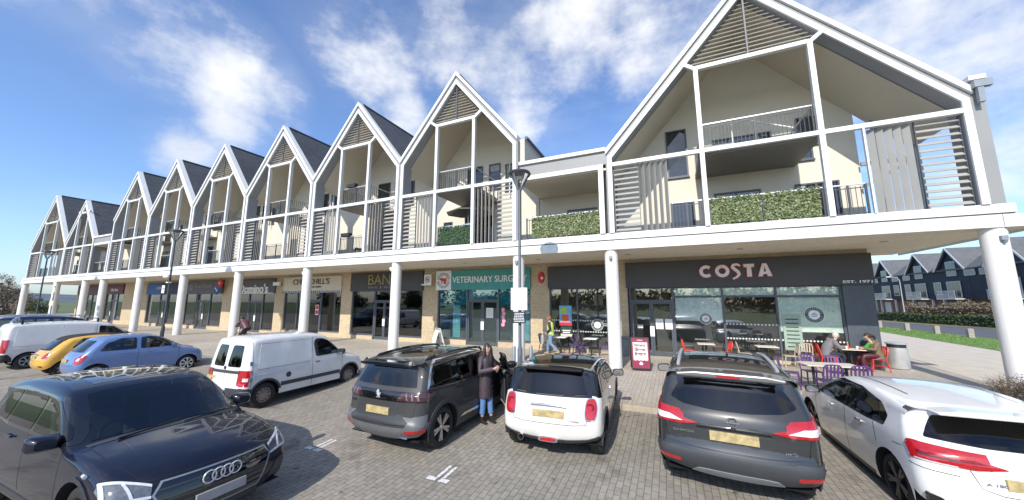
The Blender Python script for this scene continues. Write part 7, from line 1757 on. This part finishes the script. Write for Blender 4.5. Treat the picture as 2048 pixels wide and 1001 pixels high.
# ------------------------------------------------------------------ plants and the houses across the road
def leafcloud(mb, c, r, n, s0, s1, rn, flat=1.0, shell=.55):
    for i in range(n):
        d = V((rn.gauss(0,1), rn.gauss(0,1), rn.gauss(0,1))).normalized(); k = shell+(1-shell)*rn.random()
        p = V(c)+V((d.x*r[0]*k, d.y*r[1]*k, d.z*r[2]*k)); a = V((rn.gauss(0,1), rn.gauss(0,1), rn.gauss(0,flat))).normalized(); b = a.cross(V((rn.gauss(0,1), rn.gauss(0,1), rn.gauss(0,1)))).normalized(); s = rn.uniform(s0, s1)
        mb.add([p-a*s, p+b*s*.6, p+a*s, p-b*s*.6], [(0,1,2,3)])
M['hedge_leaf'] = leafmat('hedge_leaf', [(0, (.015, .03, .01)), (.5, (.035, .065, .018)), (1, (.07, .11, .03))])
M['beech_leaf'] = leafmat('dry_beech_leaf', [(0, (.08, .058, .036)), (.5, (.16, .122, .078)), (1, (.27, .21, .135))])
M['twig'] = leafmat('bare_twig', [(0, (.09, .065, .05)), (.6, (.16, .125, .095)), (1, (.24, .19, .14))])
def hedge(name, label, path, w, h, z0, n, s0, s1, mat, core, rag=.06):
    rn = random.Random(n); m = MB(); L = [0]
    for a, b in zip(path, path[1:]): L.append(L[-1]+math.dist(a, b))
    def at(t):
        for i in range(len(path)-1):
            if t <= L[i+1]: u = (t-L[i])/(L[i+1]-L[i]); a, b = path[i], path[i+1]; d = (b[0]-a[0], b[1]-a[1]); l = math.hypot(*d); return (a[0]+d[0]*u, a[1]+d[1]*u), (d[1]/l, -d[0]/l)
        return path[-1], (1, 0)
    for i in range(n):
        (x, y), nn = at(rn.uniform(0, L[-1])); k = rn.random()
        o, z = (rn.uniform(-.5, .5), 1+rn.uniform(-rag, rag*1.6)) if k < .35 else (rn.choice((-.5, .5))*(1+rn.uniform(-.1, .12)), rn.uniform(0, 1))
        p = V((x+nn[0]*o*w, y+nn[1]*o*w, z0+z*h*(1+rag*math.sin(x*1.7+y*1.1)+rag*.6*math.sin(y*3.1)))); a = V((rn.gauss(0,1), rn.gauss(0,1), rn.gauss(0,1))).normalized(); b = a.cross(V((rn.gauss(0,1), rn.gauss(0,1), rn.gauss(0,1)))).normalized(); s = rn.uniform(s0, s1)
        m.add([p-a*s, p+b*s*.6, p+a*s, p-b*s*.6], [(0,1,2,3)])
    T = thing(name, label, 'hedge', (path[0][0], path[0][1], z0), world=True)
    m.build('foliage', mat, T, recalc=False)
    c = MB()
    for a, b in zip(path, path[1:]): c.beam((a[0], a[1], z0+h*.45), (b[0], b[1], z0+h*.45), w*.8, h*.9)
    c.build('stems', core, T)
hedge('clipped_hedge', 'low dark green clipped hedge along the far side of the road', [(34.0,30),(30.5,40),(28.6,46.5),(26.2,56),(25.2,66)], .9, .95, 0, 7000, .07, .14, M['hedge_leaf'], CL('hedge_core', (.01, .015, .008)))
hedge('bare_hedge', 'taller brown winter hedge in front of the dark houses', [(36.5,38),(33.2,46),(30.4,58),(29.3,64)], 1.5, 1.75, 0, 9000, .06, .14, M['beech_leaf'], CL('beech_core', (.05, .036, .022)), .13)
def shrub(name, label, x, y, z, r, h, n, cat='shrub'):
    T = thing(name, label, cat, (x, y, z)); rn = random.Random(int(x*7)); m = MB()
    for i in range(n):
        a = rn.uniform(0, 6.28); k = rn.random()**.5; bx, by = .35*r*k*math.cos(a), .35*r*k*math.sin(a); p = V((bx, by, 0)); d = V((math.cos(a)*k*.8+rn.gauss(0,.2), math.sin(a)*k*.8+rn.gauss(0,.2), 1)).normalized(); pts = [p]; l = h*rn.uniform(.7, 1.1)
        for j in range(4):
            p = p+d*l/4; d = (d+V((rn.gauss(0,.28), rn.gauss(0,.28), rn.gauss(0,.12)))).normalized(); pts.append(p)
        m.tube(pts, [.010,.008,.006,.004,.003], 3, caps=False)
        for j in (2, 3):
            for q in range(2):
                e = pts[j]+V((rn.gauss(0,.13), rn.gauss(0,.13), rn.uniform(.03,.16))); m.tube([pts[j], e], [.005,.002], 3, caps=False)
    m.build('twigs', M['twig'], T, recalc=False)
    m = MB(); leafcloud(m, (0,0,h*.55), (r*.8,r*.8,h*.42), int(n*2.2), .015, .035, rn, shell=.2); m.build('leaves', M['beech_leaf'], T, recalc=False)
shrub('twiggy_shrub', 'twiggy brown shrub at the foot of the white corner column, nearer one', 7.75, 13.1, 0, .75, .75, 150); shrub('twiggy_shrub', 'twiggy brown shrub hugging the right side of the white corner column', 8.95, 13.6, 0, .7, .7, 130)
p = MB(); p.add([(6.6,12.3,.006),(9.9,12.3,.006),(9.9,14.9,.006),(7.4,15.0,.006),(6.6,13.6,.006)], [(0,1,2,3,4)]); tag(p.build('planting_bed', M['soil']), kind='structure')
M['cladding'] = brick_mat('navy_weatherboard', (.014, .020, .042), (.018, .026, .05), (.008, .01, .018), 6, .18, ms=.012, bump=.3, rough=.55, off=0)
M['redbrick'] = brick_mat('red_brick', (.25, .10, .06), (.32, .15, .09), (.35, .30, .25), .225, .075)
M['tile'] = plain('grey_roof_tile', (.115, .12, .128), .8, .15, scale=2)
M['upvc'] = plain('white_upvc', (.58, .58, .57), .4, .05)
HX = 34.0
def house(y0, y1, gy, label, gw=5.0):
    T = thing('town_house', label, 'house', (HX+4, (y0+y1)/2, 0), world=True, group='dark boarded houses across the road')
    m = MB(); m.box(HX, HX+8, y0+.02, y1-.02, 2.7, 6.6); 
    m.prism([(gy-gw/2,6.6),(gy+gw/2,6.6),(gy,9.25)], HX-.05, HX+.3, plane='yz'); wo = m.build('boarded_wall', M['cladding'], T)
    m = MB(); m.box(HX+.5, HX+8, y0+.03, y1-.03, 0, 2.7); m.build('brick_base', M['redbrick'], T)
    m = MB(); 
    for sg in (-1, 1):
        q = [(gy,9.42),(gy+sg*(gw/2+.25),6.52),(gy+sg*(gw/2+.25),6.40),(gy,9.28)]; m.prism(q, HX-.35, HX+4, plane='yz')
    m.prism([(HX-.2,6.55),(HX+4,9.40),(HX+8.2,6.55),(HX+8.2,6.40),(HX+4,9.22),(HX-.2,6.40)], y0, y1); m.build('roof', M['tile'], T)
    m = MB()
    for sg in (-1, 1): m.beam((HX-.36,gy,9.32),(HX-.36,gy+sg*(gw/2+.27),6.42), .06, .2)
    m.build('bargeboard', M['upvc'], T)
    def win(yc, w, z0, z1, n):
        f = MB(); f.box(HX-.09, HX-.02, yc-w/2, yc+w/2, z0, z1); o = f.build('window', M['upvc'], T); g_ = MB(); pw = (w-.12)/n
        for i in range(n): a = yc-w/2+.06+pw*i; g_.box(HX-.10, HX-.06, a+.04, a+pw-.04, z0+.08, z1-.08)
        g_.build('pane', M['winglass'], o)
    win(gy, 1.7, 5.7, 7.6, 2); win(gy, 2.4, 2.9, 5.0, 3); win(gy-3.0 if gy-3.4 > y0 else gy+3.0, 1.4, 3.3, 5.0, 2)
    oy = gy+3.0 if gy+3.6 < y1 else gy-3.0; win(oy, 1.7, 5.6, 6.35, 2)
    m = MB(); m.box(HX-1.0, HX-.02, gy-1.7, gy+1.7, 2.66, 2.80); bo = m.build('balcony', M['upvc'], T); m = MB()
    m.box(HX-1.0, HX-.96, gy-1.7, gy+1.7, 3.72, 3.78)
    for i in range(18): yy = gy-1.68+i*.1976; m.box(HX-.99, HX-.97, yy-.05, yy+.03, 2.8, 3.72)
    m.build('railing', M['upvc'], bo)
    m = MB(); m.box(HX+.42, HX+.5, gy-1.0, gy-.1, 0, 2.1); m.build('door', CL('dark_red_door', (.09, .015, .02)), T)
    m = MB(); m.box(HX+.42, HX+.5, gy+.4, gy+2.2, 0, 2.3); m.build('garage_door', M['upvc'], T)
    for yy in (gy-1.9, gy+2.4): m = MB(); m.box(HX+.0, HX+.2, yy-.1, yy+.1, 0, 2.7); m.build('porch_post', M['upvc'], T)
for a in ((84.0, 90, 86.6, 'farthest dark boarded house, seen beside the coffee shop corner'), (76.6, 84.0, 80.6, 'second dark boarded house from the coffee shop corner'), (68.6, 76.6, 71.6, 'middle dark boarded house of the row across the road'), (62.2, 68.6, 65.0, 'dark boarded house whose gable stands just left of the white column'), (50.0, 62.2, 56.6, 'nearest dark boarded house, right of the white column')): house(*a)
T = thing('street_lamp', 'slim pale street lamp before the dark houses', 'street lamp', (30.2, 68, 0)); m = MB(); m.tube([(0,0,0),(0,0,5.4),(-.2,0,5.8),(-.9,0,5.9)], [.08,.06,.05,.045], 8); m.build('pole', M['steel'], T, smooth=True); m = MB(); m.sphere((-1.1,0,5.88), (.35,.14,.09), 8); m.build('lamp_head', M['paper'], T, smooth=True)
# bare winter trees far left, and the tree belt behind the viewer that the shop glass mirrors
def tree(x, y, h, label, leafm, seed, n=900, group='bare trees beyond the far end of the terrace'):
    T = thing('winter_tree', label, 'tree', (x, y, -.3), 0, group); rn = random.Random(seed); m = MB(); tips = []
    def br(p, d, l, r, k):
        q = p+d*l; m.tube([p, (p+q)/2+V((rn.gauss(0,.04),rn.gauss(0,.04),0))*l, q], [r, r*.85, r*.65], 6, caps=False)
        if k == 0: tips.append(q); return
        for i in range(3 if k > 1 else 4):
            e = (d+V((rn.gauss(0,.5), rn.gauss(0,.5), rn.gauss(.1,.3)))).normalized(); br(q, e, l*rn.uniform(.55,.8), r*.55, k-1)
    br(V((0,0,0)), V((0,0,1)), h*.3, h*.022, 4); m.build('trunk', M['twig'], T, smooth=True, recalc=False)
    m = MB()
    for i in range(n):
        c = rn.choice(tips)+V((rn.gauss(0,.3), rn.gauss(0,.3), rn.gauss(0,.3)))*h*.09; a = V((rn.gauss(0,1), rn.gauss(0,1), rn.gauss(0,1))).normalized(); b = a.cross(V((rn.random(),rn.random(),1))).normalized(); s = rn.uniform(.02, .045)*h*.6
        m.add([c-a*s, c+b*s*.25, c+a*s, c-b*s*.25], [(0,1,2,3)])
    for q in range(5): leafcloud(m, (rn.gauss(0,h*.18), rn.gauss(0,h*.18), h*rn.uniform(.12,.5)), (h*.3, h*.3, h*.22), n//6, .02*h, .04*h, rn, shell=.2)
    m.build('crown', leafm, T, recalc=False)
lab = ['bare brown tree at the left edge of the picture', 'lower bushy tree left of the end column', 'brown thicket tree seen under the end of the canopy', 'greenish low tree seen between the last two columns', 'bare tree beyond the far end of the terrace, tallest']
for i, (x, y, h) in enumerate(((-113, 20.6, 9.0), (-108.5, 20.3, 6.0), (-101, 21.3, 4.6), (-99, 22.5, 4.0), (-121, 21.4, 9.5))): tree(x, y, h, lab[i], [M['beech_leaf'], M['twig'], M['beech_leaf'], M['hedge_leaf'], M['twig']][i], 20+i, 1300)
rn = random.Random(9); m = MB()
for i in range(46):
    x = -95+i*3.2+rn.uniform(-1, 1); y = -40+rn.uniform(-4, 4); h = rn.uniform(4, 7.5)
    leafcloud(m, (x, y, h*.5), (3.0, 2.4, h*.52), 520, .18, .45, rn, shell=.35)
o = m.build('woodland', M['hedge_leaf'], recalc=False); o.location = (0,0,0); tag(o, 'dense dark green tree belt mirrored in the shop windows', None, kind='stuff')
p = MB(); p.add([(-100,-34,.6),(60,-34,.6),(60,-16.2,-.30),(-100,-16.2,-.30)], [(0,1,2,3)]); tag(p.build('lawn', M['field']), kind='structure')
# ------------------------------------------------------------------ light, sky and camera
EL, AZ = rad(37.0), rad(181.5)     # the sun stands behind the viewer, square on to the facade
sun = bpy.data.lights.new('sun', 'SUN'); sun.energy = 3.3; sun.angle = rad(.5); sun.color = (1, .95, .87)
so = bpy.data.objects.new('sun', sun); COL.objects.link(so)
d = V((math.sin(AZ)*math.cos(EL), math.cos(AZ)*math.cos(EL), math.sin(EL)))   # towards the sun
so.rotation_euler = d.to_track_quat('Z', 'Y').to_euler(); so.location = d*60
W = bpy.data.worlds.new('World'); S.world = W; W.use_nodes = True; nt = W.node_tree; nt.nodes.clear()
out = N(nt, 'ShaderNodeOutputWorld'); bg = N(nt, 'ShaderNodeBackground'); bg.inputs[1].default_value = .15
sky = N(nt, 'ShaderNodeTexSky', sky_type='NISHITA'); sky.sun_disc = False; sky.sun_elevation = EL; sky.sun_rotation = AZ; sky.altitude = 200; sky.air_density = 1.0; sky.dust_density = 1.0; sky.ozone_density = 3.0
tc = N(nt, 'ShaderNodeTexCoord').outputs['Generated']
def M_(op, a, b=None, clamp=False):
    n = N(nt, 'ShaderNodeMath', operation=op); n.use_clamp = clamp
    for i, v in enumerate((a, b)):
        if v is None: continue
        if isinstance(v, (int, float)): n.inputs[i].default_value = v
        else: nt.links.new(v, n.inputs[i])
    return n.outputs[0]
nz = noise(nt, 5.5, 9, tc, .58); nz2 = noise(nt, 2.2, 5, tc, .5)
wv = N(nt, 'ShaderNodeVectorMath', operation='MULTIPLY'); nt.links.new(tc, wv.inputs[0]); wv.inputs[1].default_value = (1, 1, 2.6)
nz3 = noise(nt, 3.2, 8, wv.outputs[0], .62)
# cloud banks: direction, radius, weight
BL_ = [((-.809,.377,.451), .16, 1.0), ((-.845,.385,.368), .11, .92), ((-.775,.42,.46), .11, .85), ((-.835,.31,.47), .17, .72), ((-.885,.345,.315), .10, .9), ((-.84,.20,.50), .22, .55), ((-.87,.23,.44), .12, .6), ((-.57,.53,.628), .26, .62), ((-.45,.60,.66), .24, .70), ((-.32,.76,.57), .27, .86), ((-.36,.80,.48), .17, .80), ((-.20,.74,.64), .34, .88), ((-.06,.79,.61), .32, .74), ((.10,.80,.59), .3, .68), ((-.587,.663,.455), .11, .85), ((-.65,.62,.44), .08, .6), ((.453,.772,.446), .33, .80), ((.30,.80,.52), .26, .66), ((.55,.80,.26), .20, .62), ((.5,.83,.2), .14, .55), ((-.13,.95,.34), .07, .5), ((.1,-.3,.9), .6, .7), ((-.6,-.5,.6), .5, .8), ((.5,-.3,.75), .5, .9), ((0,-.8,.5), .5, .8), ((-.96,.26,.10), .20, .5), ((-.92,.36,.08), .14, .45)]
acc = None
for dv, r, w in BL_:
    l = math.sqrt(sum(a*a for a in dv)); ds = N(nt, 'ShaderNodeVectorMath', operation='DISTANCE'); nt.links.new(tc, ds.inputs[0]); ds.inputs[1].default_value = tuple(a/l for a in dv)
    mr = N(nt, 'ShaderNodeMapRange', interpolation_type='SMOOTHSTEP'); nt.links.new(ds.outputs['Value'], mr.inputs[0]); mr.inputs[1].default_value = r*1.3; mr.inputs[2].default_value = 0; mr.inputs[3].default_value = 0; mr.inputs[4].default_value = w
    acc = mr.outputs[0] if acc is None else M_('MAXIMUM', acc, mr.outputs[0])
nn = M_('ADD', M_('MULTIPLY', nz, .55), M_('MULTIPLY', nz3, .45))
den = M_('ADD', M_('MULTIPLY', M_('SUBTRACT', nn, .5), 2.8), M_('SUBTRACT', acc, .30))
den = M_('MULTIPLY', M_('MULTIPLY', den, 1.25, True), M_('GREATER_THAN', acc, .001))
mr = N(nt, 'ShaderNodeMapRange', interpolation_type='SMOOTHSTEP'); nt.links.new(den, mr.inputs[0]); mr.inputs[2].default_value = 1.0; mr.inputs[4].default_value = .9
ccol = ramp(nt, nz2, [(.38, (3.5, 3.75, 4.2)), (.60, (5.2, 5.2, 5.2))])
skyc = mixc(nt, 1.0, sky.outputs[0], (.80, .90, 1.06), 'MULTIPLY')
veil = N(nt, 'ShaderNodeMapRange', interpolation_type='SMOOTHSTEP'); nt.links.new(acc, veil.inputs[0]); veil.inputs[1].default_value = .0; veil.inputs[2].default_value = 1.1; veil.inputs[4].default_value = .30
fac = M_('MAXIMUM', mr.outputs[0], M_('MULTIPLY', veil.outputs[0], M_('SUBTRACT', M_('MULTIPLY', nz3, 3.6), 1.15), True))
fin = mixc(nt, fac, skyc, ccol)
nt.links.new(fin, bg.inputs[0]); nt.links.new(bg.outputs[0], out.inputs[0])
cam = bpy.data.cameras.new('camera'); co = bpy.data.objects.new('camera', cam); COL.objects.link(co)
cam.sensor_fit = 'HORIZONTAL'; cam.sensor_width = 36; cam.lens = 36*695/2048; cam.clip_end = 6000; cam.clip_start = .05
p_ = math.atan(101.5/695); a_ = math.atan(695/math.cos(p_)/1570)
co.location = (0, 0, 2.5); co.rotation_euler = (math.pi/2+p_, 0, a_)
S.camera = co
S.view_settings.view_transform = 'Standard'; S.view_settings.look = 'None'; S.view_settings.exposure = 0.58; S.view_settings.gamma = 1
S.cycles.max_bounces = 8; S.cycles.transparent_max_bounces = 12
clean()
